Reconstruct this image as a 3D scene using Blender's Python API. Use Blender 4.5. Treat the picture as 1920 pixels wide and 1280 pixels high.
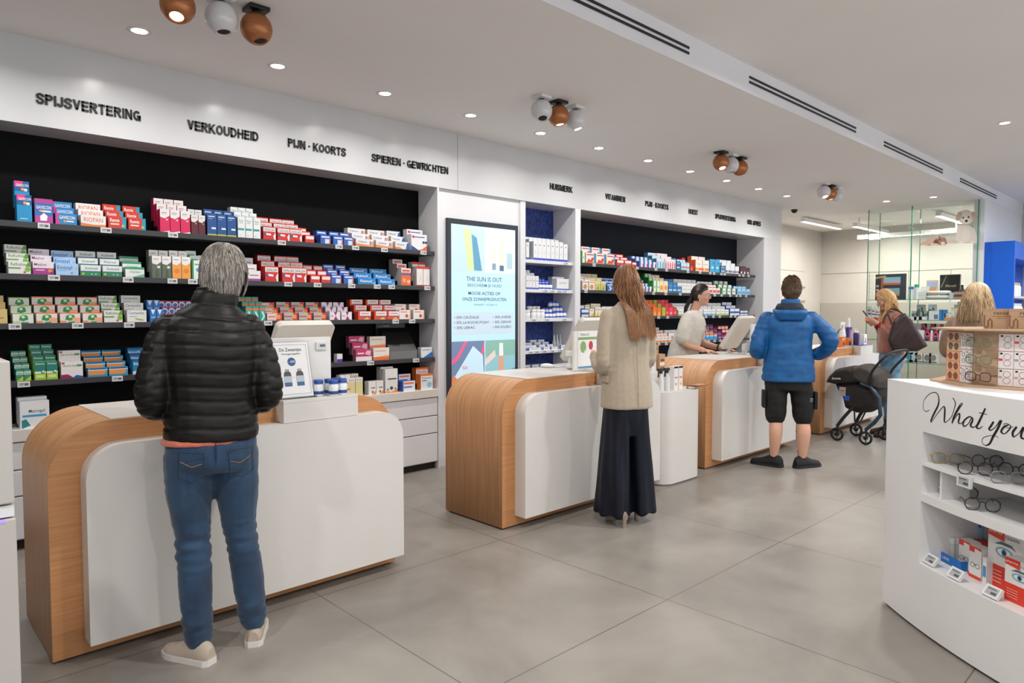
import bpy, math, random
from mathutils import Vector, Matrix, noise
R = math.radians
for o in list(bpy.data.objects): bpy.data.objects.remove(o)
C = bpy.context.scene.collection
SC = bpy.context.scene
rnd = random.Random(7)

# ---------------------------------------------------------------- camera
YAW, PITCH, FPX, CH = 0.8105, -0.04534, 1286.8, 1.45
cam_d = bpy.data.cameras.new('camera'); cam = bpy.data.objects.new('camera', cam_d); C.objects.link(cam)
cam_d.sensor_width = 36; cam_d.lens = 36*FPX/1920; cam_d.clip_start = .05; cam_d.clip_end = 200
cam.location = (0, 0, CH); cam.rotation_euler = (math.pi/2+PITCH, 0, YAW-math.pi/2)
SC.camera = cam
FW = Vector((math.cos(YAW)*math.cos(PITCH), math.sin(YAW)*math.cos(PITCH), math.sin(PITCH)))
RT = Vector((math.sin(YAW), -math.cos(YAW), 0)); UP = RT.cross(FW)
def at(px, py, ax, val):
    """world point seen at a pixel of the photo, on the plane  axis = val"""
    d = RT*((px-960)/FPX) - UP*((py-640)/FPX) + FW
    o = Vector((0, 0, CH)); t = (val-o[ax])/d[ax]
    return o+d*t
def depth(p): return (Vector(p)-Vector((0, 0, CH))).dot(FW)

# ---------------------------------------------------------------- colour management, world, lights
SC.view_settings.view_transform = 'Standard'; SC.view_settings.look = 'None'
SC.view_settings.gamma = 1; SC.view_settings.use_curve_mapping = False
SC.view_settings.exposure = 0.18
W = bpy.data.worlds.new('world'); SC.world = W; W.use_nodes = True
W.node_tree.nodes['Background'].inputs[0].default_value = (.92, .955, 1, 1)
W.node_tree.nodes['Background'].inputs[1].default_value = 1.5
SC.cycles.max_bounces = 8; SC.cycles.diffuse_bounces = 4; SC.cycles.glossy_bounces = 3
SC.cycles.transparent_max_bounces = 16; SC.cycles.transmission_bounces = 6
SC.cycles.caustics_reflective = False; SC.cycles.caustics_refractive = False
SC.cycles.sample_clamp_indirect = 4
def lamp(name, loc, power, size, col=(1, .96, .91), rot=(0, 0, 0), shape='DISK', sy=None, spread=180):
    l = bpy.data.lights.new(name, 'AREA'); l.energy = power; l.size = size; l.shape = shape; l.color = col
    if sy: l.size_y = sy
    l.spread = R(spread)
    o = bpy.data.objects.new(name, l); C.objects.link(o); o.location = loc; o.rotation_euler = rot
    return o
ZC, ZC2 = 3.075, 3.28            # the lower ceiling over the counters, the higher one over the shop
DLX = [1.233+.838*k for k in range(-2, 11)]
for x in DLX: lamp('downlight_lamp', (x, 4.44, ZC-.012), 6, .075, (1, .97, .93), spread=150)
for x in (-.6, 2.0, 4.6, 7.2, 9.8): lamp('ceiling_lamp_and_fill', (x, 1.45, ZC2-.012), 30, .12, (1, .975, .955), spread=165)
for x in (-2, 1, 4, 7, 10): lamp('ceiling_lamp_and_fill', (x, -1.2, ZC2-.012), 30, .12, (1, .975, .955), spread=165)
for x in (11.2, 11.9): lamp('ceiling_lamp_and_fill', (x, 3.3, ZC-.012), 8, .1, spread=160)
for x, y in ((9.6, .9), (11.6, .9), (13.8, .6), (11.0, -1.2)): lamp('ceiling_lamp_and_fill', (x, y, ZC2-.012), 26, .14, (.86, .93, 1), spread=165)  # cool fill lights added to brighten the right end with a daylight tint

# ---------------------------------------------------------------- materials
def s2l(c): return tuple((x/12.92 if x <= .04045 else ((x+.055)/1.055)**2.4) for x in c)
def rgb(h):
    if isinstance(h, str): h = h.lstrip('#'); return s2l(tuple(int(h[i:i+2], 16)/255 for i in (0, 2, 4)))
    return h
_mc = {}
def M(h, rough=.45, metal=0., emit=0., spec=.5, coat=0., sheen=0.):
    k = (h, rough, metal, emit, spec, coat, sheen)
    if k in _mc: return _mc[k]
    m = bpy.data.materials.new('paint'); m.use_nodes = True
    b = m.node_tree.nodes['Principled BSDF']; c = rgb(h)
    b.inputs['Base Color'].default_value = (*c, 1); b.inputs['Roughness'].default_value = rough
    b.inputs['Metallic'].default_value = metal; b.inputs['Specular IOR Level'].default_value = spec
    b.inputs['Coat Weight'].default_value = coat; b.inputs['Sheen Weight'].default_value = sheen
    if emit: b.inputs['Emission Color'].default_value = (*c, 1); b.inputs['Emission Strength'].default_value = emit
    # a slight procedural unevenness of the surface's gloss
    nt = m.node_tree; n = nt.nodes.new('ShaderNodeTexNoise'); n.inputs['Scale'].default_value = 14
    r = nt.nodes.new('ShaderNodeMapRange'); r.inputs[3].default_value = rough*.92; r.inputs[4].default_value = min(1, rough*1.08)
    nt.links.new(n.outputs[0], r.inputs[0]); nt.links.new(r.outputs[0], b.inputs['Roughness'])
    _mc[k] = m; return m
def glassm(name, tint, rough=0.0, alpha=.12, refl=.35):
    m = bpy.data.materials.new(name); m.use_nodes = True; nt = m.node_tree; nt.nodes.clear()
    o = nt.nodes.new('ShaderNodeOutputMaterial'); mx = nt.nodes.new('ShaderNodeMixShader')
    t = nt.nodes.new('ShaderNodeBsdfTransparent'); t.inputs[0].default_value = (*tint, 1)
    g = nt.nodes.new('ShaderNodeBsdfGlossy'); g.inputs['Roughness'].default_value = rough
    f = nt.nodes.new('ShaderNodeFresnel'); f.inputs[0].default_value = 1.45
    ml = nt.nodes.new('ShaderNodeMath'); ml.operation = 'MULTIPLY'; ml.inputs[1].default_value = refl*2
    nt.links.new(f.outputs[0], ml.inputs[0]); nt.links.new(ml.outputs[0], mx.inputs[0])
    nt.links.new(t.outputs[0], mx.inputs[1]); nt.links.new(g.outputs[0], mx.inputs[2]); nt.links.new(mx.outputs[0], o.inputs[0])
    return m
GLASS = glassm('clear glass', (.93, .97, .95)); ACR = glassm('acrylic', (.94, .95, .96), .02, refl=.5)
LENS = glassm('lens', (.86, .88, .88), .02, refl=.6)
GEDGE = M('#2f8a6c', .15, 0, 0, .5)
def nodes(m): return m.node_tree.nodes, m.node_tree.links, m.node_tree.nodes['Principled BSDF']
def noisy(name, c1, c2, scale=(1, 1, 1), nscale=5, detail=6, rough=(.4, .5), bump=0., distort=0., coord='Object', lo=.35, hi=.65, sheen=0):
    m = bpy.data.materials.new(name); m.use_nodes = True; N, L, b = nodes(m)
    tc = N.new('ShaderNodeTexCoord'); mp = N.new('ShaderNodeMapping'); mp.inputs['Scale'].default_value = scale
    n = N.new('ShaderNodeTexNoise'); n.inputs['Scale'].default_value = nscale; n.inputs['Detail'].default_value = detail
    n.inputs['Distortion'].default_value = distort
    cr = N.new('ShaderNodeValToRGB'); cr.color_ramp.elements[0].position = lo; cr.color_ramp.elements[1].position = hi
    cr.color_ramp.elements[0].color = (*rgb(c1), 1); cr.color_ramp.elements[1].color = (*rgb(c2), 1)
    mr = N.new('ShaderNodeMapRange'); mr.inputs[3].default_value = rough[0]; mr.inputs[4].default_value = rough[1]
    L.new(tc.outputs[coord], mp.inputs[0]); L.new(mp.outputs[0], n.inputs[0]); L.new(n.outputs[0], cr.inputs[0])
    L.new(cr.outputs[0], b.inputs['Base Color']); L.new(n.outputs[0], mr.inputs[0]); L.new(mr.outputs[0], b.inputs['Roughness'])
    b.inputs['Sheen Weight'].default_value = sheen
    if bump:
        bp = N.new('ShaderNodeBump'); bp.inputs['Strength'].default_value = bump; bp.inputs['Distance'].default_value = .01
        L.new(n.outputs[0], bp.inputs['Height']); L.new(bp.outputs[0], b.inputs['Normal'])
    return m
WALLW = noisy('white lacquer', '#cdced1', '#d2d3d5', nscale=2, rough=(.22, .27))
FRAMEW = noisy('white panel', '#dedfe3', '#e2e3e6', nscale=2, rough=(.38, .45))
CEILM = noisy('ceiling plaster', '#eeebe9', '#f0edeb', nscale=1.5, rough=(.8, .9))
WHITE = noisy('white laminate', '#d9d5cf', '#dcd8d3', nscale=3, rough=(.3, .36))
CREAM = noisy('pale cabinet lacquer', '#bab7b2', '#bfbcb7', nscale=2, rough=(.3, .4))
BLACKW = noisy('black back panel', '#08090b', '#0b0c0e', nscale=3, rough=(.6, .7))
SLATE = noisy('slate back panel', '#191c25', '#1c2029', nscale=3, rough=(.5, .6))
SHELFM = noisy('anthracite shelf', '#34343a', '#38383e', nscale=8, rough=(.4, .5))
NAVY = noisy('mottled navy wallpaper', '#16285f', '#2c4694', scale=(6, 6, 3), nscale=7, rough=(.6, .7), lo=.4, hi=.6)
WOODV = noisy('oak veneer upright grain', '#bb875a', '#d2a176', scale=(1.2, 26, 1.0), nscale=2.2, detail=8, rough=(.38, .5), distort=.15, lo=.3, hi=.7)
WOODH = noisy('oak veneer lying grain', '#b47b4b', '#cb9160', scale=(1.2, 14, 30), nscale=2.2, detail=8, rough=(.38, .5), distort=.3, lo=.3, hi=.7)
CARD = noisy('brown cardboard', '#b09072', '#bc9c7e', scale=(1, 1, 20), nscale=6, rough=(.8, .9))
BLACKP = M('#131314', .4); GREYP = M('#8f9092', .4); WHITEP = M('#dfdfdf', .35); BLK = M('#0e0e10', .5)
PAPER = M('#eeeeee', .6)
def concrete():
    m = bpy.data.materials.new('large concrete tiles'); m.use_nodes = True; N, L, b = nodes(m)
    tc = N.new('ShaderNodeTexCoord'); sp = N.new('ShaderNodeSeparateXYZ'); L.new(tc.outputs['Object'], sp.inputs[0])
    n = N.new('ShaderNodeTexNoise'); n.inputs['Scale'].default_value = 1.3; n.inputs['Detail'].default_value = 9; n.inputs['Roughness'].default_value = .62; n.inputs['Distortion'].default_value = .4
    L.new(tc.outputs['Object'], n.inputs[0])
    cr = N.new('ShaderNodeValToRGB'); e = cr.color_ramp.elements
    e[0].position = .3; e[0].color = (*rgb('#7d7770'), 1); e[1].position = .72; e[1].color = (*rgb('#9b958d'), 1)
    L.new(n.outputs[0], cr.inputs[0])
    def line(out, off, pitch):
        a = N.new('ShaderNodeMath'); a.operation = 'SUBTRACT'; L.new(out, a.inputs[0]); a.inputs[1].default_value = off
        p = N.new('ShaderNodeMath'); p.operation = 'PINGPONG'; L.new(a.outputs[0], p.inputs[0]); p.inputs[1].default_value = pitch/2
        q = N.new('ShaderNodeMath'); q.operation = 'LESS_THAN'; L.new(p.outputs[0], q.inputs[0]); q.inputs[1].default_value = .0027
        return q
    gx = line(sp.outputs[0], 1.655, 1.2405); gy = line(sp.outputs[1], 1.914, 1.2375)
    mx = N.new('ShaderNodeMath'); mx.operation = 'MAXIMUM'; L.new(gx.outputs[0], mx.inputs[0]); L.new(gy.outputs[0], mx.inputs[1])
    mix = N.new('ShaderNodeMix'); mix.data_type = 'RGBA'; L.new(mx.outputs[0], mix.inputs[0]); L.new(cr.outputs[0], mix.inputs[6]); mix.inputs[7].default_value = (*rgb('#5c5650'), 1)
    L.new(mix.outputs[2], b.inputs['Base Color'])
    mr = N.new('ShaderNodeMapRange'); mr.inputs[3].default_value = .28; mr.inputs[4].default_value = .46
    L.new(n.outputs[0], mr.inputs[0]); L.new(mr.outputs[0], b.inputs['Roughness'])
    return m
FLOORM = concrete()
for m_ in (BLACKW, SLATE): m_.node_tree.nodes['Principled BSDF'].inputs['Specular IOR Level'].default_value = .12

# ---------------------------------------------------------------- geometry collector
_tx = {}
def glyph(c, t=.2):
    e = t/2; B, T = e, 1-e
    W = dict(zip('ESPIJVRTNGKOUDHWMCAL', (.66, .69, .68, .175, .55, .70, .73, .64, .72, .77, .75, .80, .72, .73, .72, .96, .84, .75, .74, .6)))
    if c == ' ': return .22, []
    if c == '·': return .3, [[(.06, .47), (.24, .47)]]
    w = W[c]; L, Q = e, w-e
    def A(cx, cy, rx, ry, a0, a1, n=14): return [(cx+rx*math.cos(R(a0+(a1-a0)*i/n)), cy+ry*math.sin(R(a0+(a1-a0)*i/n))) for i in range(n+1)]
    v = lambda x: [(x, 0), (x, 1)]
    S_ = {'E': [v(L), [(0, T), (w, T)], [(0, .52), (w*.92, .52)], [(0, B), (w, B)]], 'I': [v(L)], 'L': [v(L), [(0, B), (w, B)]], 'T': [v(w/2), [(0, T), (w, T)]], 'H': [v(L), v(Q), [(0, .51), (w, .51)]],
      'N': [v(L), v(Q), [(L, 1), (Q, 0)]], 'M': [v(L), v(Q), [(L+.02, 1), (w/2, .05)], [(Q-.02, 1), (w/2, .05)]], 'V': [[(e*.9, 1), (w/2, .06)], [(w-e*.9, 1), (w/2, .06)]], 'W': [[(e*.8, 1), (w*.28, .06)], [(w*.28, .06), (w/2, .95)], [(w/2, .95), (w*.72, .06)], [(w*.72, .06), (w-e*.8, 1)]],
      'A': [[(e*.9, 0), (w/2, .94)], [(w-e*.9, 0), (w/2, .94)], [(w*.2, .3), (w*.8, .3)]], 'K': [v(L), [(w-e, 1), (L, .36)], [(w*.36, .56), (w-e*.7, 0)]],
      'O': [A(w/2, .5, w/2-e, .5-e, 0, 360, 28)], 'C': [A(w/2, .5, w/2-e, .5-e, 42, 318, 24)], 'G': [A(w/2, .5, w/2-e, .5-e, 42, 335, 26), [(w*.5, .44), (w, .44)], [(Q, .5), (Q, .0)]],
      'D': [v(L), [(0, T), (w*.42, T)]+A(w*.42, .5, w*.58-e, .5-e, 90, -90, 16)+[(0, B)]], 'P': [v(L), [(0, T), (w*.62, T)]+A(w*.62, .715, w*.38-e, .285-e, 90, -90, 12)+[(0, .43+e)]],
      'R': [v(L), [(0, T), (w*.6, T)]+A(w*.6, .73, w*.38-e, .27-e, 90, -90, 12)+[(0, .46+e)], [(w*.5, .5), (w-e*.9, 0)]],
      'U': [[(L, 1), (L, .36)]+A(w/2, .36, w/2-e, .36-e, 180, 360, 16)+[(Q, 1)]], 'J': [[(Q, 1), (Q, .33)]+A(w/2, .33, w/2-e, .33-e, 0, -180, 14)],
      'S': [[(w-e*1.1, .70), (w*.86, .83), (w*.68, .905), (w*.5, .92), (w*.3, .9), (w*.17, .82), (w*.14, .71), (w*.22, .61), (w*.42, .545), (w*.62, .49), (w*.8, .41), (w*.865, .29), (w*.8, .16), (w*.65, .095), (w*.48, .08), (w*.29, .1), (w*.15, .18), (w*.1, .33)]]}
    return w, S_[c]
def boldtext(g, s, O, w, h, y0, y1, m):
    "helvetica-like bold capitals as solid raised letters along X, fitted in w x h"
    tot = sum(glyph(c)[0]+.1 for c in s)-.1; sx = w/tot; x = 0
    for c in s:
        gw, sts = glyph(c)
        for P in sts:
            n = len(P); closed = n > 3 and abs(P[0][0]-P[-1][0])+abs(P[0][1]-P[-1][1]) < 1e-6; Lf, Rg = [], []
            for i, (a, b) in enumerate(P):
                p = P[i-1] if i else (P[-2] if closed else P[0]); q = P[i+1] if i < n-1 else (P[1] if closed else P[-1])
                d1 = Vector((a-p[0], b-p[1])); d2 = Vector((q[0]-a, q[1]-b)); d1 = d1.normalized() if d1.length > 1e-9 else d2.normalized(); d2 = d2.normalized() if d2.length > 1e-9 else d1
                d = (d1+d2).normalized(); k = .1/max(.5, d.dot(d1)); nx, ny = -d.y*k, d.x*k
                Lf.append((a+nx, b+ny)); Rg.append((a-nx, b-ny))
            if n == 2 and P[0][0] != P[1][0] and P[0][1] != P[1][1]:   # slanted strokes are cut level
                (a0, b0), (a1, b1) = P; k = .1*math.hypot(a1-a0, b1-b0)/abs(b1-b0); Lf = [(a0-k, b0), (a1-k, b1)]; Rg = [(a0+k, b0), (a1+k, b1)]
            vs = [(O[0]+(x+a)*sx, y, O[1]+b*h) for y in (y0, y1) for a, b in Lf+Rg]; N = n*2; fs = []
            for i in range(n-1): fs += [(i, i+1, n+i+1, n+i), (N+n+i, N+n+i+1, N+i+1, N+i), (i, N+i, N+i+1, i+1), (n+i, n+i+1, N+n+i+1, N+n+i)]
            fs += [(0, n, N+n, N), (n-1, N+n-1, N+2*n-1, 2*n-1)]
            g.add(vs, fs, m)
        x += gw+.1
def textgeo(s, bold=0.):
    bold = min(bold, .007); k = (s, bold)
    if k not in _tx:
        cu = bpy.data.curves.new('t', 'FONT'); cu.body = s; cu.size = 1; cu.resolution_u = 2; cu.offset = bold
        o = bpy.data.objects.new('t', cu); C.objects.link(o)
        me = bpy.data.meshes.new_from_object(o)
        vs = [(v.co.x, v.co.y) for v in me.vertices]; fs = [tuple(p.vertices) for p in me.polygons]
        bpy.data.objects.remove(o); bpy.data.curves.remove(cu); bpy.data.meshes.remove(me)
        xs = [v[0] for v in vs] or [0, 1]; x0, x1 = min(xs), max(xs); y0, y1 = 0, .72
        _tx[k] = ([((x-x0)/(x1-x0), (y-y0)/(y1-y0)) for x, y in vs], fs)
    return _tx[k]
class G:
    def __init__(s): s.v = []; s.f = []; s.m = []; s.mats = []; s.s = []
    def mi(s, m):
        if m not in s.mats: s.mats.append(m)
        return s.mats.index(m)
    def add(s, vs, fs, m, sm=False):
        b = len(s.v); s.v += [tuple(v) for v in vs]; k = s.mi(m)
        for f in fs: s.f.append(tuple(i+b for i in f)); s.m.append(k); s.s.append(sm)
        return s
    def box(s, x0, x1, y0, y1, z0, z1, m, T=None):
        vs = [(x, y, z) for z in (z0, z1) for y in (y0, y1) for x in (x0, x1)]
        if T: vs = [T @ Vector(v) for v in vs]
        return s.add(vs, [(0, 2, 3, 1), (4, 5, 7, 6), (0, 1, 5, 4), (2, 6, 7, 3), (0, 4, 6, 2), (1, 3, 7, 5)], m)
    def loft(s, rings, m, sm=True, caps=True, closed=False):
        n = len(rings[0]); vs = [p for r in rings for p in r]; fs = []
        K = len(rings)
        for i in range(K if closed else K-1):
            for j in range(n):
                a, b = i*n+j, i*n+(j+1) % n; c, d = ((i+1) % K)*n+(j+1) % n, ((i+1) % K)*n+j
                fs.append((a, b, c, d))
        s.add(vs, fs, m, sm)
        if caps and not closed:
            s.add(rings[0], [tuple(reversed(range(n)))], m); s.add(rings[-1], [tuple(range(n))], m)
        return s
    def tube(s, pts, r, m, n=8, caps=True, closed=False, flat=1.):
        pts = [Vector(p) for p in pts]; rr = r if isinstance(r, (list, tuple)) else [r]*len(pts); rings = []; pu = None
        for i, p in enumerate(pts):
            if closed: t = pts[(i+1) % len(pts)]-pts[i-1]
            else: t = pts[min(i+1, len(pts)-1)]-pts[max(i-1, 0)]
            t.normalize()
            if pu is None: u = t.orthogonal().normalized()
            else:
                u = pu-t*pu.dot(t)
                if u.length < 1e-6: u = t.orthogonal()
                u.normalize()
            pu = u; w = t.cross(u)
            rings.append([p+(u*math.cos(a)+w*math.sin(a)*flat)*rr[i] for a in [2*math.pi*j/n for j in range(n)]])
        return s.loft(rings, m, True, caps, closed)
    def lathe(s, prof, m, n=24, o=(0, 0, 0), T=None, sm=True):
        rings = [[Vector((o[0]+r*math.cos(2*math.pi*j/n), o[1]+r*math.sin(2*math.pi*j/n), o[2]+z)) for j in range(n)] for r, z in prof]
        if T: rings = [[T @ p for p in r] for r in rings]
        return s.loft(rings, m, sm, True)
    def ell(s, c, r, m, nu=20, nv=14, T=None, f=None):
        rings = []
        for i in range(1, nv):
            th = math.pi*i/nv; ring = []
            for j in range(nu):
                ph = 2*math.pi*j/nu; p = Vector((math.sin(th)*math.cos(ph)*r[0], math.sin(th)*math.sin(ph)*r[1], -math.cos(th)*r[2]))
                if f: p = f(p)
                p = p+Vector(c)
                ring.append(T @ p if T else p)
            rings.append(ring)
        return s.loft(rings, m, True, True)
    def prism(s, poly, ax, a, b, m, sm=False, T=None):
        """polygon in the two axes other than ax, extruded a..b along ax"""
        def mk(p, t):
            q = {0: (t, p[0], p[1]), 1: (p[0], t, p[1]), 2: (p[0], p[1], t)}[ax]
            return T @ Vector(q) if T else q
        n = len(poly); va = [mk(p, a) for p in poly]; vb = [mk(p, b) for p in poly]
        s.add(va+vb, [(i, (i+1) % n, n+(i+1) % n, n+i) for i in range(n)], m, sm)
        s.add(va, [tuple(reversed(range(n)))], m); s.add(vb, [tuple(range(n))], m)
        return s
    def poly(s, pts, m): return s.add(pts, [tuple(range(len(pts)))], m)
    def text(s, t, O, U, V, w, h, m, bold=0.):
        """text fitted in w x h, origin O (lower left), along U, upright along V"""
        vs, fs = textgeo(t, bold); O, U, V = Vector(O), Vector(U), Vector(V)
        return s.add([O+U*(x*w)+V*(y*h) for x, y in vs], fs, m)
    def mesh(s, name='m'):
        me = bpy.data.meshes.new(name); me.from_pydata(s.v, [], s.f)
        for m in s.mats: me.materials.append(m)
        me.polygons.foreach_set('material_index', s.m); me.polygons.foreach_set('use_smooth', s.s)
        me.update(); return me
    def obj(s, name, parent=None, loc=None, bev=0, rot=0, **k):
        o = bpy.data.objects.new(name, s.mesh(name)); C.objects.link(o)
        if parent: o.parent = parent
        if loc: o.location = loc
        if rot: o.rotation_euler.z = rot
        if bev:
            b = o.modifiers.new('bevel', 'BEVEL'); b.width = bev; b.segments = 2; b.limit_method = 'ANGLE'; b.angle_limit = R(40)
        return tag(o, **k)
def tag(o, label=None, cat=None, group=None, kind=None):
    if label: o['label'] = label
    if cat: o['category'] = cat
    if group: o['group'] = group
    if kind: o['kind'] = kind
    return o
def empty(name, loc=(0, 0, 0), rz=0, **k):
    o = bpy.data.objects.new(name, None); C.objects.link(o); o.location = loc; o.rotation_euler.z = rz; o.empty_display_size = .05
    return tag(o, **k)
def dup(o, loc=None, rz=None, **k):
    c = o.copy(); C.objects.link(c)
    if loc is not None: c.location = loc
    if rz is not None: c.rotation_euler.z = rz
    for ch in [x for x in o.children]:
        d = ch.copy(); C.objects.link(d); d.parent = c
        for g in ch.children: e = g.copy(); C.objects.link(e); e.parent = d
    return tag(c, **k)
def struct(g, name, **k):
    o = g.obj(name); o['kind'] = 'structure'; return o
def rrect(x0, x1, z0, z1, r, n=10, corners=(1, 1, 1, 1)):
    """rounded rectangle; corners = lower-left, lower-right, upper-right, upper-left"""
    P = []
    for (cx, cz, a0), on in zip(((x0+r, z0+r, 180), (x1-r, z0+r, 270), (x1-r, z1-r, 0), (x0+r, z1-r, 90)), corners):
        if on: P += [(cx+r*math.cos(R(a0+90*i/n)), cz+r*math.sin(R(a0+90*i/n))) for i in range(n+1)]
        else: P.append((x0 if a0 in (180, 90) else x1, z0 if a0 in (180, 270) else z1))
    return P
ORD = ['leftmost', 'second', 'third', 'fourth', 'fifth', 'sixth', 'seventh', 'eighth', 'ninth', 'tenth', 'eleventh', 'twelfth', 'thirteenth']

# ================================================================ the room
g = G(); g.box(-3, 20, -5, 8, -.1, 0, FLOORM); struct(g, 'floor')
g = G(); g.box(-3, 20, 2.567, 8, ZC, ZC+.25, CEILM); struct(g, 'ceiling')
g = G(); g.box(-3, 20, -5, 2.567, ZC2, ZC2+.25, CEILM)
o = struct(g, 'ceiling_right')
g = G()                                            # the step between the ceilings, with its slot openings
for a, b in ((-3, 20),): g.box(a, b, 2.561, 2.567, ZC, ZC2, FRAMEW)
struct(g, 'trim_1')
for i, (a, b) in enumerate(((-.6, 1.25), (2.0, 4.06), (4.885, 6.985), (7.755, 9.83), (10.62, 12.64))):
    g = G(); g.box(a, b, 2.555, 2.561, 3.15, 3.166, BLK); g.box(a, b, 2.555, 2.561, 3.186, 3.202, BLK)
    g.obj('air_slot', label='black double air slot in the ceiling step, ' + ('out of frame' if i == 0 else ORD[i-1]) + ' from the camera', cat='vent', group='slots along the ceiling step') if i else None
# fascia over the shelves
g = G(); g.box(-3, 4.058, 5.0, 5.6, 2.56, ZC, WALLW); struct(g, 'wall_left')
g = G(); g.box(4.063, 10.66, 5.0, 5.6, 2.56, ZC, WALLW); struct(g, 'wall_left_far')
g = G(); g.box(4.05, 4.07, 5.004, 5.6, 2.56, ZC, M('#77777a')); struct(g, 'trim_2')
# back panels
g = G(); g.box(-3, 3.83, 5.29, 5.34, 0, 2.56, BLACKW); struct(g, 'wall_back')
g = G(); g.box(5.8, 10.1, 5.45, 5.5, 0, 2.56, SLATE); struct(g, 'wall_back_far')
g = G(); g.box(4.95, 5.72, 5.33, 5.38, 0, 2.56, NAVY); struct(g, 'wall_niche')
# uprights between the bays
g = G(); g.box(3.824, 4.957, 5.03, 5.5, 0, 2.56, FRAMEW); g.box(3.824, 3.84, 5.0, 5.03, 0, 2.56, FRAMEW); g.box(4.885, 4.957, 5.012, 5.03, 0, 2.56, FRAMEW)
struct(g, 'trim_3')
g = G(); g.box(5.712, 5.8, 5.0, 5.5, 0, 2.56, FRAMEW); struct(g, 'trim_4')
g = G(); g.box(10.085, 10.66, 5.0, 5.75, 0, 2.56, FRAMEW); struct(g, 'trim_5')
# dispensary at the far end: cabinets with joints and finger slots
g = G(); g.box(10.6, 14.54, 5.95, 6.1, 0, ZC, CREAM); struct(g, 'wall_dispensary')
g = G(); g.box(14.54, 14.7, -5, 8, 0, ZC2, CREAM); struct(g, 'wall_far')
g = G(); g.box(-3, -2.9, -5, 8, 0, ZC2, FRAMEW); struct(g, 'wall_near')
g = G(); g.box(12.0, 14.54, 2.567, 2.7, 0, ZC, FRAMEW); struct(g, 'wall_right')

def slit(x0, x1, z, nm='drawer_slot'): pass
g = G(); GR = M('#9a958d', .5)
g.box(11.0, 13.7, 5.945, 5.95, 2.22, 2.228, GR)
struct(g, 'trim_6')
for z, n in ((1.9, 'topmost'), (1.62, 'middle'), (1.33, 'lowest')):
    g = G(); g.box(12.75, 13.75, 5.93, 5.95, z, z+.03, GREYP)
    g.obj('finger_rail', label=f'grey recessed finger rail on the dispensary cabinet, {n} of three', cat='handle', group='finger rails of the dispensary cabinet')
g = G(); g.box(14.53, 14.54, 2.7, 5.95, 2.2, 2.208, GR)
for y in (5.0, 4.3, 3.6): g.box(14.53, 14.54, y, y+.008, 0, 2.2, GR)
struct(g, 'trim_7')
g = G(); g.box(14.525, 14.54, 2.71, 5.94, 0, 1.6, noisy('greige lower panel', '#a5a19a', '#aaa69f', nscale=2, rough=(.3, .4))); struct(g, 'trim_8')
# camera dome
g = G(); g.lathe([(.05, 0), (.05, -.02), (.03, -.05), (.005, -.06)], BLK, 14)
g.obj('camera_dome', loc=(11.0, 4.95, ZC), label='small black dome camera on the ceiling by the dispensary', cat='camera')

# ---------------------------------------------------------------- recessed downlights
BUL = M('#fff6ea', .3, 0, 18)
def downlight(x, y, z, label, group):
    t = empty('downlight', (x, y, z), label=label, cat='ceiling light', group=group)
    a = G().lathe([(.062, 0), (.062, -.004), (.045, -.006), (.042, -.001)], WHITEP, 20)
    a.obj('trim_ring', t)
    G().lathe([(.041, -.001), (.041, -.0045), (.02, -.0055)], BUL, 16).obj('bulb', t)
    return t
k = 0
for x in DLX:
    if x > .9: downlight(x, 4.44, ZC, f'recessed white downlight along the lettered fascia, {ORD[k]} of the row', 'downlights along the fascia'); k += 1
for i, (px, py) in enumerate(((1662, 377), (1750, 369))):
    p = at(px, py, 2, ZC); downlight(p.x, p.y, ZC, 'recessed downlight near the glass cabinet, ' + ('left' if i == 0 else 'right') + ' one', 'downlights by the glass cabinet')
p = at(1884, 230, 2, ZC2); downlight(p.x, p.y, ZC2, 'single downlight in the higher ceiling at the right', 'downlights of the higher ceiling')

# ---------------------------------------------------------------- globe spotlights in threes
COP = noisy('brushed copper', '#a5683f', '#b5764b', scale=(3, 3, 20), nscale=8, rough=(.3, .4)); 
for n in COP.node_tree.nodes:
    if n.type == 'BSDF_PRINCIPLED': n.inputs['Metallic'].default_value = .55
WGL = M('#d5d5d8', .15, 0, 0, .5, .6)
GLOW = M('#ffc9a0', .4, 0, 5); DARK = M('#1a1210', .6)
def globe(x, y, copper, lit, tilt, label, dark_base):
    t = empty('globe_spotlight', (x, y, ZC), label=label, cat='spotlight', group='globe spotlights on the ceiling')
    bm = BLACKP if dark_base else WHITEP
    G().box(-.055, .055, -.055, .055, -.022, 0, bm).obj('mounting_plate', t, bev=.003)
    G().lathe([(.02, -.022), (.02, -.034)], BLACKP, 12).obj('swivel', t)
    T = Matrix.Translation((0, 0, -.11)) @ Matrix.Rotation(R(tilt[0]), 4, 'X') @ Matrix.Rotation(R(tilt[1]), 4, 'Y')
    r = .083; pr = []
    for i in range(15):
        a = R(178-(178-28)*i/14); pr.append((r*math.sin(a), -r*math.cos(a)*1.02))
    pr = [(rr, z) for rr, z in pr]                       # from the top of the globe down to its mouth
    rim = pr[-1]; pr += [(rim[0]-.005, rim[1]+.001), (rim[0]-.008, rim[1]+.02)]
    a = G(); a.lathe(pr, COP if copper else WGL, 28, T=T); a.obj('globe', t)
    b = G(); b.lathe([(rim[0]-.006, rim[1]+.008), (rim[0]-.012, rim[1]+.004), (.004, rim[1]+.004)], GLOW if lit else DARK, 20, T=T)
    b.obj('lamp_mouth', t)
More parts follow.
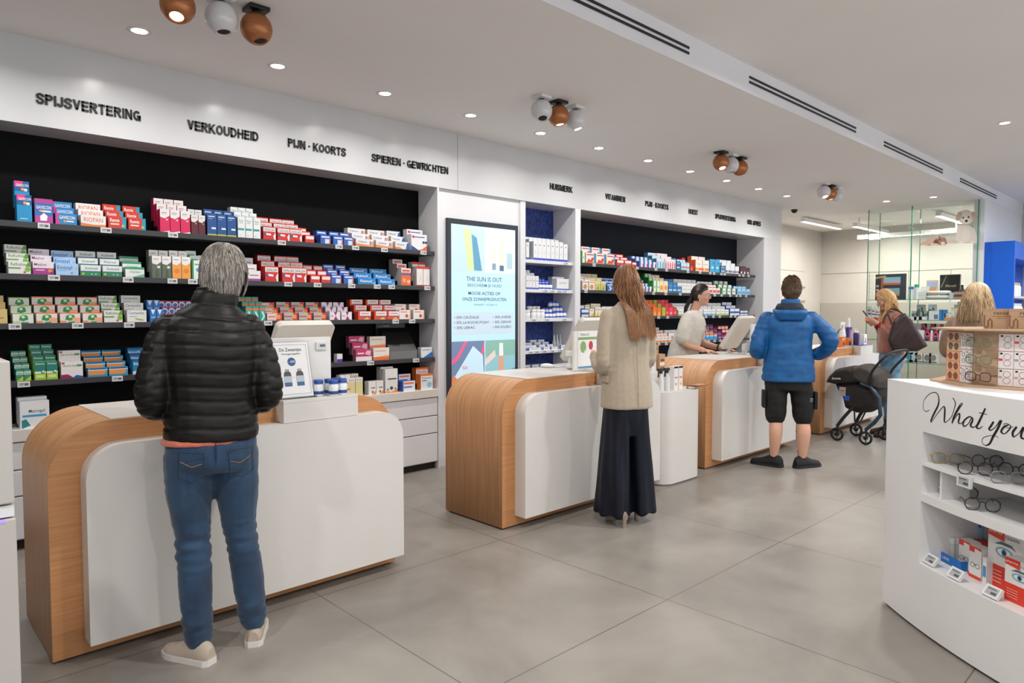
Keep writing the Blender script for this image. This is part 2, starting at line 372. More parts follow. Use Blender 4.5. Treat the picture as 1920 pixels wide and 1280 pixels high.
for xs, kinds, lits, where in (((1.2, 1.415, 1.6), (1, 0, 1), (1, 0, 0), 'over the nearest counter'), ((3.81, 4.0, 4.2), (0, 1, 0), (0, 1, 1), 'over the second counter'),
                       ((6.46, 6.66, 6.85), (1, 0, 1), (1, 0, 0), 'over the third counter'), ((9.02, 9.22, 9.42), (0, 1, 0), (1, 1, 0), 'over the farthest counter')):
    for i in range(3):
        globe(xs[i], 3.68, kinds[i], lits[i], ((-22, 12), (-8, -5), (-14, -10))[i], f"{'copper' if kinds[i] else 'glossy white'} globe spotlight, {('left','middle','right')[i]} of the three {where}", kinds[i])

# ---------------------------------------------------------------- linear lamps in the dispensary
LEDM = M('#fff4e6', .4, 0, 4)
def linear(a, b, z, label):
    a, b = Vector((*a, z)), Vector((*b, z)); d = b-a; L = d.length; rz = math.atan2(d.y, d.x)
    t = empty('linear_lamp', a, rz, label=label, cat='ceiling light', group='linear lamps of the dispensary')
    G().box(0, L, -.04, .04, .006, .07, WHITEP).obj('housing', t); G().box(0, L, -.035, .035, 0, .006, LEDM).obj('diffuser', t)
    G().box(.2, .22, -.01, .01, .07, ZC-z, WHITEP).obj('hanger', t)
    lamp('linear_lamp_light', (a+b)/2+Vector((0, 0, -.02)), 24, .1, (1, .93, .84), shape='RECTANGLE', sy=L*.9, rot=(0, 0, rz+math.pi/2))
linear((11.9, 5.2), (13.5, 5.2), 2.98, 'white linear lamp hanging along the dispensary cabinets')
linear((13.6, 3.1), (13.6, 4.9), 2.78, 'white linear lamp hanging crosswise at the dispensary end wall')
linear((12.6, 4.6), (14.2, 4.6), 2.9, 'slim linear lamp seen through the left edge of the glass cabinet')
linear((12.7, 3.35), (14.1, 3.35), 2.97, 'added linear lamp standing in for a reflection in the tall glass cabinet')  # a reflection in the glass, built as an added lamp

# ---------------------------------------------------------------- fascia lettering
for s, x0, y0, x1, cap in (('SPIJSVERTERING', 68, 193, 263, 18), ('VERKOUDHEID', 352, 242, 484, 16.5), ('PIJN · KOORTS', 540, 275, 648, 14.5), ('SPIEREN · GEWRICHTEN', 697, 300, 840, 13),
                           ('HUISMERK', 1031, 359, 1073, 10.5), ('VITAMINEN', 1135, 378, 1172, 9.5), ('PIJN · KOORTS', 1210, 391, 1253, 9), ('HOEST', 1291, 405, 1308, 8.5), ('SPIJSVERTERING', 1341, 414, 1379, 8), ('ONS ADVIES', 1401, 425, 1426, 8)):
    a = at(x0, y0, 1, 4.997); b = at(x1, y0, 1, 4.997); h = cap*depth(a)/FPX
    z = 2.692 if x0 < 900 else 2.722; h *= 1.08
    g = G()
    boldtext(g, s, (a.x, z), b.x-a.x, h, 4.992, 4.9998, BLK)
    g.obj('wall_lettering', label=f'black raised lettering {s} on the white fascia ' + ('at left' if x0 < 900 else 'farther along'), cat='sign', group='fascia lettering')

# ================================================================ shelving
ROWS_L = [1.985, 1.67, 1.372, 1.022]
TOPN = ['top', 'second', 'third', 'fourth']
def shelf(x0, x1, y0, y1, z, m, label, group, th=.036):
    g = G(); g.box(x0, x1, y0, y1, z-th, z, m)
    return g.obj('wall_shelf', bev=.002, label=label, cat='shelf', group=group)
for i, z in enumerate(ROWS_L): shelf(-1.2, 3.818, 5.04, 5.288, z, SHELFM, f'long anthracite shelf of the near left bay, {TOPN[i]} from above', 'shelves of the near bay')
ROWS_N = [1.975, 1.67, 1.365, 1.03]
for i, z in enumerate(ROWS_N): shelf(4.96, 5.709, 5.03, 5.325, z, FRAMEW, f'white shelf in the narrow blue niche, {TOPN[i]} from above', 'shelves of the blue niche', .034)
shelf(4.96, 5.709, 5.03, 5.325, .80, FRAMEW, 'white shelf in the narrow blue niche, lowest, just above the counter', 'shelves of the blue niche', .034)
ROWS_R = [1.992, 1.685, 1.378, 1.03]
for i, z in enumerate(ROWS_R): shelf(5.803, 10.06 if i < 3 else 9.9, 5.12, 5.445, z, SHELFM, f'long anthracite shelf of the far bay, {TOPN[i]} from above', 'shelves of the far bay')

# base cabinets with drawers
def base_cab(x0, x1, yb, label):
    t = empty('drawer_cabinet', ((x0+x1)/2, 5.2, 0), label=label, cat='cabinet', group='white drawer cabinets under the shelves')
    w = (x1-x0)/2-.002
    g = G(); g.box(-w, w, -.17, yb-5.2, .06, .66, FRAMEW); g.box(-w, w, -.15, yb-5.2, .0, .06, BLK); g.obj('body', t)
    for z0, z1 in ((.07, .325), (.335, .485), (.495, .655)):
        G().box(-w+.002, w-.002, -.195, -.171, z0, z1, FRAMEW).obj('drawer', t, bev=.003)
for i, (a, b) in enumerate(((-1.2, .6), (.6, 1.65), (1.65, 2.72), (2.72, 3.82))): base_cab(a, b, 5.285, 'white drawer cabinet under the near bay, ' + ('partly out of frame at left' if i == 0 else ('leftmost', 'middle', 'rightmost')[i-1] + ' of the three behind the first counter'))
for i, (a, b) in enumerate(((5.81, 6.8), (6.8, 7.8), (7.8, 8.9), (8.9, 10.06))): base_cab(a, b, 5.44, f'white drawer cabinet under the far bay, {ORD[i]} of four')
g = G(); g.box(-1.2, 3.82, 4.99, 5.285, .662, .735, WHITE); g.obj('cabinet_worktop', bev=.003, label='white worktop over the drawer cabinets of the near bay', cat='worktop')
g = G(); g.box(5.803, 10.06, 4.99, 5.445, .662, .735, WHITE); g.obj('cabinet_worktop', bev=.003, label='white worktop over the drawer cabinets of the far bay', cat='worktop')

# price tags clipped on the shelf fronts
TAGM = M('#c9cdd0', .4); TINK = M('#5a5e62', .5)
def tags(pxs, z, yf, where, w=.062, h=.034):
    for i, px in enumerate(pxs):
        p = at(px, 500, 1, yf)
        g = G(); g.box(-w/2, w/2, -.012, -.001, -h/2, h/2, WHITEP); g.box(-w*.42, w*.42, -.0126, -.012, -h*.32, h*.32, TAGM)
        g.box(-w*.36, 0, -.013, -.0126, h*.06, h*.18, TINK); g.box(w*.05, w*.36, -.013, -.0126, -h*.2, h*.18, TINK); g.box(-w*.36, -w*.05, -.013, -.0126, -h*.16, -h*.08, TINK)
        g.obj('price_tag', loc=(p.x, yf, z), label=f"small white price tag on the {where}, {ORD[i] if i < 13 else 'rightmost'}" + ('' if i == 0 else ' from the left'), cat='price tag', group=f'price tags on the {where}')
for z, px, w in ((ROWS_L[0], (84, 200, 325, 528, 635, 666, 720, 793), 'top shelf of the near bay'), (ROWS_L[1], (100, 239, 322, 360, 539, 594, 658, 706, 733, 800), 'second shelf of the near bay'),
              (ROWS_L[2], (24, 142, 239, 500, 740, 771), 'third shelf of the near bay'), (ROWS_L[3], (37, 214, 692, 778), 'fourth shelf of the near bay')): tags(px, z-.019, 5.04, w)
for z, px, w in ((ROWS_R[0], (1113, 1194, 1229, 1249, 1289, 1312, 1331, 1338, 1352, 1358, 1386, 1393, 1403), 'top shelf of the far bay'), (ROWS_R[1], (1098, 1225, 1248, 1275, 1340, 1353, 1369, 1381, 1388, 1399), 'second shelf of the far bay'),
              (ROWS_R[2], (1092, 1235, 1252, 1315, 1324, 1338, 1350, 1371, 1379), 'third shelf of the far bay'), (ROWS_R[3], (1236, 1250, 1330, 1341, 1352, 1361), 'fourth shelf of the far bay')): tags(px, z-.019, 5.12, w, .05, .032)
for z, px, w in ((ROWS_N[0], (1060,), 'top shelf of the blue niche'), (ROWS_N[1], (1022, 1035, 1048, 1058), 'second shelf of the blue niche'), (ROWS_N[2], (1000, 1025, 1058), 'third shelf of the blue niche'), (ROWS_N[3], (994, 1006, 1020, 1035, 1050, 1060), 'fourth shelf of the blue niche')): tags(px, z-.017, 5.03, w, .05, .026)

# ================================================================ product cartons
# a design: words, front colour, side colour, printed shapes in fractions of the front
#  r x0 z0 x1 z1 colour | c x z radius colour | p [(x,z)..] colour | t text x0 z0 x1 z1 colour bold
D = {
 'gavtall': ('tall cyan and pink antacid carton', '#1f93c9', '#1b7fae', [('r', 0, .62, 1, 1, '#155f9e'), ('p', [(0, .8), (.45, .78), (.6, 1), (0, 1)], '#e0408f'), ('c', .55, .7, .1, '#f0a03c'), ('c', .75, .68, .1, '#e9e4e8'), ('t', 'GAVISCON', .12, .8, .95, .9, '#ffffff', 1), ('r', .2, .1, .7, .13, '#bfe3f2')]),
 'gavpink': ('pink striped blue antacid carton', '#2f6fc0', '#a03c80', [('r', 0, .82, 1, 1, '#b6448f'), ('r', 0, 0, 1, .3, '#b64a97'), ('p', [(.3, .1), (.65, .1), (.7, .3), (.5, .42), (.28, .28)], '#f2eef4'), ('t', 'GAVISCON', .08, .58, .92, .72, '#ffffff', 1), ('c', .32, .5, .07, '#f0a03c'), ('r', .4, .45, .9, .53, '#e8e2ec')]),
 'gav': ('blue antacid carton, pink corner', '#2d86c4', '#216aa0', [('p', [(0, 0), (.22, 0), (.1, .55), (.2, 1), (0, 1)], '#d23c8c'), ('t', 'GAVISCON', .18, .5, .9, .8, '#ffffff', 1), ('c', .42, .3, .08, '#f0a03c'), ('r', .5, .25, .85, .38, '#e8e2ec')]),
 'riopan': ('white and orange lettered antacid carton', '#e8e6e6', '#c9c7c7', [('t', 'RIOPAN', .12, .42, .88, .82, '#e0702c', 1), ('p', [(0, 0), (1, 0), (1, .22), (.5, .18), (0, .3)], '#e8843a')]),
 'rennie': ('red antacid carton with cyan end', '#d03a2a', '#b12d20', [('p', [(.72, 0), (1, 0), (1, 1), (.82, 1)], '#1d9db8'), ('t', 'Rennie', .1, .55, .62, .85, '#ffffff', 1), ('r', .12, .3, .6, .42, '#e9d9c9'), ('c', .82, .25, .08, '#f0b040')]),
 'pinktall': ('tall white and crimson carton', '#d62258', '#a81e46', [('p', [(0, .66), (.5, .6), (1, .74), (1, 1), (0, 1)], '#e6e3e2'), ('r', .15, .84, .7, .87, '#8d8d8d'), ('r', .15, .78, .6, .8, '#a9a9a9'), ('p', [(0, 0), (1, 0), (1, .07), (.4, .02)], '#f1ece8'), ('r', .6, .52, .8, .58, '#f3c9d4')]),
 'maroon': ('tall white and maroon carton', '#5c1f2a', '#4a1a22', [('p', [(0, .66), (.5, .6), (1, .74), (1, 1), (0, 1)], '#dedbda'), ('r', .15, .84, .7, .87, '#8d8d8d'), ('r', .6, .52, .8, .58, '#c9a9ae')]),
 'olive': ('tall white and olive carton', '#5d6a58', '#8c8f88', [('p', [(0, .66), (.5, .6), (1, .74), (1, 1), (0, 1)], '#e9e7e5'), ('r', .15, .84, .7, .87, '#8d8d8d'), ('r', .55, .45, .85, .55, '#e4e6e0'), ('p', [(.3, .05), (.7, .05), (.6, .4), (.4, .4)], '#4a5746')]),
 'orangetall': ('tall white and orange carton', '#f0a24a', '#c9c7c2', [('p', [(0, .66), (.5, .6), (1, .74), (1, 1), (0, 1)], '#efedea'), ('r', .15, .84, .7, .87, '#8d8d8d'), ('c', .5, .35, .25, '#e98420')]),
 'navy': ('tall dark blue carton with lime foot', '#1f4f8f', '#173a68', [('r', 0, 0, 1, .07, '#b9c33a'), ('r', .12, .85, .8, .9, '#c9d6e6'), ('r', .12, .76, .55, .79, '#8fa9c9'), ('r', .45, .3, .9, .38, '#e8eef4')]),
 'teal': ('tall white carton with teal band', '#e2e6e6', '#aab4b4', [('r', 0, .36, .85, .46, '#2a9a94'), ('t', 'Physio', .15, .78, .8, .88, '#4a8a8c', 0), ('r', .15, .7, .7, .73, '#9fb5b5'), ('c', .3, .12, .05, '#8a9a9a')]),
 'dafalgan': ('red and white painkiller carton', '#d12a26', '#b32420', [('r', 0, .62, 1, .92, '#e9e5e2'), ('t', 'DAFALGAN', .08, .66, .92, .86, '#5a4a4c', 1), ('p', [(.1, .36), (.62, .32), (.62, .46), (.1, .5)], '#f0e6e6'), ('c', .13, .41, .09, '#2f56a8'), ('p', [(.88, 0), (1, 0), (1, .6), (.8, .3)], '#eee3df')]),
 'bluered': ('small blue and white carton', '#2c5fb8', '#2450a0', [('r', .45, 0, 1, .55, '#cfdcf0'), ('r', .1, .7, .9, .85, '#e8eef6'), ('p', [(.6, 0), (1, 0), (1, .4)], '#b9c8e6'), ('r', .88, 0, 1, .7, '#d3604e')]),
 'flu': ('long white carton with orange print', '#e6e4e4', '#c4c2c2', [('p', [(0, 0), (1, 0), (1, .12), (.5, .28), (0, .4)], '#e98a4a'), ('p', [(.68, .1), (1, .1), (1, .8), (.84, .7)], '#eaa27a'), ('t', 'Voltaren', .1, .5, .6, .8, '#3c6aa8', 0), ('r', .78, .3, .84, .75, '#3c74b8')]),
 'flub': ('long white carton with blue end', '#e6e4e4', '#c4c2c2', [('p', [(0, 0), (.6, 0), (.3, .3), (0, .3)], '#e98a4a'), ('p', [(.75, 0), (1, 0), (1, 1), (.85, .8)], '#2a5cb0'), ('t', 'Voltaren', .1, .5, .65, .8, '#3c6aa8', 0)]),
 'bigwhite': ('large white carton with orange swoosh', '#e8e8ea', '#c6c8cc', [('p', [(0, 0), (.5, 0), (0, .3)], '#24489c'), ('p', [(.3, 0), (1, 0), (1, .35), (.7, .1)], '#e4662a'), ('r', .2, .8, .85, .86, '#54609c'), ('c', .12, .84, .07, '#c8453a'), ('c', .78, .52, .07, '#34406c'), ('c', .93, .52, .07, '#34406c')]),
 'refluthin': ('white carton with green apple print', '#e4e6e0', '#b9bcb4', [('t', 'Refluthin', .1, .66, .78, .9, '#5a6a58', 1), ('c', .86, .38, .16, '#7fb43c'), ('p', [(.75, .6), (.88, .95), (1, 1), (1, .6)], '#5c9c3c'), ('c', .72, .15, .07, '#d2482e'), ('r', 0, .42, .55, .52, '#5d9a4e')]),
 'maalox': ('white carton with purple foot', '#e6e0e6', '#c0a9bc', [('r', 0, 0, 1, .5, '#a8348c'), ('t', 'Maalox', .06, .68, .66, .9, '#8a4a80', 1), ('r', .12, .3, .55, .38, '#e6cfe2'), ('c', .82, .3, .12, '#e08c3c'), ('c', .88, .12, .09, '#7a2a70')]),
 'emistyl': ('light blue carton with blue lettering', '#a9cdee', '#8cb4d8', [('t', 'Emistyl', .06, .5, .72, .82, '#2256a8', 1), ('r', .06, .38, .45, .42, '#6a9ccc'), ('c', .7, .2, .06, '#4a8ccc'), ('c', .9, .6, .04, '#d26a6a')]),
 'antimetil': ('white and green carton with blue band', '#e2e6e4', '#b4bab6', [('t', 'Antimetil', .2, .6, .84, .84, '#2c7a5c', 1), ('r', 0, .38, 1, .46, '#2a5c9c'), ('r', 0, 0, 1, .38, '#2c8a54'), ('c', .12, .2, .08, '#c3c94a'), ('c', .55, .18, .05, '#bfe0cc'), ('c', .75, .18, .05, '#bfe0cc')]),
 'charbon': ('white carton with green top', '#e2e8e4', '#aab8b0', [('r', 0, .78, 1, 1, '#2e9a6c'), ('t', 'Charbon', .22, .42, .78, .66, '#3c8a70', 0), ('p', [(.3, 0), (1, 0), (1, .35)], '#6ab494')]),
 'greenw': ('green edged white carton', '#e6ecea', '#1f8a4a', [('r', 0, 0, .16, 1, '#1f8a4a'), ('c', .55, .5, .15, '#4aa0d0'), ('r', .25, .75, .85, .82, '#6aa88a')]),
 'pinkwh': ('white carton with magenta foot', '#e8e2e6', '#c4bac0', [('r', 0, 0, 1, .22, '#a44a90'), ('p', [(0, .5), (.2, .7), (.15, .9), (0, .95)], '#b03a5c'), ('r', .25, .5, .85, .6, '#8a8088')]),
 'fluim': ('long bright blue carton', '#2a86cc', '#1f6aa6', [('t', 'Fluimucil', .14, .35, .78, .78, '#ffffff', 1), ('p', [(.75, .1), (1, 0), (1, .5)], '#7ab8e4')]),
 'medi': ('tall orange and white carton', '#e86a34', '#b8b2ae', [('r', 0, .76, 1, 1, '#ece6e4'), ('r', 0, .6, 1, .7, '#4a64a8'), ('r', .1, .8, .9, .92, '#d2604a'), ('c', .3, .3, .16, '#f0a06a'), ('c', .75, .22, .14, '#f4b48a')]),
 'redtop': ('tall white carton with red top', '#e9e4e0', '#b8b0ac', [('r', 0, .88, 1, 1, '#cc3028'), ('r', 0, 0, 1, .05, '#cc3028'), ('p', [(.3, .15), (.5, .3), (.7, .7), (.6, .35)], '#dca0a4')]),
 'beige': ('plain kraft beige carton', '#d2b878', '#bca468', [('r', .1, .35, .8, .42, '#8c744a')]),
 'iberog': ('white carton with green leaf print', '#e0e2d8', '#a4a8a0', [('r', 0, .9, 1, 1, '#8cbc3c'), ('p', [(.3, .3), (.5, .2), (.75, .35), (.7, .75), (.5, .85), (.35, .7)], '#2e8a4c'), ('c', .5, .62, .12, '#cfe6c0'), ('r', 0, .12, .35, .2, '#a9cc5c'), ('r', .4, .0, .75, .12, '#2f9a56')]),
 'ibero': ('orange topped leaf print carton', '#e6dcd4', '#a9a29c', [('r', 0, .9, 1, 1, '#e8743c'), ('p', [(.25, .3), (.5, .2), (.75, .35), (.7, .75), (.5, .85), (.3, .7)], '#2e8a4c'), ('c', .5, .62, .12, '#cfe6c0'), ('r', 0, .06, .3, .2, '#e88a50'), ('r', .6, .1, 1, .5, '#f0a880'), ('r', .4, .0, .7, .12, '#2f9a56')]),
 'carmen': ('white herbal carton with leaf', '#e6e6e2', '#b4b4b0', [('t', 'Carmenthin', .08, .66, .88, .9, '#56608c', 1), ('p', [(.4, .35), (.9, .18), (.75, .12), (.45, .22)], '#8cb45c'), ('r', .1, .45, .5, .5, '#a8a8b0')]),
 'vicks': ('blue carton with white badge', '#1f74c4', '#185c9c', [('p', [(.15, .95), (.85, .95), (.5, .55)], '#e8eef4'), ('t', 'VapoRub', .15, .3, .85, .45, '#e8eef4', 1)]),
 'circ': ('blue carton with round emblem', '#2a4a9c', '#a83a4a', [('c', .5, .5, .4, '#e6e8f0'), ('c', .5, .45, .28, '#3c66b4'), ('r', 0, .88, 1, 1, '#c8404a')]),
 'tealsm': ('teal carton with orange band', '#2a9a8c', '#1f7a70', [('r', 0, .72, 1, .86, '#e0703c'), ('p', [(.2, 0), (.6, .3), (.3, .65), (.6, .65), (.9, .3), (.5, 0)], '#c4e6e0')]),
 'bluesm': ('small blue carton with white wave', '#2a62b4', '#204c8c', [('p', [(.2, 0), (.6, .3), (.3, .65), (.6, .65), (.9, .3), (.5, 0)], '#cfe0f2'), ('r', 0, .8, 1, .92, '#e4ecf4')]),
 'streps': ('red lozenge carton with sun emblem', '#e4a29c', '#a8a4a0', [('r', 0, .12, .6, .88, '#e6cfc9'), ('p', [(.62, 0), (1, 0), (1, 1), (.7, 1)], '#d83a3c'), ('c', .78, .48, .2, '#f2c850'), ('c', .78, .48, .12, '#e87a3c'), ('r', .08, .45, .55, .6, '#d8706c')]),
 'strepg': ('grey lozenge carton with sun emblem', '#b8b8b2', '#8c8c88', [('r', 0, .4, .6, .62, '#d2605c'), ('p', [(.62, 0), (1, 0), (1, 1), (.7, 1)], '#d83a3c'), ('c', .78, .48, .2, '#f2c850'), ('c', .78, .48, .12, '#e87a3c'), ('r', 0, 0, .5, .12, '#7a9a7c')]),
 'purx': ('white carton with purple cross print', '#e8e4ea', '#b8b0b8', [('p', [(.4, 1), (.72, 1), (.56, .5)], '#a02a6a'), ('p', [(.38, 0), (.8, 0), (.56, .5)], '#a02a6a'), ('r', .08, .42, .36, .56, '#c890b0')]),
 'orred': ('red and yellow carton with blue stripe', '#e4502c', '#c03c20', [('r', .14, .42, 1, 1, '#ece2dc'), ('r', .14, .36, 1, .46, '#3a5cac'), ('r', .25, .7, .85, .8, '#e0743c'), ('p', [(.4, 0), (.9, 0), (.7, .3)], '#f2b85c')]),
 'whred': ('white carton with red emblem', '#ece6e2', '#c4beba', [('c', .66, .35, .16, '#d4503c'), ('r', .1, .75, .7, .84, '#e07a5c'), ('p', [(.85, 0), (1, 0), (1, 1), (.92, 1)], '#f0c090')]),
 'greens': ('small green and white carton', '#2c8c68', '#256a50', [('r', 0, .55, 1, .85, '#cfe2dc'), ('p', [(0, 0), (.5, .2), (1, .45), (1, 0)], '#b2cc3c'), ('t', 'Dulcolax', .1, .6, .9, .8, '#2c6a5c', 1)]),
 'lime': ('lime and teal carton with wave print', '#1f7c70', '#8cc03c', [('r', 0, 0, 1, .4, '#a4cc3a'), ('r', 0, .36, 1, .46, '#e4ecd8'), ('c', .72, .42, .14, '#1f7c70'), ('c', .76, .45, .09, '#e4ecd8'), ('t', 'DulcoLax', .1, .84, .9, .93, '#ffffff', 1), ('r', .15, .1, .85, .26, '#cfe49c')]),
 'bactin': ('white carton with red and blue foot', '#e8e4e4', '#bcb8b8', [('t', 'Bactin', .1, .7, .48, .82, '#5c9c6c', 1), ('t', 'Easy', .52, .7, .72, .82, '#a86a4c', 1), ('r', .72, .7, .95, .82, '#4aa060'), ('r', .03, .86, .16, .96, '#c8344c'), ('p', [(0, 0), (.6, 0), (.3, .24), (0, .22)], '#9c1f5c'), ('p', [(.5, 0), (1, 0), (1, .1), (.7, .18)], '#2a5cac')]),
 'blueor': ('cyan carton with orange panel', '#2a9ccc', '#1f7ca6', [('p', [(0, .2), (.82, .2), (.95, .5), (.85, .72), (0, .72)], '#e8924c'), ('r', 0, .72, 1, .8, '#e8f0f2'), ('r', .1, .84, .9, .95, '#155f9e')]),
 'imodium': ('blue and white carton with white lettering', '#2a8cc8', '#1f6aa0', [('t', 'Imodium', .06, .62, .86, .82, '#ffffff', 1), ('r', 0, .88, 1, 1, '#155f9e'), ('p', [(0, 0), (1, 0), (1, .4), (0, .2)], '#e4eef2')]),
 'violet': ('small white and violet carton', '#e6e4ea', '#b8b4c0', [('r', 0, 0, 1, .4, '#5c3ca0')]),
 'pinkbox': ('magenta topped white carton', '#c23a6e', '#8c5468', [('r', 0, 0, 1, .38, '#ece4e6'), ('p', [(.55, .6), (.9, .45), (.95, .85), (.7, .9)], '#e8b8c8'), ('r', .1, .6, .5, .72, '#f0dce4')]),
 'worange': ('white carton with orange foot', '#e8e2da', '#beb8b0', [('r', 0, 0, 1, .25, '#e8743a'), ('r', .1, .72, .8, .78, '#c89a7c'), ('p', [(0, .25), (1, .25), (1, .4)], '#eda878')]),
 'wblue': ('white carton with blue triangle', '#e6e8ea', '#b8bcc0', [('p', [(.2, 0), (1, 0), (1, .55)], '#2a74c0'), ('r', .1, .72, .8, .78, '#6a7a8c')]),
 'yellowb': ('pale yellow and white carton', '#ded49c', '#c4bc90', [('r', 0, .78, 1, 1, '#eae6e2'), ('t', 'dermaGel', .15, .84, .85, .93, '#4a6ca8', 1), ('c', .6, .4, .1, '#e4dcae')]),
 'wpurp': ('white carton with purple stripe', '#e8e6ea', '#c0bec4', [('t', 'physio', .2, .6, .8, .72, '#6a4c8c', 1), ('r', 0, .3, 1, .4, '#e08a4c'), ('r', 0, .1, 1, .2, '#d8503c')]),
 'smallw': ('small white carton with orange arc', '#e8e6e4', '#c6c4c2', [('p', [(.25, 0), (1, 0), (1, .28), (.6, .1)], '#e8924c'), ('c', .55, .2, .1, '#4a5058'), ('r', .35, .48, .9, .54, '#3c4044')]),
 'bigw': ('tall white carton with orange arc', '#e6e4e4', '#c2c0c0', [('p', [(0, 0), (1, 0), (1, .16), (.5, .04), (.1, .1)], '#e8924c'), ('c', .5, .2, .1, '#4a5058'), ('c', .2, .15, .06, '#7a8088'), ('c', .82, .17, .06, '#7a8088'), ('r', .2, .56, .9, .61, '#3c4044')]),
 'blueorw': ('white and blue carton with orange title', '#e4e8ee', '#3a5cb0', [('r', .1, .7, .9, .86, '#e8743c'), ('r', .08, .35, .75, .48, '#4a74c0'), ('r', 0, 0, .06, 1, '#3a5cb0')]),
 'orangebox': ('orange sided white carton', '#e6e6ea', '#e8742c', [('r', 0, .88, 1, 1, '#e8742c'), ('t', 'Physiomer', .1, .7, .9, .82, '#2a74c0', 1), ('c', .72, .3, .16, '#8cc8e4'), ('r', .1, .55, .5, .6, '#4a5a78')]),
 'macro': ('large white sachet carton with blue stripe', '#e8eaec', '#c4c8cc', [('t', 'Macrogol', .3, .58, .85, .7, '#3a4450', 1), ('r', .08, .42, .9, .5, '#3aa0d8'), ('p', [(.05, .0), (.35, .1), (.2, .35), (.05, .3)], '#2c8a8c')]),
 'leaf': ('thin blue and white leaflet pack', '#2a8cb4', '#dfe6e8', [('r', 0, .7, 1, 1, '#e8eef0')]),
 'dvit': ('red and white vitamin carton', '#e8e2e0', '#c2bcba', [('p', [(.1, .1), (.3, .45), (.5, .3), (.7, .6), (.9, .5), (.7, .1)], '#d43c2c'), ('r', .85, 0, 1, 1, '#3a9ac8'), ('t', 'D-VIT', .1, .72, .8, .9, '#c8382c', 1), ('p', [(0, 0), (.8, 0), (.8, .16), (0, .1)], '#e8782c')]),
 'redwh': ('small red and white carton', '#d0342c', '#b02a24', [('r', .1, .45, .95, .85, '#ece4e2')]),
 'smbr': ('tiny blue and white carton with red end', '#dfe4ec', '#4a6cac', [('r', 0, 0, .35, 1, '#3a62b0'), ('r', .8, 0, 1, .6, '#cc4c44')]),
 'tealbot': ('white carton with cyan bottle print', '#dfe8ec', '#2a7c9c', [('p', [(.25, 0), (.75, 0), (.75, .55), (.5, .85), (.25, .55)], '#3aa6c8')]),
 'pinkbot': ('white carton with pink bottle print', '#ece4e8', '#b8a8b0', [('p', [(.25, 0), (.75, 0), (.75, .55), (.5, .85), (.25, .55)], '#dc3c64')]),
 'bluedk': ('steel blue carton', '#2a6a9c', '#204c70', [('r', .15, .2, .85, .32, '#dfe8f0'), ('r', .15, .7, .85, .8, '#8fb8d4')]),
 'lbr': ('pale blue carton with red band', '#a9d0e6', '#7ca4bc', [('r', 0, .3, 1, .45, '#d8503c'), ('r', .3, .6, .7, .9, '#e8f0f4')]),
 'wor': ('white carton with orange band near foot', '#e8e2de', '#d86a3c', [('r', 0, .08, 1, .3, '#e8702c'), ('r', .15, .6, .8, .66, '#c8a08c'), ('c', .3, .2, .1, '#f4c83c')]),
 'cyanb': ('bright cyan carton', '#2aa0d0', '#1f80a8', [('r', .3, .3, .7, .42, '#e8f0f4'), ('c', .7, .7, .12, '#1f6ca0')]),
 'wby': ('white carton with blue and yellow print', '#e6e8ec', '#b8bcc4', [('r', 0, .1, 1, .4, '#2a7cc8'), ('c', .5, .25, .12, '#e8c83c'), ('c', .3, .22, .1, '#d8483c')]),
 'peach': ('white and peach carton', '#ece2dc', '#c4bab4', [('c', .5, .35, .22, '#e8744a'), ('c', .3, .3, .14, '#8cb06c'), ('r', .1, .8, .9, .88, '#b87c6c')]),
 'yelgr': ('yellow green carton', '#c2c074', '#a8a25c', [('r', 0, .7, 1, 1, '#d8cc9c'), ('p', [(.2, .1), (.8, .1), (.6, .5)], '#8c9c3c')]),
 'grwh': ('white and green figured carton', '#e6ece8', '#1f8a3c', [('p', [(0, 0), (.3, 0), (.3, 1), (0, 1)], '#7cbc3c'), ('c', .6, .45, .14, '#3a8cc8')]),
 'orwh': ('orange figured white carton', '#f0ddba', '#c8b08c', [('c', .5, .4, .3, '#e89a3c')]),
 'bluem': ('blue cardboard carton with pale band', '#2a7cb8', '#205c8c', [('r', .1, .3, .9, .5, '#cfe0ec')]),
 'white': ('plain white carton', '#e4e4e2', '#bcbcba', [('r', .15, .5, .8, .58, '#9a9a9a')]),
 'redw2': ('white carton with red panel', '#e8e4e2', '#b8b4b2', [('r', .1, .2, .9, .65, '#d4503c')]),
 'grw2': ('white carton with green side panel', '#e6e8e4', '#2a7c4c', [('r', 0, 0, .3, 1, '#1f8a4c'), ('r', .45, .4, .85, .55, '#8c4c6c')]),
 'lblue': ('pale blue carton', '#8cc4e4', '#6c9cc0', [('r', .15, .25, .85, .4, '#2a6ab8'), ('r', .1, .75, .9, .85, '#e4eef4')]),
 'wyel': ('white and yellow carton', '#e8e2d2', '#c4beac', [('p', [(.2, 0), (1, 0), (1, .5), (.6, .3)], '#e0b840'), ('r', .15, .72, .8, .8, '#8c8c8c')]),
 'orng': ('orange carton', '#e8702c', '#c05a20', [('p', [(.2, .1), (.8, .1), (.5, .6)], '#f0c04c')]),
 'grn': ('lime green carton', '#9cbc3c', '#7c9c2c', [('p', [(.2, .1), (.8, .1), (.5, .6)], '#e8a04c')]),
 'red': ('red carton', '#d4302c', '#b02420', [('r', .2, .2, .8, .5, '#e87c6c')]),
 'pink': ('pink carton', '#e8486c', '#c03454', [('r', .2, .2, .8, .4, '#f2a8b8')]),
 'wcol': ('white carton with green foot', '#e8e8e4', '#bcbcb8', [('r', 0, 0, 1, .3, '#a8cc6c'), ('r', .15, .6, .8, .7, '#8c9cb4')]),
 'wcol2': ('white carton with blue foot', '#e8e8e8', '#bcbcbc', [('r', 0, 0, 1, .3, '#6cb0dc'), ('r', .15, .6, .8, .7, '#b48c9c')]),
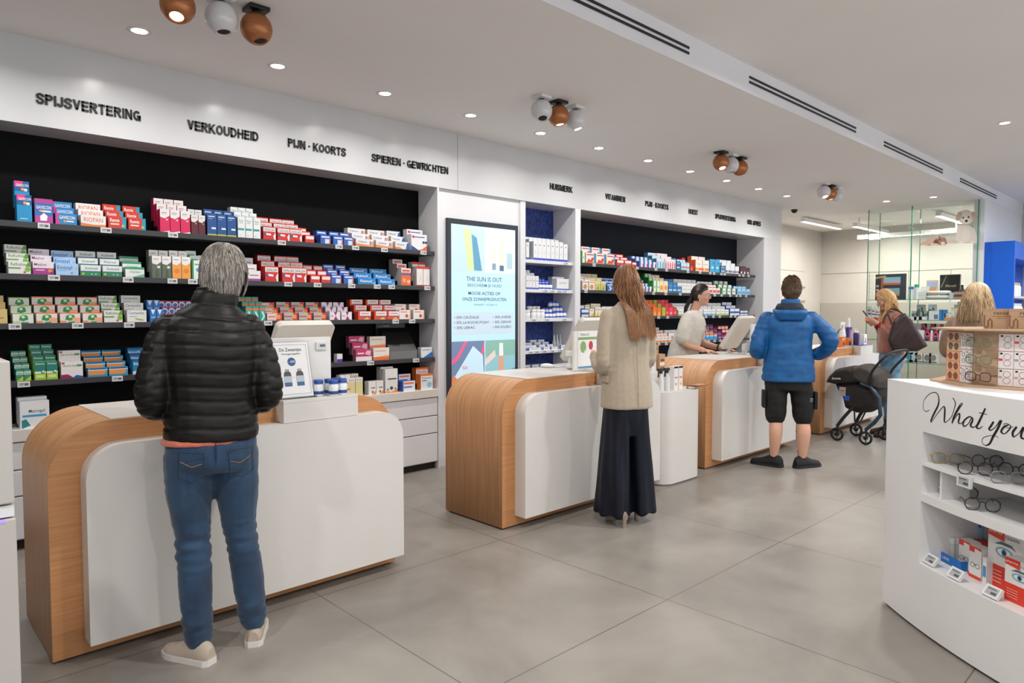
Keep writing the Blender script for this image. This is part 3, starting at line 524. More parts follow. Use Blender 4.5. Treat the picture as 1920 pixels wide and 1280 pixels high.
 'wbl': ('white carton with dark blue band', '#e2e6ec', '#3a5cac', [('r', 0, .3, 1, .6, '#2a56ac'), ]),
 'bluor4': ('blue and orange small carton', '#3a9cd4', '#2c7cac', [('r', 0, .7, 1, 1, '#e07a4c'), ('r', .1, .55, .9, .68, '#e8eef2')]),
 'purp': ('purple carton', '#6c2a6c', '#50204f', [('r', .1, .3, .9, .5, '#c8a0c8')]),
 'maroonb': ('dark maroon carton', '#4a1f2c', '#381820', [('r', .15, .1, .6, .4, '#e4e0e0')]),
 'tubeb': ('tall white carton with blue foot', '#e6e8ea', '#a8acb4', [('r', 0, 0, 1, .12, '#2a4cc0'), ('r', .35, .78, .65, .84, '#6a7486'), ('r', .45, .35, .55, .5, '#c4c8d0')]),
 'cartb': ('white carton with blue foot', '#e4e6e8', '#b8bcc2', [('r', 0, 0, 1, .12, '#2a4cc0'), ('r', .2, .6, .8, .66, '#9aa2b0')]),
 'flatb': ('flat white carton with blue end', '#e4e6ea', '#b8bcc4', [('r', 0, 0, .2, 1, '#3a5cb8'), ('r', .3, .4, .8, .55, '#8c98b8')]),
 'rwbox': ('red and white dental carton', '#e0e4e6', '#b4b8ba', [('r', 0, 0, 1, .2, '#c83c30'), ('r', .1, .4, .9, .5, '#4a6c8c'), ('r', .1, .62, .7, .7, '#c05c50')]),
 'grayprod': ('grey and white bandage carton', '#b8bcbc', '#94989a', [('r', .1, .2, .5, .7, '#6a7472'), ('r', .6, .5, .9, .8, '#4c7a4c')]),
 'bluet': ('slim bright blue carton', '#2a7cc0', '#205c94', [('r', .2, .5, .8, .8, '#cfe0f0')]),
 'orw': ('orange and white bandage carton', '#e4dcd2', '#b8b0a6', [('r', 0, 0, 1, .4, '#e0904c'), ('r', .1, .6, .6, .75, '#5c9cc0')]),
 'heart': ('white and pink pressure meter carton', '#e6e6ea', '#b8b8be', [('p', [(.55, 0), (.7, .0), (.72, .5), (.82, .75), (.9, .5), (.92, 0), (1, 0), (1, .6), (.85, 1), (.7, .95), (.58, .6)], '#d43c68'), ('c', .8, .35, .12, '#4a4e58'), ('r', .05, .4, .4, .5, '#8c98b4')]),
 'baby': ('white carton with blue product photo', '#dfe4ea', '#b0b8c0', [('c', .5, .5, .3, '#4a86c8'), ('r', .1, .05, .9, .2, '#7c8c9c')]),
 'inhaler': ('white carton with grey product photo', '#dcdad6', '#b0aeaa', [('c', .5, .45, .26, '#8c847c'), ('r', .1, .1, .9, .22, '#4c5058')]),
}
def circpts(x, z, r, w, h, n=12):
    rr = r*min(w, h) if h < w else r*w
    rr = r*min(w, h)*1.0
    return [(x*w+rr*math.cos(2*math.pi*i/n), z*h+rr*math.sin(2*math.pi*i/n)) for i in range(n)]
def carton_geo(key, w, h, d, simple=False):
    desc, cf, cs, els = D[key]; g = G()
    g.box(-w/2, w/2, 0, d, 0, h, M(cs, .4)); y = -.0004
    g.box(-w/2, w/2, y, 0, 0, h, M(cf, .38))
    for e in els:
        y -= .00025
        P3 = lambda p: [(a-w/2, y, b) for a, b in p]
        if e[0] == 'r': g.poly(P3([(e[1]*w, e[2]*h), (e[3]*w, e[2]*h), (e[3]*w, e[4]*h), (e[1]*w, e[4]*h)]), M(e[5], .4))
        elif e[0] == 'c': g.poly(P3(circpts(e[1], e[2], e[3]*1.25, w, h)), M(e[4], .4))
        elif e[0] == 'p': g.poly(P3([(a*w, b*h) for a, b in e[1]]), M(e[2], .4))
        elif e[0] == 't':
            if simple: g.poly(P3([(e[2]*w, (e[3]+.05)*h), (e[4]*w, (e[3]+.05)*h), (e[4]*w, (e[5]-.03)*h), (e[2]*w, (e[5]-.03)*h)]), M(e[6], .4))
            else: g.text(e[1], (e[2]*w-w/2, y, e[3]*h), (1, 0, 0), (0, 0, 1), (e[4]-e[2])*w, (e[5]-e[3])*h, M(e[6], .4), .02*e[7])
    return g
RISER = M('#15161a', .25)
_used = {}
TIER = ['front row', 'second row', 'third row', 'fourth row']
def block(key, cols, hpx, tiers, dzpx, z, yf, where, d=.066, simple=False, gap=.93, riser=True, same=False):
    """a stepped group of equal cartons standing on a shelf whose top is z; cols = pixel spans of the front row"""
    desc = D[key][0]; sid = (desc, where); _used[sid] = _used.get(sid, 0)+1
    extra = {1: '', 2: ' (second batch)', 3: ' (third batch)'}
    n = len(cols); me = None; X = []
    for a, b in cols:
        A = at(a, 560, 1, yf); B = at(b, 560, 1, yf); X.append((A.x, B.x))
    ws = [(b-a)*gap for a, b in X]; w = sum(ws)/n
    dp = depth((sum(a+b for a, b in X)/2/n, yf, z)); h = hpx*dp/FPX; dz = dzpx*dp/FPX
    if riser and tiers > 1 and dz > .012:
        g = G(); x0 = X[0][0]; x1 = X[-1][1]
        for t in range(1, tiers): g.box(x0, x1, yf+t*d+.001, yf+tiers*d, z+(t-1)*dz+(0 if t == 1 else 0), z+t*dz-.0005, RISER)
        g.obj('step_riser', label=f'black step riser under {desc}s, {where}' + {1: '', 2: ', farther', 3: ', farthest'}[min(3, _used[sid])], cat='display stand', group='step risers on the shelves')
    b = _used[sid]
    for t in range(tiers):
        for i in range(n):
            j = rnd.uniform(0, .002)
            pos = [] if tiers == 1 else [TIER[t]]
            if n > 1: pos.append(ORD[i] if i else 'leftmost')
            if b > 1: pos.append(('', '', 'farther', 'farthest', 'last', 'endmost')[min(b, 5)])
            CART.append(dict(key=key, w=w, h=h, d=d-.004, simple=simple, loc=((X[i][0]+X[i][1])/2, yf+t*d-(j if t == 0 else 0), z+t*dz),
                label=f'{desc}, {where}' + (', '+', '.join(pos) if pos else ''), group=f'{desc}s, {where}', vis=(w/dp)*((h if t == 0 else min(h, dz+.01))/dp)))
CART = []; _cm = {}
def build_cartons():
    """the 300 that show largest as things, the rest as one object"""
    order = sorted(CART, key=lambda c: -c['vis']); rest = G()
    for i, c in enumerate(order):
        k = (c['key'], round(c['w'], 4), round(c['h'], 4), round(c['d'], 4), c['simple'])
        if k not in _cm: _cm[k] = carton_geo(*k)
        if i < 298:
            if k not in _ms: _ms[k] = _cm[k].mesh('carton')
            o = bpy.data.objects.new('carton', _ms[k]); C.objects.link(o); o.location = c['loc']
            tag(o, c['label'], 'carton', c['group'])
        else:
            q = _cm[k]; b = len(rest.v); L = c['loc']
            rest.v += [(x+L[0], y+L[1], z+L[2]) for x, y, z in q.v]; mm = [rest.mi(m) for m in q.mats]
            rest.f += [tuple(v+b for v in f) for f in q.f]; rest.m += [mm[x] for x in q.m]; rest.s += q.s
    rest.obj('carton_rows', label='remaining small medicine cartons in stepped rows on all the wall shelves', cat='carton', kind='stuff')
_ms = {}
def even(a, b, n): return [(a+(b-a)*i/n, a+(b-a)*(i+1)/n) for i in range(n)]
NB = 'near bay'; yL = 5.058
W1, W2, W3, W4 = [f'{NB} {t} shelf' for t in ('top', 'second', 'third', 'fourth')]
z1, z2, z3, z4 = ROWS_L
for a in [('gavtall', [(36, 66)], 50, 2, 28), ('gavpink', [(69, 105)], 45, 1, 0), ('gav', [(107, 150)], 21, 3, 13), ('riopan', [(154, 204)], 21, 3, 13), ('rennie', [(206, 241), (243, 278)], 22, 3, 13),
          ('pinktall', even(303, 360, 3), 42, 3, 12), ('maroon', even(361, 388, 2), 36, 2, 12), ('navy', even(391, 446, 3), 40, 2, 10), ('teal', even(448, 491, 3), 38, 3, 11),
          ('dafalgan', [(493, 521), (522, 545), (546, 567)], 24, 3, 10), ('redwh', [(573, 591)], 14, 3, 8), ('bluered', [(601, 622), (626, 644), (645, 664)], 16, 2, 9),
          ('flu', [(668, 702), (704, 739)], 14, 3, 11), ('flub', [(741, 768)], 14, 3, 11), ('bigwhite', [(771, 802)], 30, 2, 10)]: block(*a, z1, yL, W1)
for a in [('refluthin', [(16, 61)], 23, 3, 17), ('maalox', [(62, 104)], 24, 3, 13), ('emistyl', [(105, 150)], 22, 3, 13), ('antimetil', [(151, 192), (193, 231)], 20, 3, 14), ('charbon', [(235, 273)], 19, 3, 11),
          ('olive', even(286, 323, 2), 41, 2, 12), ('orangetall', even(324, 359, 2), 41, 2, 12), ('greenw', [(360, 382)], 35, 3, 10), ('white', even(386, 458, 3), 22, 3, 12), ('pinkwh', [(461, 490)], 19, 3, 13),
          ('dafalgan', [(493, 527), (528, 555), (556, 571)], 28, 3, 11), ('redwh', [(581, 602), (603, 620)], 14, 3, 10), ('bluered', [(621, 641), (644, 664)], 16, 3, 10), ('fluim', [(671, 705), (707, 742)], 11, 3, 10),
          ('medi', even(752, 771, 1), 32, 3, 9), ('redtop', even(781, 806, 2), 36, 2, 9)]: block(*a, z2, yL, W2)
for a in [('beige', [(-24, 14)], 27, 3, 13), ('iberog', [(21, 63)], 19, 3, 15), ('ibero', [(65, 108), (110, 151), (153, 192)], 19, 3, 15), ('refluthin', [(193, 230)], 22, 3, 14), ('carmen', [(236, 275)], 22, 3, 14),
          ('vicks', even(280, 305, 2), 24, 2, 17), ('circ', even(308, 385, 6), 15, 3, 12), ('tealsm', even(460, 498, 3), 27, 3, 9), ('streps', [(499, 529)], 14, 3, 10), ('strepg', [(531, 558), (559, 585), (587, 612)], 14, 3, 10),
          ('purx', [(617, 638), (639, 660)], 15, 3, 9), ('orred', [(668, 698), (701, 725), (727, 747)], 15, 3, 11), ('whred', [(749, 769), (773, 797)], 17, 2, 11)]: block(*a, z3, yL, W3)
for a in [('pinkbox', [(-20, 6)], 20, 3, 12), ('greens', even(25, 54, 2), 21, 4, 11), ('lime', even(60, 105, 2), 34, 4, 10), ('bactin', [(109, 153)], 31, 2, 20), ('blueor', even(160, 238, 2), 16, 4, 10), ('imodium', [(244, 286)], 28, 3, 10),
          ('bluesm', even(300, 380, 4), 20, 3, 10), ('violet', [(630, 641)], 16, 1, 0), ('pinkbox', [(665, 697)], 22, 3, 12), ('worange', [(698, 730)], 23, 2, 21), ('wblue', [(788, 810)], 19, 1, 0)]: block(*a, z4, yL, W4, d=.055)
WT = 'near bay worktop'
for a in [('macro', [(28, 88)], 50, 2, 6), ('leaf', even(207, 245, 5), 13, 2, 3), ('wpurp', even(636, 655, 2), 42, 1, 0), ('yellowb', even(650, 679, 2), 35, 2, 6), ('smallw', even(689, 718, 2), 25, 1, 0), ('bigw', [(720, 745)], 45, 2, 3),
          ('blueorw', [(753, 778)], 19, 2, 12), ('orangebox', [(787, 811)], 29, 2, 11)]: block(*a, .735, 5.02, WT, d=.07)
# dark display case on the fourth shelf
g = G(); a = at(732, 600, 1, 5.05).x; b = at(783, 600, 1, 5.05).x
t = empty('display_case', ((a+b)/2, 5.06, z4), label='black angled display case with grey tray, right part of the fourth shelf', cat='display stand')
w = (b-a)/2
g = G(); g.box(-w, w, 0, .2, 0, .07, M('#77777a', .4)); g.obj('tray', t)
g = G(); g.prism([(0, .071), (.2, .071), (.2, .26), (.17, .27)], 0, -w, w, BLACKP); g.obj('black_top', t)
g = G(); g.box(-w-.02, w, .19, .22, 0, .33, M('#1a1a1c', .3)); g.text('e-Swiss', (-w+.02, .1895, .28), (1, 0, 0), (0, 0, 1), .1, .022, M('#c8c8c8')); g.obj('header_board', t)
# far bay
FB = 'far bay'; yR = 5.135
V1, V2, V3, V4 = [f'{FB} {t} shelf' for t in ('top', 'second', 'third', 'fourth')]
z1, z2, z3, z4 = ROWS_R; kw = dict(simple=True)
for a in [('grwh', [(1090, 1096)], 22, 1, 0), ('dvit', [(1098, 1115), (1117, 1134), (1135, 1154)], 19, 2, 12), ('redwh', even(1155, 1184, 2), 11, 3, 6), ('redwh', [(1184, 1193)], 8, 1, 0), ('smbr', even(1198, 1229, 4), 11, 3, 5),
          ('tealbot', even(1230, 1245, 3), 18, 3, 6), ('pinkbot', even(1246, 1266, 5), 18, 3, 6), ('bluedk', [(1267, 1275)], 16, 2, 6), ('lbr', even(1276, 1292, 3), 14, 2, 6), ('red', [(1293, 1299)], 9, 3, 8), ('wor', even(1303, 1329, 2), 21, 2, 7),
          ('cyanb', even(1330, 1349, 2), 24, 1, 0), ('bluedk', [(1350, 1359)], 13, 2, 7), ('wby', even(1360, 1385, 3), 14, 3, 6), ('maroonb', even(1387, 1405, 3), 13, 2, 3)]: block(*a, z1, yR, V1, simple=True)
for a in [('peach', [(1090, 1104), (1105, 1114)], 17, 3, 7), ('yelgr', even(1115, 1136, 2), 17, 3, 7), ('bluesm', even(1138, 1190, 5), 12, 3, 6), ('smbr', even(1196, 1222, 4), 10, 3, 6), ('grwh', even(1224, 1236, 2), 21, 3, 7), ('orwh', even(1236, 1252, 2), 21, 3, 6),
          ('bluem', even(1253, 1277, 3), 12, 3, 7), ('white', even(1278, 1320, 5), 12, 3, 7), ('redw2', even(1322, 1350, 4), 11, 3, 6), ('grw2', even(1352, 1379, 3), 11, 3, 7), ('lblue', even(1382, 1406, 3), 11, 2, 5)]: block(*a, z2, yR, V2, simple=True)
for a in [('wbl', even(1090, 1104, 1), 13, 2, 8), ('wyel', even(1105, 1114, 1), 15, 2, 7), ('wyel', even(1116, 1134, 3), 17, 2, 7), ('wcol', even(1137, 1222, 8), 12, 2, 6), ('orng', even(1224, 1240, 2), 16, 3, 7), ('grn', even(1241, 1248, 1), 16, 3, 7), ('red', even(1248, 1255, 1), 16, 3, 7), ('pink', even(1255, 1262, 1), 16, 3, 7), ('red', even(1262, 1269, 1), 16, 3, 7),
          ('wcol', even(1272, 1318, 5), 11, 3, 6), ('wcol2', even(1319, 1342, 3), 11, 3, 6), ('wcol', even(1343, 1367, 3), 11, 3, 6), ('wbl', even(1369, 1387, 2), 12, 3, 6), ('wbl', even(1388, 1402, 2), 8, 1, 0)]: block(*a, z3, yR, V3, simple=True)
for a in [('wor', even(1226, 1260, 5), 12, 4, 5), ('white', even(1262, 1316, 5), 11, 3, 5), ('bluor4', even(1317, 1346, 4), 12, 3, 5), ('purp', even(1347, 1361, 2), 9, 4, 6), ('redwh', even(1362, 1381, 3), 12, 3, 6)]: block(*a, z4, yR, V4, simple=True)
# niche
z1, z2, z3, z4 = ROWS_N; yN = 5.045
N1, N2, N3, N4 = [f'blue niche {t} shelf' for t in ('top', 'second', 'third', 'fourth')]
for a in [('tubeb', [(986, 992)], 32, 1, 0), ('tubeb', even(1000, 1064, 8), 34, 3, 5)]: block(*a, z1, yN, N1)
for a in [('cartb', even(986, 1010, 4), 25, 3, 6), ('cartb', even(1043, 1067, 1), 21, 2, 4)]: block(*a, z2, yN, N2)
for a in [('flatb', even(986, 1015, 1), 5, 3, 4), ('flatb', even(1016, 1046, 2), 5, 4, 4), ('flatb', even(1048, 1066, 1), 7, 1, 0)]: block(*a, z4, yN, N4)
block('flatb', even(986, 1036, 3), 8, 2, 5, .80, yN, 'blue niche lowest shelf')
JW = M('#e6e8ea', .25); JB = M('#2448b8', .3)
def jar(r, h, cap, label, group, loc, body=JW, capc=JB, band=None):
    t = empty('jar', loc, label=label, cat='jar', group=group)
    g = G(); g.lathe([(r*.9, 0), (r, .004), (r, h*.66), (r*.72, h*.74), (r*.72, h*.76)], body, 20)
    if band: g.lathe([(r*1.006, h*.1), (r*1.006, h*.3)], band, 20)
    g.obj('body', t); G().lathe([(r*.95 if cap else r*.8, h*.76), (r*.97 if cap else r*.8, h*.98), (r*.85, h)], capc, 20).obj('cap', t)
    return t
def jars(cols, hpx, z, yf, tiers, dzpx, words, where, capc=JB, body=JW):
    src = None
    for t in range(tiers):
        for i, (a, b) in enumerate(cols):
            A = at(a, 560, 1, yf).x; B = at(b, 560, 1, yf).x; dp = depth((A, yf, z)); h = hpx*dp/FPX
            w = (B-A)*.46; p = ((A+B)/2, yf+w+t*(2*w+.006), z+t*dzpx*dp/FPX)
            lb = f'{words}, {where}, {TIER[t]}' + (f', {ORD[i]}' if len(cols) > 1 else '')
            if src is None: src = jar(w, h, True, lb, f'{words}s, {where}', p, body, capc, M('#3a5cb8') if capc is JB else None)
            else: dup(src, p, label=lb)
        if t and dzpx:
            X0 = at(cols[0][0], 560, 1, yf).x; X1 = at(cols[-1][1], 560, 1, yf).x
            G().box(X0, X1, yf+t*(2*w+.006), yf+(t+1)*(2*w+.006), z, z+t*dzpx*dp/FPX-.0005, FRAMEW).obj('step_riser', label=f'white step under {words}s, {where}, {TIER[t]}', cat='display stand', group='step risers on the shelves')
jars(even(1011, 1038, 4), 13, z2, yN, 3, 5, 'small blue capped jar', N2)
jars(even(986, 998, 1), 16, z3, yN, 2, 6, 'wide white jar', N3, WHITEP)
jars(even(1000, 1024, 3), 17, z3, yN, 2, 6, 'white lidded jar', N3, WHITEP)
jars(even(1025, 1044, 3), 12, z3, yN, 2, 8, 'blue capped white jar', N3)
jars(even(1045, 1064, 3), 14, z3, yN, 3, 9, 'squat blue capped jar', N3)
for i, px in enumerate((1040, 1047, 1054)):
    p = at(px, 650, 1, 5.16)
    G().lathe([(.02, 0), (.021, .06), (.012, .1), (.005, .15), (.002, .155)], M('#c8ccd2', .25), 14).obj('dropper_bottle', loc=(p.x, 5.17+.01*i, z4), label=f'pointed white bottle at the back of the fourth niche shelf, {("left", "middle", "right")[i]}', cat='bottle', group='pointed bottles in the blue niche')

build_cartons()
# ================================================================ advertising screen
sx0, sx1, sz1, sz0 = 3.938, 4.84, 2.30, .64
t = empty('advertising_screen', ((sx0+sx1)/2, 5.03, sz0), label='tall black framed screen with pale blue sun care advert on white panel', cat='screen')
w = (sx1-sx0)/2; H = sz1-sz0
G().box(-w, w, -.03, .0, 0, H, M('#2c323b', .35)).obj('frame', t, bev=.003)
def E_(h, s=.36): return M(h, .3, 0, s)
iw = w-.042; g = G()
def Q(x0, x1, z0, z1, m, y=-.0305): g.poly([(-iw+x0*2*iw, y, .05+z0*(H-.1)), (-iw+x1*2*iw, y, .05+z0*(H-.1)), (-iw+x1*2*iw, y, .05+z1*(H-.1)), (-iw+x0*2*iw, y, .05+z1*(H-.1))], m)
def QP(pts, m, y=-.031): g.poly([(-iw+a*2*iw, y, .05+b*(H-.1)) for a, b in pts], m)
Q(0, 1, 0, 1, E_('#b9e0f2'))
Q(0, .5, .72, 1, E_('#b8d2dc'), -.0307); Q(.5, 1, .72, 1, E_('#d2e9f4'), -.0307)
QP([(.18, .98), (.28, .98), (.34, .73), (.24, .73)], E_('#c6dc9c')); QP([(.3, .95), (.38, .93), (.46, .73), (.34, .73)], E_('#5c94b4'), -.0312)
Q(.62, .68, .76, .88, E_('#e4dcc8'), -.031); Q(.62, .68, .74, .78, E_('#7c98ac'), -.0312); Q(.74, .81, .75, .96, E_('#ded8c4'), -.031); Q(.74, .81, .735, .77, E_('#4c6c84'), -.0312); Q(.86, .95, .75, .85, E_('#a8c4cc'), -.031)
for s, x0, x1, z, h, c in (('THE SUN IS OUT', .22, .78, .665, .028, '#3c5c74'), ('BESCHERM JE HUID', .24, .77, .632, .018, '#5c7c94'), ('MOOIE ACTIES OP', .25, .75, .582, .02, '#28485c'), ('ONZE ZONNEPRODUCTEN', .16, .85, .546, .02, '#28485c'), ('VANAF 1 STUK !!!', .33, .7, .516, .012, '#6c8ca4')):
    g.text(s, (-iw+x0*2*iw, -.0313, .05+z*(H-.1)), (1, 0, 0), (0, 0, 1), (x1-x0)*2*iw, h*(H-.1), E_(c, .28), .01)
Q(0.02, .97, .34, .475, E_('#c3d6e4', .34), -.0309)
for k_, (a, b) in enumerate((('• 50% CAUDALIE', '• 30% AVENE'), ('• 30% LA ROCHE POSAY', '• 30% CERAVE'), ('• 30% LIERAC', '• 30% SOLERO'))):
    z = .437-.031*k_; wa = (.37, .53, .31)[k_]
    g.text(a, (-iw+.04*2*iw, -.0313, .05+z*(H-.1)), (1, 0, 0), (0, 0, 1), wa*2*iw, .016*(H-.1), E_('#28485c', .28), .01)
    g.text(b, (-iw+.63*2*iw, -.0313, .05+z*(H-.1)), (1, 0, 0), (0, 0, 1), .3*2*iw, .016*(H-.1), E_('#28485c', .28), .01)
Q(0, .495, 0, .3, E_('#6c82a4'), -.0309); Q(.51, 1, 0, .3, E_('#8cc0cc'), -.0309); Q(.51, 1, .2, .3, E_('#84b4a8'), -.031)
QP([(0, .19), (.07, .21), (.19, .3), (.24, .3), (.1, .19), (0, .16)], E_('#e0608c')); QP([(.42, .18), (.495, .24), (.495, .3), (.46, .26)], E_('#e0608c'))
QP([(.0, .06), (.32, .27), (.47, .21), (.495, 0), (0, 0)], E_('#c4e2f4'), -.0312); QP([(0, .06), (.02, .1), (.26, .0), (0, 0)], E_('#e07a50'), -.0314)
g.text('50', (-iw+.16*2*iw, -.0316, .05+.13*(H-.1)), (1, 0, 0), (0, 0, 1), .07*2*iw, .02*(H-.1), E_('#e0502c'), .02)
QP([(.72, .02), (.8, .02), (.81, .2), (.72, .2)], E_('#d4a088'), -.0312); QP([(.73, .2), (.8, .2), (.795, .28), (.735, .28)], E_('#dfe8ec'), -.0313); QP([(.51, .14), (.68, .2), (.66, .24), (.51, .18)], E_('#dccfc8'), -.0311); QP([(.51, .02), (1, .1), (1, .12), (.51, .04)], E_('#5c94ac'), -.0311)
g.obj('display', t)

# ================================================================ service counters
CX = (.53, 3.03, 5.545, 8.06); CN = ('nearest', 'second', 'third', 'farthest')
def make_counter():
    t = empty('service_counter', (0, 3.28, 0), label='x', cat='counter', group='oak and white service counters')
    g = G(); pf = rrect(0, 1.66, .012, .985, .235, 16, (0, 0, 1, 1))
    g.prism(pf, 1, .0015, .6, WOODV, True); o = g.obj('oak_shell', t)
    g = G(); g.prism(pf, 1, 0, .0014, WOODH); g.obj('oak_front', t)
    g = G(); g.box(.02, 1.64, .02, .58, 0, .012, BLK); g.obj('plinth', t)
    g = G(); g.box(.235, 1.425, .012, .6, .9855, .989, WHITE); g.obj('worktop', t)
    g = G(); g.prism(rrect(.115, 1.655, .075, .895, .14, 12, (0, 0, 1, 1)), 1, -.1, -.001, WHITE, False); g.obj('front_panel', t, bev=.004)
    g = G(); g.box(.96, 1.375, -.092, -.001, .896, .99, WHITE); g.box(.96, 1.375, -.092, .12, .99, 1.008, WHITE); g.obj('raised_shelf', t, bev=.002)
    return t
ct = make_counter(); CT = []
for i, x in enumerate(CX):
    lb = f'oak and white counter with rounded top corners, {CN[i]} from the camera'
    if i == 0: ct.location.x = x; ct['label'] = lb; CT.append(ct)
    else: CT.append(dup(ct, (x, 3.28, 0), label=lb))
ZT = .99; ZR = 1.0085
SCRW = noisy('putty plastic', '#cfc9c0', '#d4cec6', nscale=6, rough=(.35, .45))
def make_monitor():
    t = empty('till_screen', (0, 0, 0), label='x', cat='screen', group='till screens leaning on the counters')
    T = Matrix.Translation((0, .07, .06)) @ Matrix.Rotation(R(34), 4, 'X')
    g = G(); g.prism(rrect(-.17, .17, .0, .40, .03, 6), 1, -.022, .022, SCRW, False, T); g.obj('housing', t, bev=.008)
    g = G(); g.prism(rrect(-.15, .15, .02, .38, .01, 3), 1, .0225, .0235, M('#101215', .15), False, T); g.obj('display', t)
    g = G(); g.box(-.05, .05, -.02, .14, 0, .012, SCRW); g.tube([(0, .07, .012), (0, .04, .1), (0, -.02, .19)], .017, SCRW, 10); g.obj('stand', t, bev=.002)
    return t
mn = make_monitor()
for i, x in enumerate(CX):
    if i == 3: continue
    p = (x+1.27, 3.70, ZT); lb = f'putty coloured till screen seen from behind, leaning over the {CN[i]} counter'
    if i == 0: mn.location = p; mn['label'] = lb
    else: dup(mn, p, label=lb)
# sign boards on the raised shelves
BW = M('#e6e4e0', .35)
def board(i, x0, w, lb):
    g = G(); g.box(0, w, 0, .02, 0, .30, BW); g.box(0, w, .0, .05, 0, .004, BW)
    return g.obj('sign_board', loc=(x0, 3.345, ZR), bev=.002, label=lb, cat='board', group='white boards on the counters')
board(0, 1.475, .36, 'white upright board behind the slanted discount sign')
o = board(1, 3.905, .34, 'white upright board carrying the green eye drop poster'); o.location.y = 3.425; o.location.z = ZT+.0005; board(2, 6.52, .34, 'white upright board beside the brown bottles on the third counter')
# the discount sign, leaning back in an acrylic holder
t = empty('discount_sign', (1.49, 3.255, ZR), label='slanted white paper sign De Zwaantjes minus 20 percent in acrylic holder', cat='sign')
T = Matrix.Rotation(R(-14), 4, 'X')
g = G(); g.box(0, .2, 0, .003, 0, .29, ACR, T); g.box(0, .2, -.03, .06, 0, .003, ACR); g.obj('holder', t)
g = G(); g.box(.004, .196, -.0015, -.0002, .004, .286, PAPER, T)
def TP(x, z, y=-.002): return T @ Vector((x, y, z))
def fl(x0, x1, z0, z1, m, y=-.002): g.poly([TP(x0, z0, y), TP(x1, z0, y), TP(x1, z1, y), TP(x0, z1, y)], m)
INK = M('#3a4450', .6); BLU = M('#2c568c', .5)
for a in ((.014, .186, .018, .0192), (.014, .186, .272, .2732), (.014, .0152, .018, .272), (.1848, .186, .018, .272)): fl(*a, INK)
def tt(s, x, z, w, h, m, b=.02): vs, fs = textgeo(s, b); g.add([TP(x+a*w, z+c*h, -.0024) for a, c in vs], fs, m)
tt('De Zwaantjes', .04, .24, .118, .018, INK); tt('Vermageringspillen', .048, .222, .102, .009, INK)
for cx, cz, r, m in ((.098, .185, .022, BLU),): g.poly([TP(cx+r*math.cos(2*math.pi*k/24), cz+r*math.sin(2*math.pi*k/24), -.0022) for k in range(24)], m)
tt('- 20%', .082, .18, .034, .012, PAPER, .02)
for cx in (.068, .134):
    fl(cx-.011, cx+.011, .136, .148, M('#9aa2a8', .5)); g.poly([TP(cx+a, b, -.0021) for a, b in ((-.02, .06), (.02, .06), (.021, .11), (.018, .128), (.011, .136), (-.011, .136), (-.018, .128), (-.021, .11))], M('#4c4644', .4))
    fl(cx-.02, cx+.02, .075, .112, M('#b8c4d0', .5), -.0023); fl(cx-.02, cx+.02, .062, .08, M('#3c6690', .5), -.0024)
tt('+', .096, .1, .008, .008, INK)
g.obj('printed_paper', t)
g = G(); g.box(0, .062, -.012, 0, 0, .038, WHITEP); g.box(.01, .056, -.0125, -.012, .006, .032, TAGM); g.box(.02, .05, -.013, -.0125, .014, .026, TINK)
g.obj('price_label', loc=(1.745, 3.3445, ZR+.235), label='grey electronic price label on the white board above the jars', cat='price tag')
src = None
for k_, (dx, dy) in enumerate(((0, 0), (.062, -.055), (.07, .012), (.126, -.035), (.13, .03))):
    p = (1.715+dx*.95, 3.265+dy*.9-.005, ZR)
    lb = 'white pill jar with dark blue cap beside the discount sign, ' + ('leftmost', 'front middle', 'rear middle', 'front right', 'rear right')[k_]
    if src is None: src = jar(.0255, .083, True, lb, 'blue capped pill jars on the nearest counter', p, JW, M('#1f4aa0', .3), M('#2c4a8c'))
    else: dup(src, p, label=lb)
# eye drop poster on the second counter
t = empty('eye_drop_poster', (3.945, 3.4245, ZT+.02), label='green and white eye drop poster THEALOZ on the second counter', cat='poster')
g = G(); g.box(0, .24, -.003, 0, 0, .275, PAPER); y = -.0034
g.box(0, .24, y, -.003, 0, .012, M('#5c9cc8')); g.box(.0, .24, y, -.003, .215, .235, M('#8ca86c'))
g.text('THEALOZ', (.02, y, .246), (1, 0, 0), (0, 0, 1), .11, .018, INK, .02)
g.poly([(.06+.035*math.cos(2*math.pi*k/20), y, .16+.045*math.sin(2*math.pi*k/20)) for k in range(20)], M('#8cae6c'))
g.poly([(.15+.025*math.cos(2*math.pi*k/20), y, .17+.035*math.sin(2*math.pi*k/20)) for k in range(20)], M('#c8304c'))
g.text('eye', (.07, y-.0003, .12), (1, 0, 0), (0, 0, 1), .05, .025, M('#e8f0e4'), .02); g.obj('print', t)
# desk clutter on the second counter
g = G(); g.ell((0, 0, .014), (.032, .055, .02), WHITEP, 18, 10, f=lambda p: Vector((p.x, p.y, max(p.z, -.013))))
g.obj('computer_mouse', loc=(4.0, 3.80, ZT+.0005), rot=.6, label='white computer mouse on the second counter', cat='mouse')
def keyboard(loc, rot, lb):
    t = empty('keyboard', loc, rot, label=lb, cat='keyboard')
    G().box(-.17, .17, -.06, .06, 0, .012, WHITEP).obj('case', t, bev=.003)
    g = G()
    for r in range(4):
        for c in range(14): g.box(-.162+c*.0233, -.142+c*.0233, -.05+r*.026, -.028+r*.026, .0125, .016, M('#c9c7c4'))
    g.obj('keys', t); return t
keyboard((4.22, 3.82, ZT+.0005), .1, 'white keyboard behind the hand scanner on the second counter')
t = empty('hand_scanner', (4.06, 3.58, ZT+.0005), .5, label='white hand scanner standing in its cradle on the second counter', cat='scanner')
g = G(); g.ell((0, 0, .02), (.07, .05, .028), WHITEP, 20, 10, f=lambda p: Vector((p.x, p.y, max(p.z, -.019)))); g.obj('cradle', t)
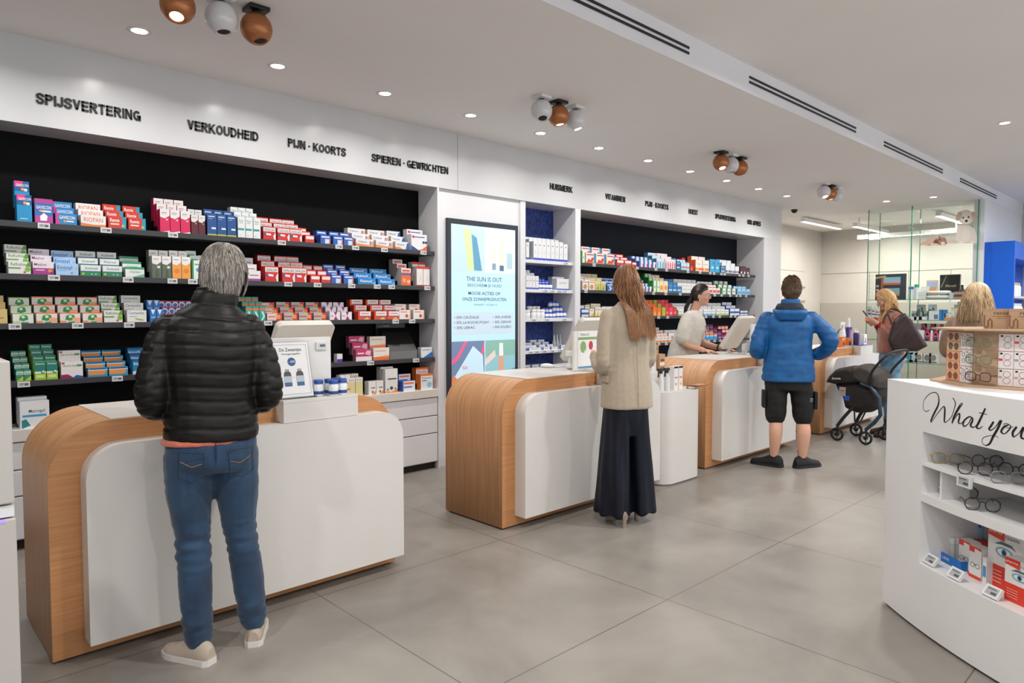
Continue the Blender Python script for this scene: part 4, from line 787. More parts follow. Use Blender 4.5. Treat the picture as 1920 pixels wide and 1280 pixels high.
g = G(); g.tube([(-.01, .01, .03), (-.025, .012, .07), (-.02, .01, .105)], [.02, .018, .02], WHITEP, 12); g.obj('grip', t)
T = Matrix.Translation((-.01, .01, .12)) @ Matrix.Rotation(R(8), 4, 'Y')
g = G(); g.prism(rrect(-.055, .06, -.025, .02, .01, 4), 1, -.03, .03, WHITEP, False, T); g.prism(rrect(-.035, .056, -.02, 0, .006, 3), 1, -.0305, -.03, M('#8a8c8e', .3), False, T); g.obj('head', t)
g = G(); P = [(4.12, 3.6, .02), (4.2, 3.64, .045), (4.27, 3.6, .04), (4.3, 3.55, .012), (4.27, 3.5, .006), (4.2, 3.52, .006), (4.16, 3.47, .006)]
g.tube([(x, y, ZT+z) for x, y, z in P], .004, WHITEP, 6); g.obj('cable', label='white coiled scanner cable on the second counter', cat='cable')
# third counter: keyboard, terminal, cables, bottle tray
keyboard((6.74, 3.80, ZT+.0005), .25, 'white keyboard under the hands of the woman in the white blouse')
t = empty('card_terminal', (6.78, 3.56, ZT+.0005), .2, label='small white card terminal by the third counter screen', cat='terminal')
G().box(-.02, .02, -.02, .02, 0, .03, WHITEP).obj('foot', t, bev=.003); G().box(-.035, .035, -.02, .02, .03, .11, WHITEP).obj('body', t, bev=.008)
g = G(); g.box(-.03, .03, -.0205, -.02, .04, .1, M('#b8bcbf')); g.obj('label', t)
g = G(); g.tube([(6.84, 3.56, ZT+.012), (6.9, 3.53, ZT+.05), (6.97, 3.5, ZT+.02), (7.0, 3.45, ZT+.006), (6.94, 3.42, ZT+.006), (6.88, 3.46, ZT+.04), (6.86, 3.52, ZT+.006)], .004, BLACKP, 6)
g.obj('cable', label='black looped cable beside the small white card terminal', cat='cable')
t = empty('bottle_tray', (6.68, 3.225, ZR), label='clear acrylic tray with dark base beside the blue jacket', cat='display stand')
G().box(-.1, .1, 0, .1, 0, .012, M('#4a2a1c', .3)).obj('base', t); G().box(-.1, .1, .1, .103, 0, .16, ACR).obj('acrylic_back', t)
BR = M('#b4703a', .2, 0, 0, .5, .5)
for k_, x in enumerate((-.065, -.015, .035, .08)):
    t = empty('lotion_bottle', (6.68+x, 3.27, ZR+.0125), label=f'amber brown lotion bottle with black cap in the acrylic tray, {ORD[k_]}', cat='bottle', group='amber bottles on the third counter')
    G().lathe([(.02, 0), (.021, .08), (.012, .1)], BR, 16).obj('body', t); G().lathe([(.013, .1), (.013, .135), (.01, .137)], BLACKP, 14).obj('cap', t)
# fourth counter goods
def spray(loc, body, trig, lb, grp, h=.16, r=.028):
    t = empty('spray_bottle', loc, rnd.uniform(-.4, .2), label=lb, cat='bottle', group=grp)
    G().lathe([(r, 0), (r*1.02, h*.6), (r*.8, h*.8), (r*.4, h*.95), (r*.4, h)], body, 18).obj('body', t)
    g = G(); g.lathe([(r*.5, h), (r*.5, h*1.12)], trig, 12); g.box(-r*1.3, r*.9, -.01, .01, h*1.12, h*1.28, trig); g.prism([(-r*1.1, h*1.12), (-r*.7, h*1.12), (-r*.9, h*.82), (-r*1.3, h*.78)], 1, -.005, .005, trig); g.obj('trigger', t, bev=.002)
    return t
def pump(loc, body, lb, grp, h=.13, r=.024):
    t = empty('pump_bottle', loc, .3, label=lb, cat='bottle', group=grp)
    G().lathe([(r, 0), (r*1.02, h*.9), (r*.7, h), (r*.35, h*1.02)], body, 18).obj('body', t)
    g = G(); g.lathe([(r*.4, h), (r*.4, h*1.15), (.004, h*1.16), (.004, h*1.3)], WHITEP, 12); g.box(-r*1.4, r*.4, -.006, .006, h*1.27, h*1.35, WHITEP); g.obj('pump', t)
    return t
def on4(px, y=3.42): return at(px, 640, 1, y).x
PUR = M('#3a2f6c', .3)
spray((on4(1580, 3.5), 3.5, ZT+.0005), JW, WHITEP, 'white spray bottle on the farthest counter', 'bottles on the farthest counter', .24, .036)
g = G(); w = .055
g.box(-w, w, 0, .04, 0, .24, PUR); g.prism([(-w*.5, .24), (w*.5, .24), (w*.2, .34), (0, .36), (-w*.2, .34)], 1, .01, .03, WHITEP)
g.poly([(-w*.9, -.0004, .02), (w*.2, -.0004, .02), (w*.2, -.0004, .22), (-w*.9, -.0004, .22)], M('#5a4a8c')); g.poly([(0, -.0006, .1), (w*.8, -.0006, .1), (w*.7, -.0006, .2), (.01, -.0006, .2)], M('#c890a0'))
g.obj('detergent_pack', loc=(on4(1594, 3.46), 3.46, ZT+.0005), label='tall purple and white pack on the farthest counter', cat='pack')
ORB = M('#d8783a', .4)
for k_, (px, y, h) in enumerate(((1582, 3.34, .13), (1594, 3.34, .11))):
    x = on4(px, y); g = G(); g.box(-.055, .055, 0, .06, 0, h, ORB); g.poly([(-.045, -.0005, .02), (.045, -.0005, .02), (.03, -.0005, h*.5), (-.03, -.0005, h*.5)], M('#8c4a24')); g.poly([(-.04, -.0006, h*.7), (.03, -.0006, h*.7), (.03, -.0006, h*.85), (-.04, -.0006, h*.85)], M('#e8c8a0'))
    g.obj('tea_carton', loc=(x, y, ZT+.0005), label='orange printed tea carton on the farthest counter, ' + ('left' if k_ == 0 else 'right'), cat='carton', group='orange cartons on the farthest counter')
bx = CX[3]+.96
g = G(); g.box(bx+.02, bx+.39, 3.19, 3.38, ZR, ZR+.008, M('#4a3f8c', .35)); g.obj('purple_tray', label='flat purple tray on the raised shelf of the farthest counter', cat='tray')
pump((bx+.08, 3.26, ZR+.0085), PUR, 'dark purple pump bottle, left one on the purple tray', 'pump bottles on the purple tray', .15)
pump((bx+.15, 3.31, ZR+.0085), PUR, 'dark purple pump bottle behind, on the purple tray', 'pump bottles on the purple tray', .15)
g = G(); g.box(0, .09, 0, .05, 0, .13, PAPER); g.poly([(.02, -.0005, .02), (.07, -.0005, .02), (.05, -.0005, .09), (.03, -.0005, .09)], M('#b07a8c')); g.obj('cream_carton', loc=(bx+.2, 3.22, ZR+.0085), label='white and pink cream carton on the purple tray', cat='carton')
g = G(); g.box(-.06, .06, -.04, .04, 0, .012, M('#a07a5c', .5)); g.obj('wooden_dish', loc=(bx-.07, 3.235, .8955), bev=.003, label='small brown dish on the white front of the farthest counter', cat='dish')
g = G()
for k_ in range(9): a = rnd.uniform(0, 6.28); g.tube([(0, 0, .12), (.03*math.cos(a), .03*math.sin(a), .2), (.07*math.cos(a), .07*math.sin(a), .24+rnd.uniform(-.03, .03))], .003, M('#5c5a56'), 5)
g.lathe([(.03, 0), (.034, .12)], M('#c8c4bc', .3), 14); g.obj('pen_holder', loc=(on4(1568, 3.5), 3.5, ZT+.0005), label='small pot of dark pens beside the white spray bottle', cat='pot')

# ================================================================ rounded pedestal with goods
t = empty('display_pedestal', (5.03, 3.4, 0), label='white rounded pedestal between the second and third counters', cat='pedestal')
g = G(); g.prism([(x, y) for x, y in rrect(-.295, .295, -.235, .22, .13, 10)], 2, .012, .775, WHITE, True); g.prism(rrect(-.285, .285, -.22, .21, .12, 10), 2, 0, .012, GREYP); g.obj('body', t)
g = G(); g.box(-.28, .28, -.02, .19, .776, .93, BW); g.obj('step', t, bev=.002)
g = G(); g.box(.12, .2, -.06, -.025, .776, .95, BW); g.obj('end_board', t)
g = G(); 
for a in ((-.02, .2, -.04),): pass
PX0 = 5.03
def pcart(x, y, z, w, h, d, col, label, els=(), group='cartons on the white pedestal'):
    g = G(); g.box(-w/2, w/2, 0, d, 0, h, M(col, .4)); yy = -.0004
    for a, b, c, e, cc in els: yy -= .0002; g.poly([(-w/2+a*w, yy, b*h), (-w/2+c*w, yy, b*h), (-w/2+c*w, yy, e*h), (-w/2+a*w, yy, e*h)], M(cc, .4))
    return g.obj('carton', loc=(x, y, z), label=label, cat='carton', group=group)
TE = ((.2, .7, .7, .76, '#8a8a8a'), (.2, .2, .5, .24, '#c04040'), (.7, .8, .8, .9, '#c86a5a'))
pcart(4.86, 3.43, .9305, .065, .21, .05, '#e2e0dd', 'tall white carton on the pedestal step, leftmost', TE); pcart(4.95, 3.43, .9305, .06, .21, .05, '#e2e0dd', 'tall white carton on the pedestal step, second', TE)
pcart(5.045, 3.41, .9305, .085, .14, .06, '#bd9472', 'kraft carton with eyewear print on the pedestal step', ((.1, .3, .9, .5, '#e8dcd0'), (.2, .55, .8, .7, '#6a4a3c'), (.2, .1, .4, .2, '#1a1a1a'), (.6, .1, .8, .2, '#1a1a1a')))
pcart(5.05, 3.49, .9305, .11, .22, .01, '#b38a68', 'kraft header card behind the kraft carton', ((.15, .8, .85, .84, '#5a4030'), (.15, .72, .7, .75, '#8a6a50')))
pcart(5.0, 3.24, .7755, .06, .2, .055, '#e4e2e0', 'white carton with black lid on the pedestal, left', ((0, .92, 1, 1, '#141414'), (.15, .5, .85, .56, '#e07a3c'), (.3, .2, .7, .3, '#e8a060')))
pcart(5.07, 3.24, .7755, .06, .2, .055, '#e4e2e0', 'white carton with black lid on the pedestal, right', ((0, .92, 1, 1, '#141414'), (.15, .5, .85, .56, '#e07a3c'), (.3, .2, .7, .3, '#e8a060')))
CLR = M('#d4d6d4', .12, 0, 0, .5, .4)
for k_, x in enumerate((4.82, 4.91)): spray((x, 3.27, .7755), CLR, BLACKP, 'clear spray bottle with black trigger on the pedestal, ' + ('left', 'right')[k_], 'spray bottles on the pedestal', .15, .026)
t = empty('leaflet_tray', (5.25, 3.19, .7755), label='clear acrylic tray with orange leaflets jutting from the pedestal', cat='tray')
G().box(-.09, .14, -.035, .05, .02, .024, ACR).obj('acrylic_plate', t); G().box(-.09, -.06, -.03, .05, 0, .02, ACR).obj('foot', t)
G().box(-.05, .1, -.03, .04, .0245, .03, M('#d8844a', .5)).obj('leaflets', t); G().box(-.02, .03, -.02, .03, .0305, .034, M('#8ca4bc', .5)).obj('card', t)

# ================================================================ curved eyewear island
A0 = R(42.5); RC = 3.0
def arc(s, d=0.):
    """point on the island's front at arc length s, d metres inwards"""
    a = A0+s/RC; x = 3.645-RC*(math.sin(a)-math.sin(A0)); y = 1.16+RC*(math.cos(a)-math.cos(A0))
    return x+math.sin(a)*d, y-math.cos(a)*d
def abox(g, s0, s1, d0, d1, z0, z1, m, n=None, sm=True):
    n = n or max(2, int((s1-s0)/.05)); ss = [s0+(s1-s0)*i/n for i in range(n+1)]
    poly = [arc(s, d0) for s in ss]+[arc(s, d1) for s in reversed(ss)]
    k = len(poly); va = [(x, y, z0) for x, y in poly]; vb = [(x, y, z1) for x, y in poly]
    g.add(va+vb, [(i, k+i, k+(i+1) % k, (i+1) % k) for i in range(k)], m, False)
    for i in range(n):
        q = (i, i+1, k-2-i, k-1-i)
        g.add([va[j] for j in q], [(0, 1, 2, 3)], m); g.add([vb[j] for j in q], [(3, 2, 1, 0)], m)
SE = 2.4
t = empty('eyewear_island', (3.3, .6, 0), label='white curved eyewear island with open niches and script lettering', cat='display counter'); t.location = (0, 0, 0)
IW = noisy('island lacquer', '#e6e5e4', '#e9e8e7', nscale=3, rough=(.35, .42))
g = G()
abox(g, 0, SE, 0, .95, .012, .313, IW); abox(g, 0, SE, 0, .95, .909, 1.116, IW); abox(g, 0, .305, 0, .95, .313, .909, IW); abox(g, .305, SE, .33, .95, .313, .909, IW)
g.obj('body', t)
g = G(); abox(g, .305, SE, .001, .33, .595, .632, IW); g.obj('niche_floor', t)
g = G(); abox(g, .306, SE, .002, .329, .757, .77, IW); g.obj('thin_shelf', t)
for s in (.40, 1.02, 1.64): g = G(); abox(g, s, s+.014, .02, .329, .633, .756, IW, 1); g.obj('divider', t)
g = G(); abox(g, .02, SE, .015, .9, 0, .012, BLK); g.obj('plinth', t)
g = G()
def stroke(pts, ws, m=None):
    """brush stroke on the island's face: pts (s, z), ws widths, smoothed"""
    P = []; n = len(pts)
    for i in range(n-1):
        p0, p1, p2, p3 = pts[max(i-1, 0)], pts[i], pts[i+1], pts[min(i+2, n-1)]
        for k in range(6):
            u = k/6; f = lambda a, b, c, d: .5*((2*b)+(-a+c)*u+(2*a-5*b+4*c-d)*u*u+(-a+3*b-3*c+d)*u**3)
            P.append((f(p0[0], p1[0], p2[0], p3[0]), f(p0[1], p1[1], p2[1], p3[1]), ws[i]+(ws[i+1]-ws[i])*u))
    P.append((*pts[-1], ws[-1])); L = []; Rr = []
    for i, (s, z, w) in enumerate(P):
        a = P[max(i-1, 0)]; b = P[min(i+1, len(P)-1)]; dx, dz = b[0]-a[0], b[1]-a[1]; l = math.hypot(dx, dz) or 1; nx, nz = -dz/l, dx/l
        for sg, LL in ((1, L), (-1, Rr)):
            x, y = arc(s+nx*w/2*sg, -.0008); LL.append((x, y, z+nz*w/2*sg))
    for i in range(len(L)-1): g.add([L[i], L[i+1], Rr[i+1], Rr[i]], [(0, 1, 2, 3)], BLK)
def px2f(px, py):
    """where a pixel falls on the island's curved face -> (s, z)"""
    d = RT*((px-960)/FPX)-UP*((py-640)/FPX)+FW; best = None
    for k in range(0, 480):
        s = k*SE/480; x, y = arc(s); e = abs(math.atan2(y, x)-math.atan2(d.y, d.x))
        if best is None or e < best[0]: best = (e, s, x, y)
    _, s, x, y = best; return s, CH+d.z*math.hypot(x, y)/math.hypot(d.x, d.y)
def ink(pxs, ws): stroke([px2f(1640+a/4.571, 560+b/4.571) for a, b in pxs], [w/100 for w in ws])
# the words, drawn stroke by stroke
ink([(475, 950), (440, 965), (415, 935), (425, 870), (470, 815), (525, 803), (552, 840), (545, 905), (510, 980), (482, 1045), (492, 1055)], [.15, .3, .3, .25, .25, .35, .6, .9, 1., .9, .3])
ink([(490, 1055), (540, 985), (590, 925), (603, 940), (600, 1000), (597, 1050), (612, 1057)], [.2, .3, .4, .9, 1., .8, .3])
ink([(612, 1057), (655, 1010), (683, 940), (690, 890), (672, 848)], [.25, .3, .35, .5, .4])
ink([(665, 1060), (690, 1000), (730, 930), (757, 900), (740, 898), (715, 940), (680, 1010), (662, 1066)], [.7, .8, .6, .3, .3, .6, 1., .7])
ink([(672, 1050), (705, 1000), (728, 985), (725, 1020), (715, 1055), (735, 1070), (760, 1050)], [.2, .3, .7, .9, .8, .35, .2])
ink([(835, 1025), (815, 1008), (775, 1035), (758, 1075), (775, 1092), (805, 1065), (835, 1020), (838, 1040), (825, 1085), (845, 1100), (880, 1075)], [.6, .5, .7, .9, .5, .3, .6, .8, .9, .4, .2])
ink([(952, 938), (925, 1000), (890, 1060), (878, 1100), (900, 1110), (925, 1090)], [.7, .9, 1., .9, .4, .2]); ink([(895, 975), (925, 980), (965, 992)], [.25, .3, .2])
ink([(1022, 1052), (1000, 1085), (985, 1115), (1000, 1125), (1040, 1095), (1080, 1040)], [.8, .9, .8, .35, .3, .6])
ink([(1085, 1040), (1060, 1110), (1020, 1180), (985, 1240), (950, 1255), (925, 1230), (935, 1190), (985, 1172), (1040, 1175), (1062, 1190)], [.8, 1., 1., .8, .3, .25, .25, .2, .2, .15])
ink([(1150, 1080), (1105, 1100), (1088, 1140), (1110, 1155), (1150, 1130), (1165, 1095), (1140, 1070), (1110, 1075), (1140, 1105), (1190, 1095)], [.4, .8, .8, .3, .5, .5, .25, .2, .2, .2])
ink([(1215, 1095), (1190, 1140), (1182, 1170), (1200, 1182), (1240, 1150), (1275, 1100)], [.8, .9, .9, .35, .3, .6]); ink([(1280, 1100), (1262, 1150), (1262, 1190), (1290, 1195), (1330, 1160)], [.8, .9, .8, .4, .2])
g.obj('script_lettering', t)

# eyewear
def eyeglasses(w, col, lb, shape='round', grp='spectacles in the island niches', lens=LENS, thick=.0032):
    t = empty('spectacles', (0, 0, 0), label=lb, cat='glasses', group=grp)
    m = M(col, .25, 0, 0, .5, .3); r = w*.19; c = w*.26; h = r*(.86 if shape != 'round' else 1)
    g = G()
    for sx in (-1, 1):
        pts = []
        for k in range(20):
            a = 2*math.pi*k/20; ca, sa = math.cos(a), math.sin(a)
            if shape == 'square': q = (abs(ca)**3.2+abs(sa)**3.2)**(-1/3.2); ca, sa = ca*q, sa*q
            pts.append((sx*c+ca*r, 0, sa*h))
        g.tube(pts, thick*.75, m, 6, closed=True)
    g.tube([(-c+r, 0, h*.3), (0, -.002, h*.5), (c-r, 0, h*.3)], thick*.75, m, 6); g.obj('frame', t)
    for sx in (-1, 1):
        g = G(); g.add([(sx*c+math.cos(2*math.pi*k/16)*r*.94, 0, math.sin(2*math.pi*k/16)*h*.94) for k in range(16)], [tuple(range(16))], lens); g.obj('lens', t)
        g = G(); g.tube([(sx*(c+r*.95), 0, h*.3), (sx*(c+r*1.1), .004, h*.35), (sx*(c+r*1.08), w*.6, h*.3), (sx*(c+r*.95), w*.8, -h*.1), (sx*(c+r*.9), w*.92, -h*.5)], thick*.7, m, 6); g.obj('temple', t)
    return t
def put(o, px, py, z, dd, rz=0, tilt=0):
    """stand spectacles in the niche where the photo shows them, dd metres in from the front edge"""
    s, _ = px2f(px, py); x, y = arc(s+.0, dd); d = RT*((px-960)/FPX)-UP*((py-640)/FPX)+FW
    best = None                                                        # same sight line, dd deep
    for k in range(480):
        s = k*SE/480; X, Y = arc(s, dd); e = abs(math.atan2(Y, X)-math.atan2(d.y, d.x))
        if best is None or e < best[0]: best = (e, s, X, Y)
    s = best[1]; a = A0+s/RC
    o.location = (best[2], best[3], z); o.rotation_euler = (R(tilt), 0, a+math.pi+R(rz)) ; return s
GL = [(1792, 842, .795, .24, '#15151a', 'round', 'black round spectacles at the back of the top niche, leftmost of the back row'), (1851, 858, .795, .23, '#5a3428', 'round', 'brown spectacles at the back of the top niche, second of the back row'),
      (1905, 872, .795, .22, '#15151a', 'round', 'black spectacles at the back of the top niche, at the frame edge'),
      (1776, 866, .796, .09, '#a8894c', 'square', 'gold and grey spectacles at the left front of the thin shelf'), (1828, 882, .797, .06, '#1b1c20', 'round', 'thick black round spectacles on the front of the thin shelf'),
      (1892, 898, .796, .07, '#8c8488', 'square', 'pale grey spectacles on the front of the thin shelf at right'),
      (1806, 907, .660, .19, '#9a4a2c', 'round', 'amber brown spectacles behind the hanging price label'), (1803, 930, .657, .12, '#5c2c30', 'round', 'dark red spectacles lying on the lower niche floor'), (1842, 946, .658, .06, '#2a2c30', 'round', 'dark grey spectacles beside the dark red pair, lower niche floor')]
for px, py, z, dd, col, sh, lb in GL:
    o = eyeglasses(.135, col, lb, sh); put(o, px, py, z, dd); o.rotation_euler = (0, 0, math.atan2(o.location.y, o.location.x)-math.pi/2+R(rnd.uniform(10, 24)))
# electronic price labels
def elabel(px, py, z, dd, lb, tilt=-38):
    g = G(); w, h = .036, .024
    g.box(-w, w, -.006, .006, -h, h, WHITEP); g.box(-w*.7, w*.78, -.0065, -.006, -h*.68, h*.7, M('#a8acae', .4)); g.box(0, w*.7, -.007, -.0065, -h*.5, -h*.1, M('#4a4c50')); g.box(-w*.6, w*.5, -.007, -.0065, h*.3, h*.5, M('#63666a'))
    o = g.obj('price_label', label=lb, cat='price tag', group='electronic price labels on the eyewear island', bev=.002); put(o, px, py, z, dd); o.rotation_euler.x = R(tilt)
    return o
elabel(1808, 900, .752, -.007, 'electronic price label hanging from the thin shelf edge', 0)
elabel(1746, 1056, .336, .035, 'electronic price label on the island floor, leftmost'); elabel(1792, 1083, .336, .03, 'electronic price label on the island floor, middle'); elabel(1862, 1118, .336, .03, 'electronic price label on the island floor, right')
g = G(); g.box(-.035, .035, -.02, .02, 0, .028, WHITEP); g.box(-.02, .015, -.0205, -.02, .008, .02, M('#9a9a9a')); o = g.obj('price_label', label='small white name block at the left of the lower niche floor', cat='price tag', group='electronic price labels on the eyewear island', bev=.002); put(o, 1769, 922, .633, .1)
# goods on the island's bottom floor
def ipcart(px, py, dd, w, h, d, col, lb, els=(), nm='carton', z=.3135, rz=0, fn=None):
    g = G(); g.box(-w/2, w/2, 0, d, 0, h, M(col, .4)); yy = -.0004
    for e in els:
        yy -= .0002; pts = e[0]; g.poly([((a-.5)*w, yy, b*h) for a, b in pts], M(e[1], .4))
    if fn: fn(g, w, h)
    o = g.obj(nm, label=lb, cat='carton', group='cartons on the island floor'); put(o, px, py, z, dd, rz); return o
def rc(a, b, c, e): return [(a, b), (c, b), (c, e), (a, e)]
def specs_print(g, w, h):
    for c in (-.2, .22): g.tube([(c*w+w*.17*math.cos(6.283*k/14), -.002, h*.42+w*.15*math.sin(6.283*k/14)) for k in range(14)], .0008, BLK, 4, closed=True)
    g.box(-.05*w, .06*w, -.0025, -.001, h*.45, h*.46, BLK)
t = empty('display_tray', label='open blue edged display tray holding small bottles on the island floor', cat='tray')
g = G(); g.box(-.1, .1, 0, .12, 0, .008, PAPER)
for a in ((-.1, .1, 0, .003), (-.1, .1, .117, .12)): g.box(a[0], a[1], a[2], a[3], .008, .05, M('#2470c0', .4))
g.box(-.1, -.097, .003, .117, .008, .05, M('#2470c0', .4)); g.box(.097, .1, .003, .117, .008, .05, M('#2470c0', .4)); g.text('CLEAR LENS', (-.085, -.0005, .025), (1, 0, 0), (0, 0, 1), .11, .012, PAPER, .01); g.obj('tray', t); put(t, 1772, 1052, .3135, .1)
for k_, px in enumerate((1786, 1795, 1804)):
    t = empty('lens_spray', label=f'small clear lens spray in the blue tray, {ORD[k_]}', cat='bottle', group='lens sprays in the blue tray')
    G().lathe([(.014, 0), (.014, .07), (.008, .078)], CLR, 14).obj('body', t); G().lathe([(.0135, .078), (.0135, .105), (.012, .107)], M('#dfe2e2', .2), 14).obj('cap', t); put(t, px, 1040, .322, .15+.02*k_)
RED = '#dc3a26'
for k_, (px, dd) in enumerate(((1808, .13), (1829, .115))): ipcart(px, 1060, dd, .066, .135, .05, '#e8e6e4', f'white lens wipe carton with red top and spectacles print, {("left", "right")[k_]}', [(rc(0, .82, 1, 1), RED), ([(.45, .82), (1, .82), (1, .92), (.45, .95)], '#e8e6e4'), (rc(0, 0, 1, .1), RED)], fn=specs_print)
ipcart(1840, 1010, .24, .1, .11, .05, RED, 'red lens wipe carton behind the white ones', [(rc(.1, .5, .8, .6), '#3a1a18')])
ipcart(1826, 1000, .27, .1, .2, .006, '#8cc0e0', 'upright blue leaflet card with face photo, back of the bottom niche', [(rc(0, 0, 1, .3), '#28509c'), ([(0, .35), (.45, .4), (.5, 1), (.0, 1)], '#c08a70'), (rc(.7, .05, .95, .2), '#7cb43c'), (rc(.55, .8, .95, .95), '#3c5ca8')], nm='leaflet_card')
ipcart(1846, 1075, .1, .02, .115, .05, '#e4e6e8', 'slim white and blue carton between the red cartons', [(rc(.1, .3, .9, .7), '#4a94c0')])
def eye(g, w, h, cx=.0, cz=.62, k=1.):
    for rx, rz, col, yy in ((.26, .085, '#7aa4b8', -.0016), (.2, .06, '#dfe6ea', -.0018), (.075, .058, '#3a6c88', -.002), (.035, .028, '#14181c', -.0022)):
        g.poly([(cx*w+rx*w*k*math.cos(6.283*i/20), yy, cz*h+rz*h*k*math.sin(6.283*i/20)) for i in range(20)], M(col, .4))
    g.poly([(cx*w+a*w*k, -.0017, cz*h+b*h*k) for a, b in ((-.3, .1), (-.1, .17), (.2, .16), (.36, .08), (.2, .12), (-.1, .12))], M('#4a6878', .4))
def clean1(g, w, h): eye(g, w, h); g.text('pharma', (-.46*w, -.0021, .9*h), (1, 0, 0), (0, 0, 1), .4*w, .05*h, PAPER, .01); g.text('CLEAN', (.02*w, -.0021, .86*h), (1, 0, 0), (0, 0, 1), .4*w, .05*h, M('#6a6a6a'), .01); [g.box(-.42*w, -.05*w, -.0022, -.0018, (.1+.06*i)*h, (.115+.06*i)*h, M('#f0b0a4')) for i in range(4)]
ipcart(1882, 1080, .13, .16, .25, .07, '#e6e4e2', 'large white and red lens cleaner carton with eye photo', [(rc(0, 0, 1, .38), RED), ([(0, .84), (.5, .8), (.5, 1), (0, 1)], RED)], fn=clean1)
ipcart(1912, 1105, .07, .13, .17, .06, '#e6e4e2', 'smaller white and red lens cleaner carton in front of the large one', [(rc(0, 0, 1, .42), RED), ([(0, .84), (.5, .8), (.5, 1), (0, 1)], RED)], fn=clean1)
ipcart(1905, 1010, .25, .16, .25, .06, '#e6e4e2', 'large lens cleaner carton at the back of the bottom niche', [(rc(0, 0, 1, .38), RED), ([(0, .84), (.5, .8), (.5, 1), (0, 1)], RED)], fn=clean1)

# ================================================================ cardboard eyewear carousel on the island
cc = Vector((3.80, .675, 1.1165)); tv = math.atan2(cc.y, cc.x)          # sight line azimuth
t = empty('cardboard_carousel', cc, label='octagonal brown cardboard eyewear carousel on the white island', cat='display stand')
def octa(r, off=0): return [(r*math.cos(off+k*math.pi/4), r*math.sin(off+k*math.pi/4)) for k in range(8)]
O0 = tv+math.pi/2+R(11)                                              # first corner, left as seen
G().prism(octa(.335, O0), 2, 0, .008, CARD).obj('base_plate', t)
G().prism(octa(.27, O0), 2, .008, .245, CARD).obj('core', t)
G().prism(octa(.335, O0), 2, .245, .252, CARD).obj('top_plate', t)
RCR = .27
def face_pt(k, u, z, out=.0):
    """u from 0 (left as seen) to 1 (right) along face k of the carousel"""
    a, b = [Vector((RCR*math.cos(O0+(k+i)*math.pi/4), RCR*math.sin(O0+(k+i)*math.pi/4), 0)) for i in (0, 1)]
    n = ((a+b)/2).normalized(); p = a+(b-a)*u+n*out; return cc+p+Vector((0, 0, z)), math.atan2((b-a).y, (b-a).x)
def ecard(k, u, z, w, h, base, lens, lb, nm='eyewear_carton', two=True, mark=None):
    p, an = face_pt(k, u, z, .0022); g = G(); g.box(-w/2, w/2, 0, .002, 0, h, M(base, .5))
    cols = ((0, .7), (0, .32)) if two else ((0, .5),)
    if two == 'wide':
        for c in (-.22, .22): g.poly([(c*w+w*.17*math.cos(6.283*i/16), -.0006, h*.5+w*.17*math.sin(6.283*i/16)) for i in range(16)], M(lens, .4))
        g.box(-.06*w, .06*w, -.0008, -.0004, h*.55, h*.6, M(lens, .4))
    else:
        for c, v in cols: g.tube([(w*.1+w*.24*math.cos(6.283*i/12), -.001, h*v+w*.24*math.sin(6.283*i/12)) for i in range(12)], .0007, M(lens, .4), 4, closed=True)
        g.poly([(-w*.3+w*.1*math.cos(6.283*i/8), -.0006, h*.88+w*.08*math.sin(6.283*i/8)) for i in range(8)], BLK)
    if mark: g.box(-.48*w, -.2*w, -.001, -.0004, h*.45, h*.58, M(mark, .4))
    return g.obj(nm, loc=p, rot=an, label=lb, cat='carton', group='eyewear cartons on the carousel')
for r in range(5): ecard(0, .28, .012+r*.045, .10, .043, ('#e2a880', '#e2a880', '#e2a880', '#dcb48c', '#dcb48c')[r], ('#7c4a34', '#7c4a34', '#7c4a34', '#6a5448', '#6a4c44')[r], f'kraft sunglasses card at the left of the carousel, {ORD[4-r] if r < 4 else "topmost"}' + (' from above' if r < 4 else ''), two='wide', mark='#c82c24' if r in (2, 4) else None)
for r in range(3):
    for c in range(2): ecard(0, .64+c*.22, .01+r*.075, .042, .072, '#e4dcda', '#6a5c5c', f'white eyewear card on the left face, {("lowest", "middle", "top")[r]} row, {("left", "right")[c]}', mark='#d08a7c' if (r+c) % 3 == 0 else None)
for r in range(3):
    for c in range(2): ecard(1, .57+c*.27, .01+r*.075, .054, .072, '#e2dad9', ('#7a5c60', '#9a6470', '#7c7470')[r], f'white eyewear card on the front face, {("lowest", "middle", "top")[r]} row, {("left", "right")[c]}', mark=('#c89a94', '#c83c3c', None)[r] if c == 0 else ('#c89a94', '#8ca48c', '#d8382c')[r])
for r, (col, sh) in enumerate((('#5a3038', 'square'), ('#7c9a80', 'square'), ('#7c9a80', 'square'))):
    p, an = face_pt(1, .12, .045+r*.075, .03); o = eyeglasses(.115, ('#4a2830', '#5c7a62', '#5c7a62')[r], ('burgundy spectacles at the bottom', 'sage green spectacles in the middle', 'sage green spectacles at the top')[r]+' of the carousel corner', sh, 'spectacles hung on the carousel')
    o.location = p; o.rotation_euler = (0, 0, an-R(14))
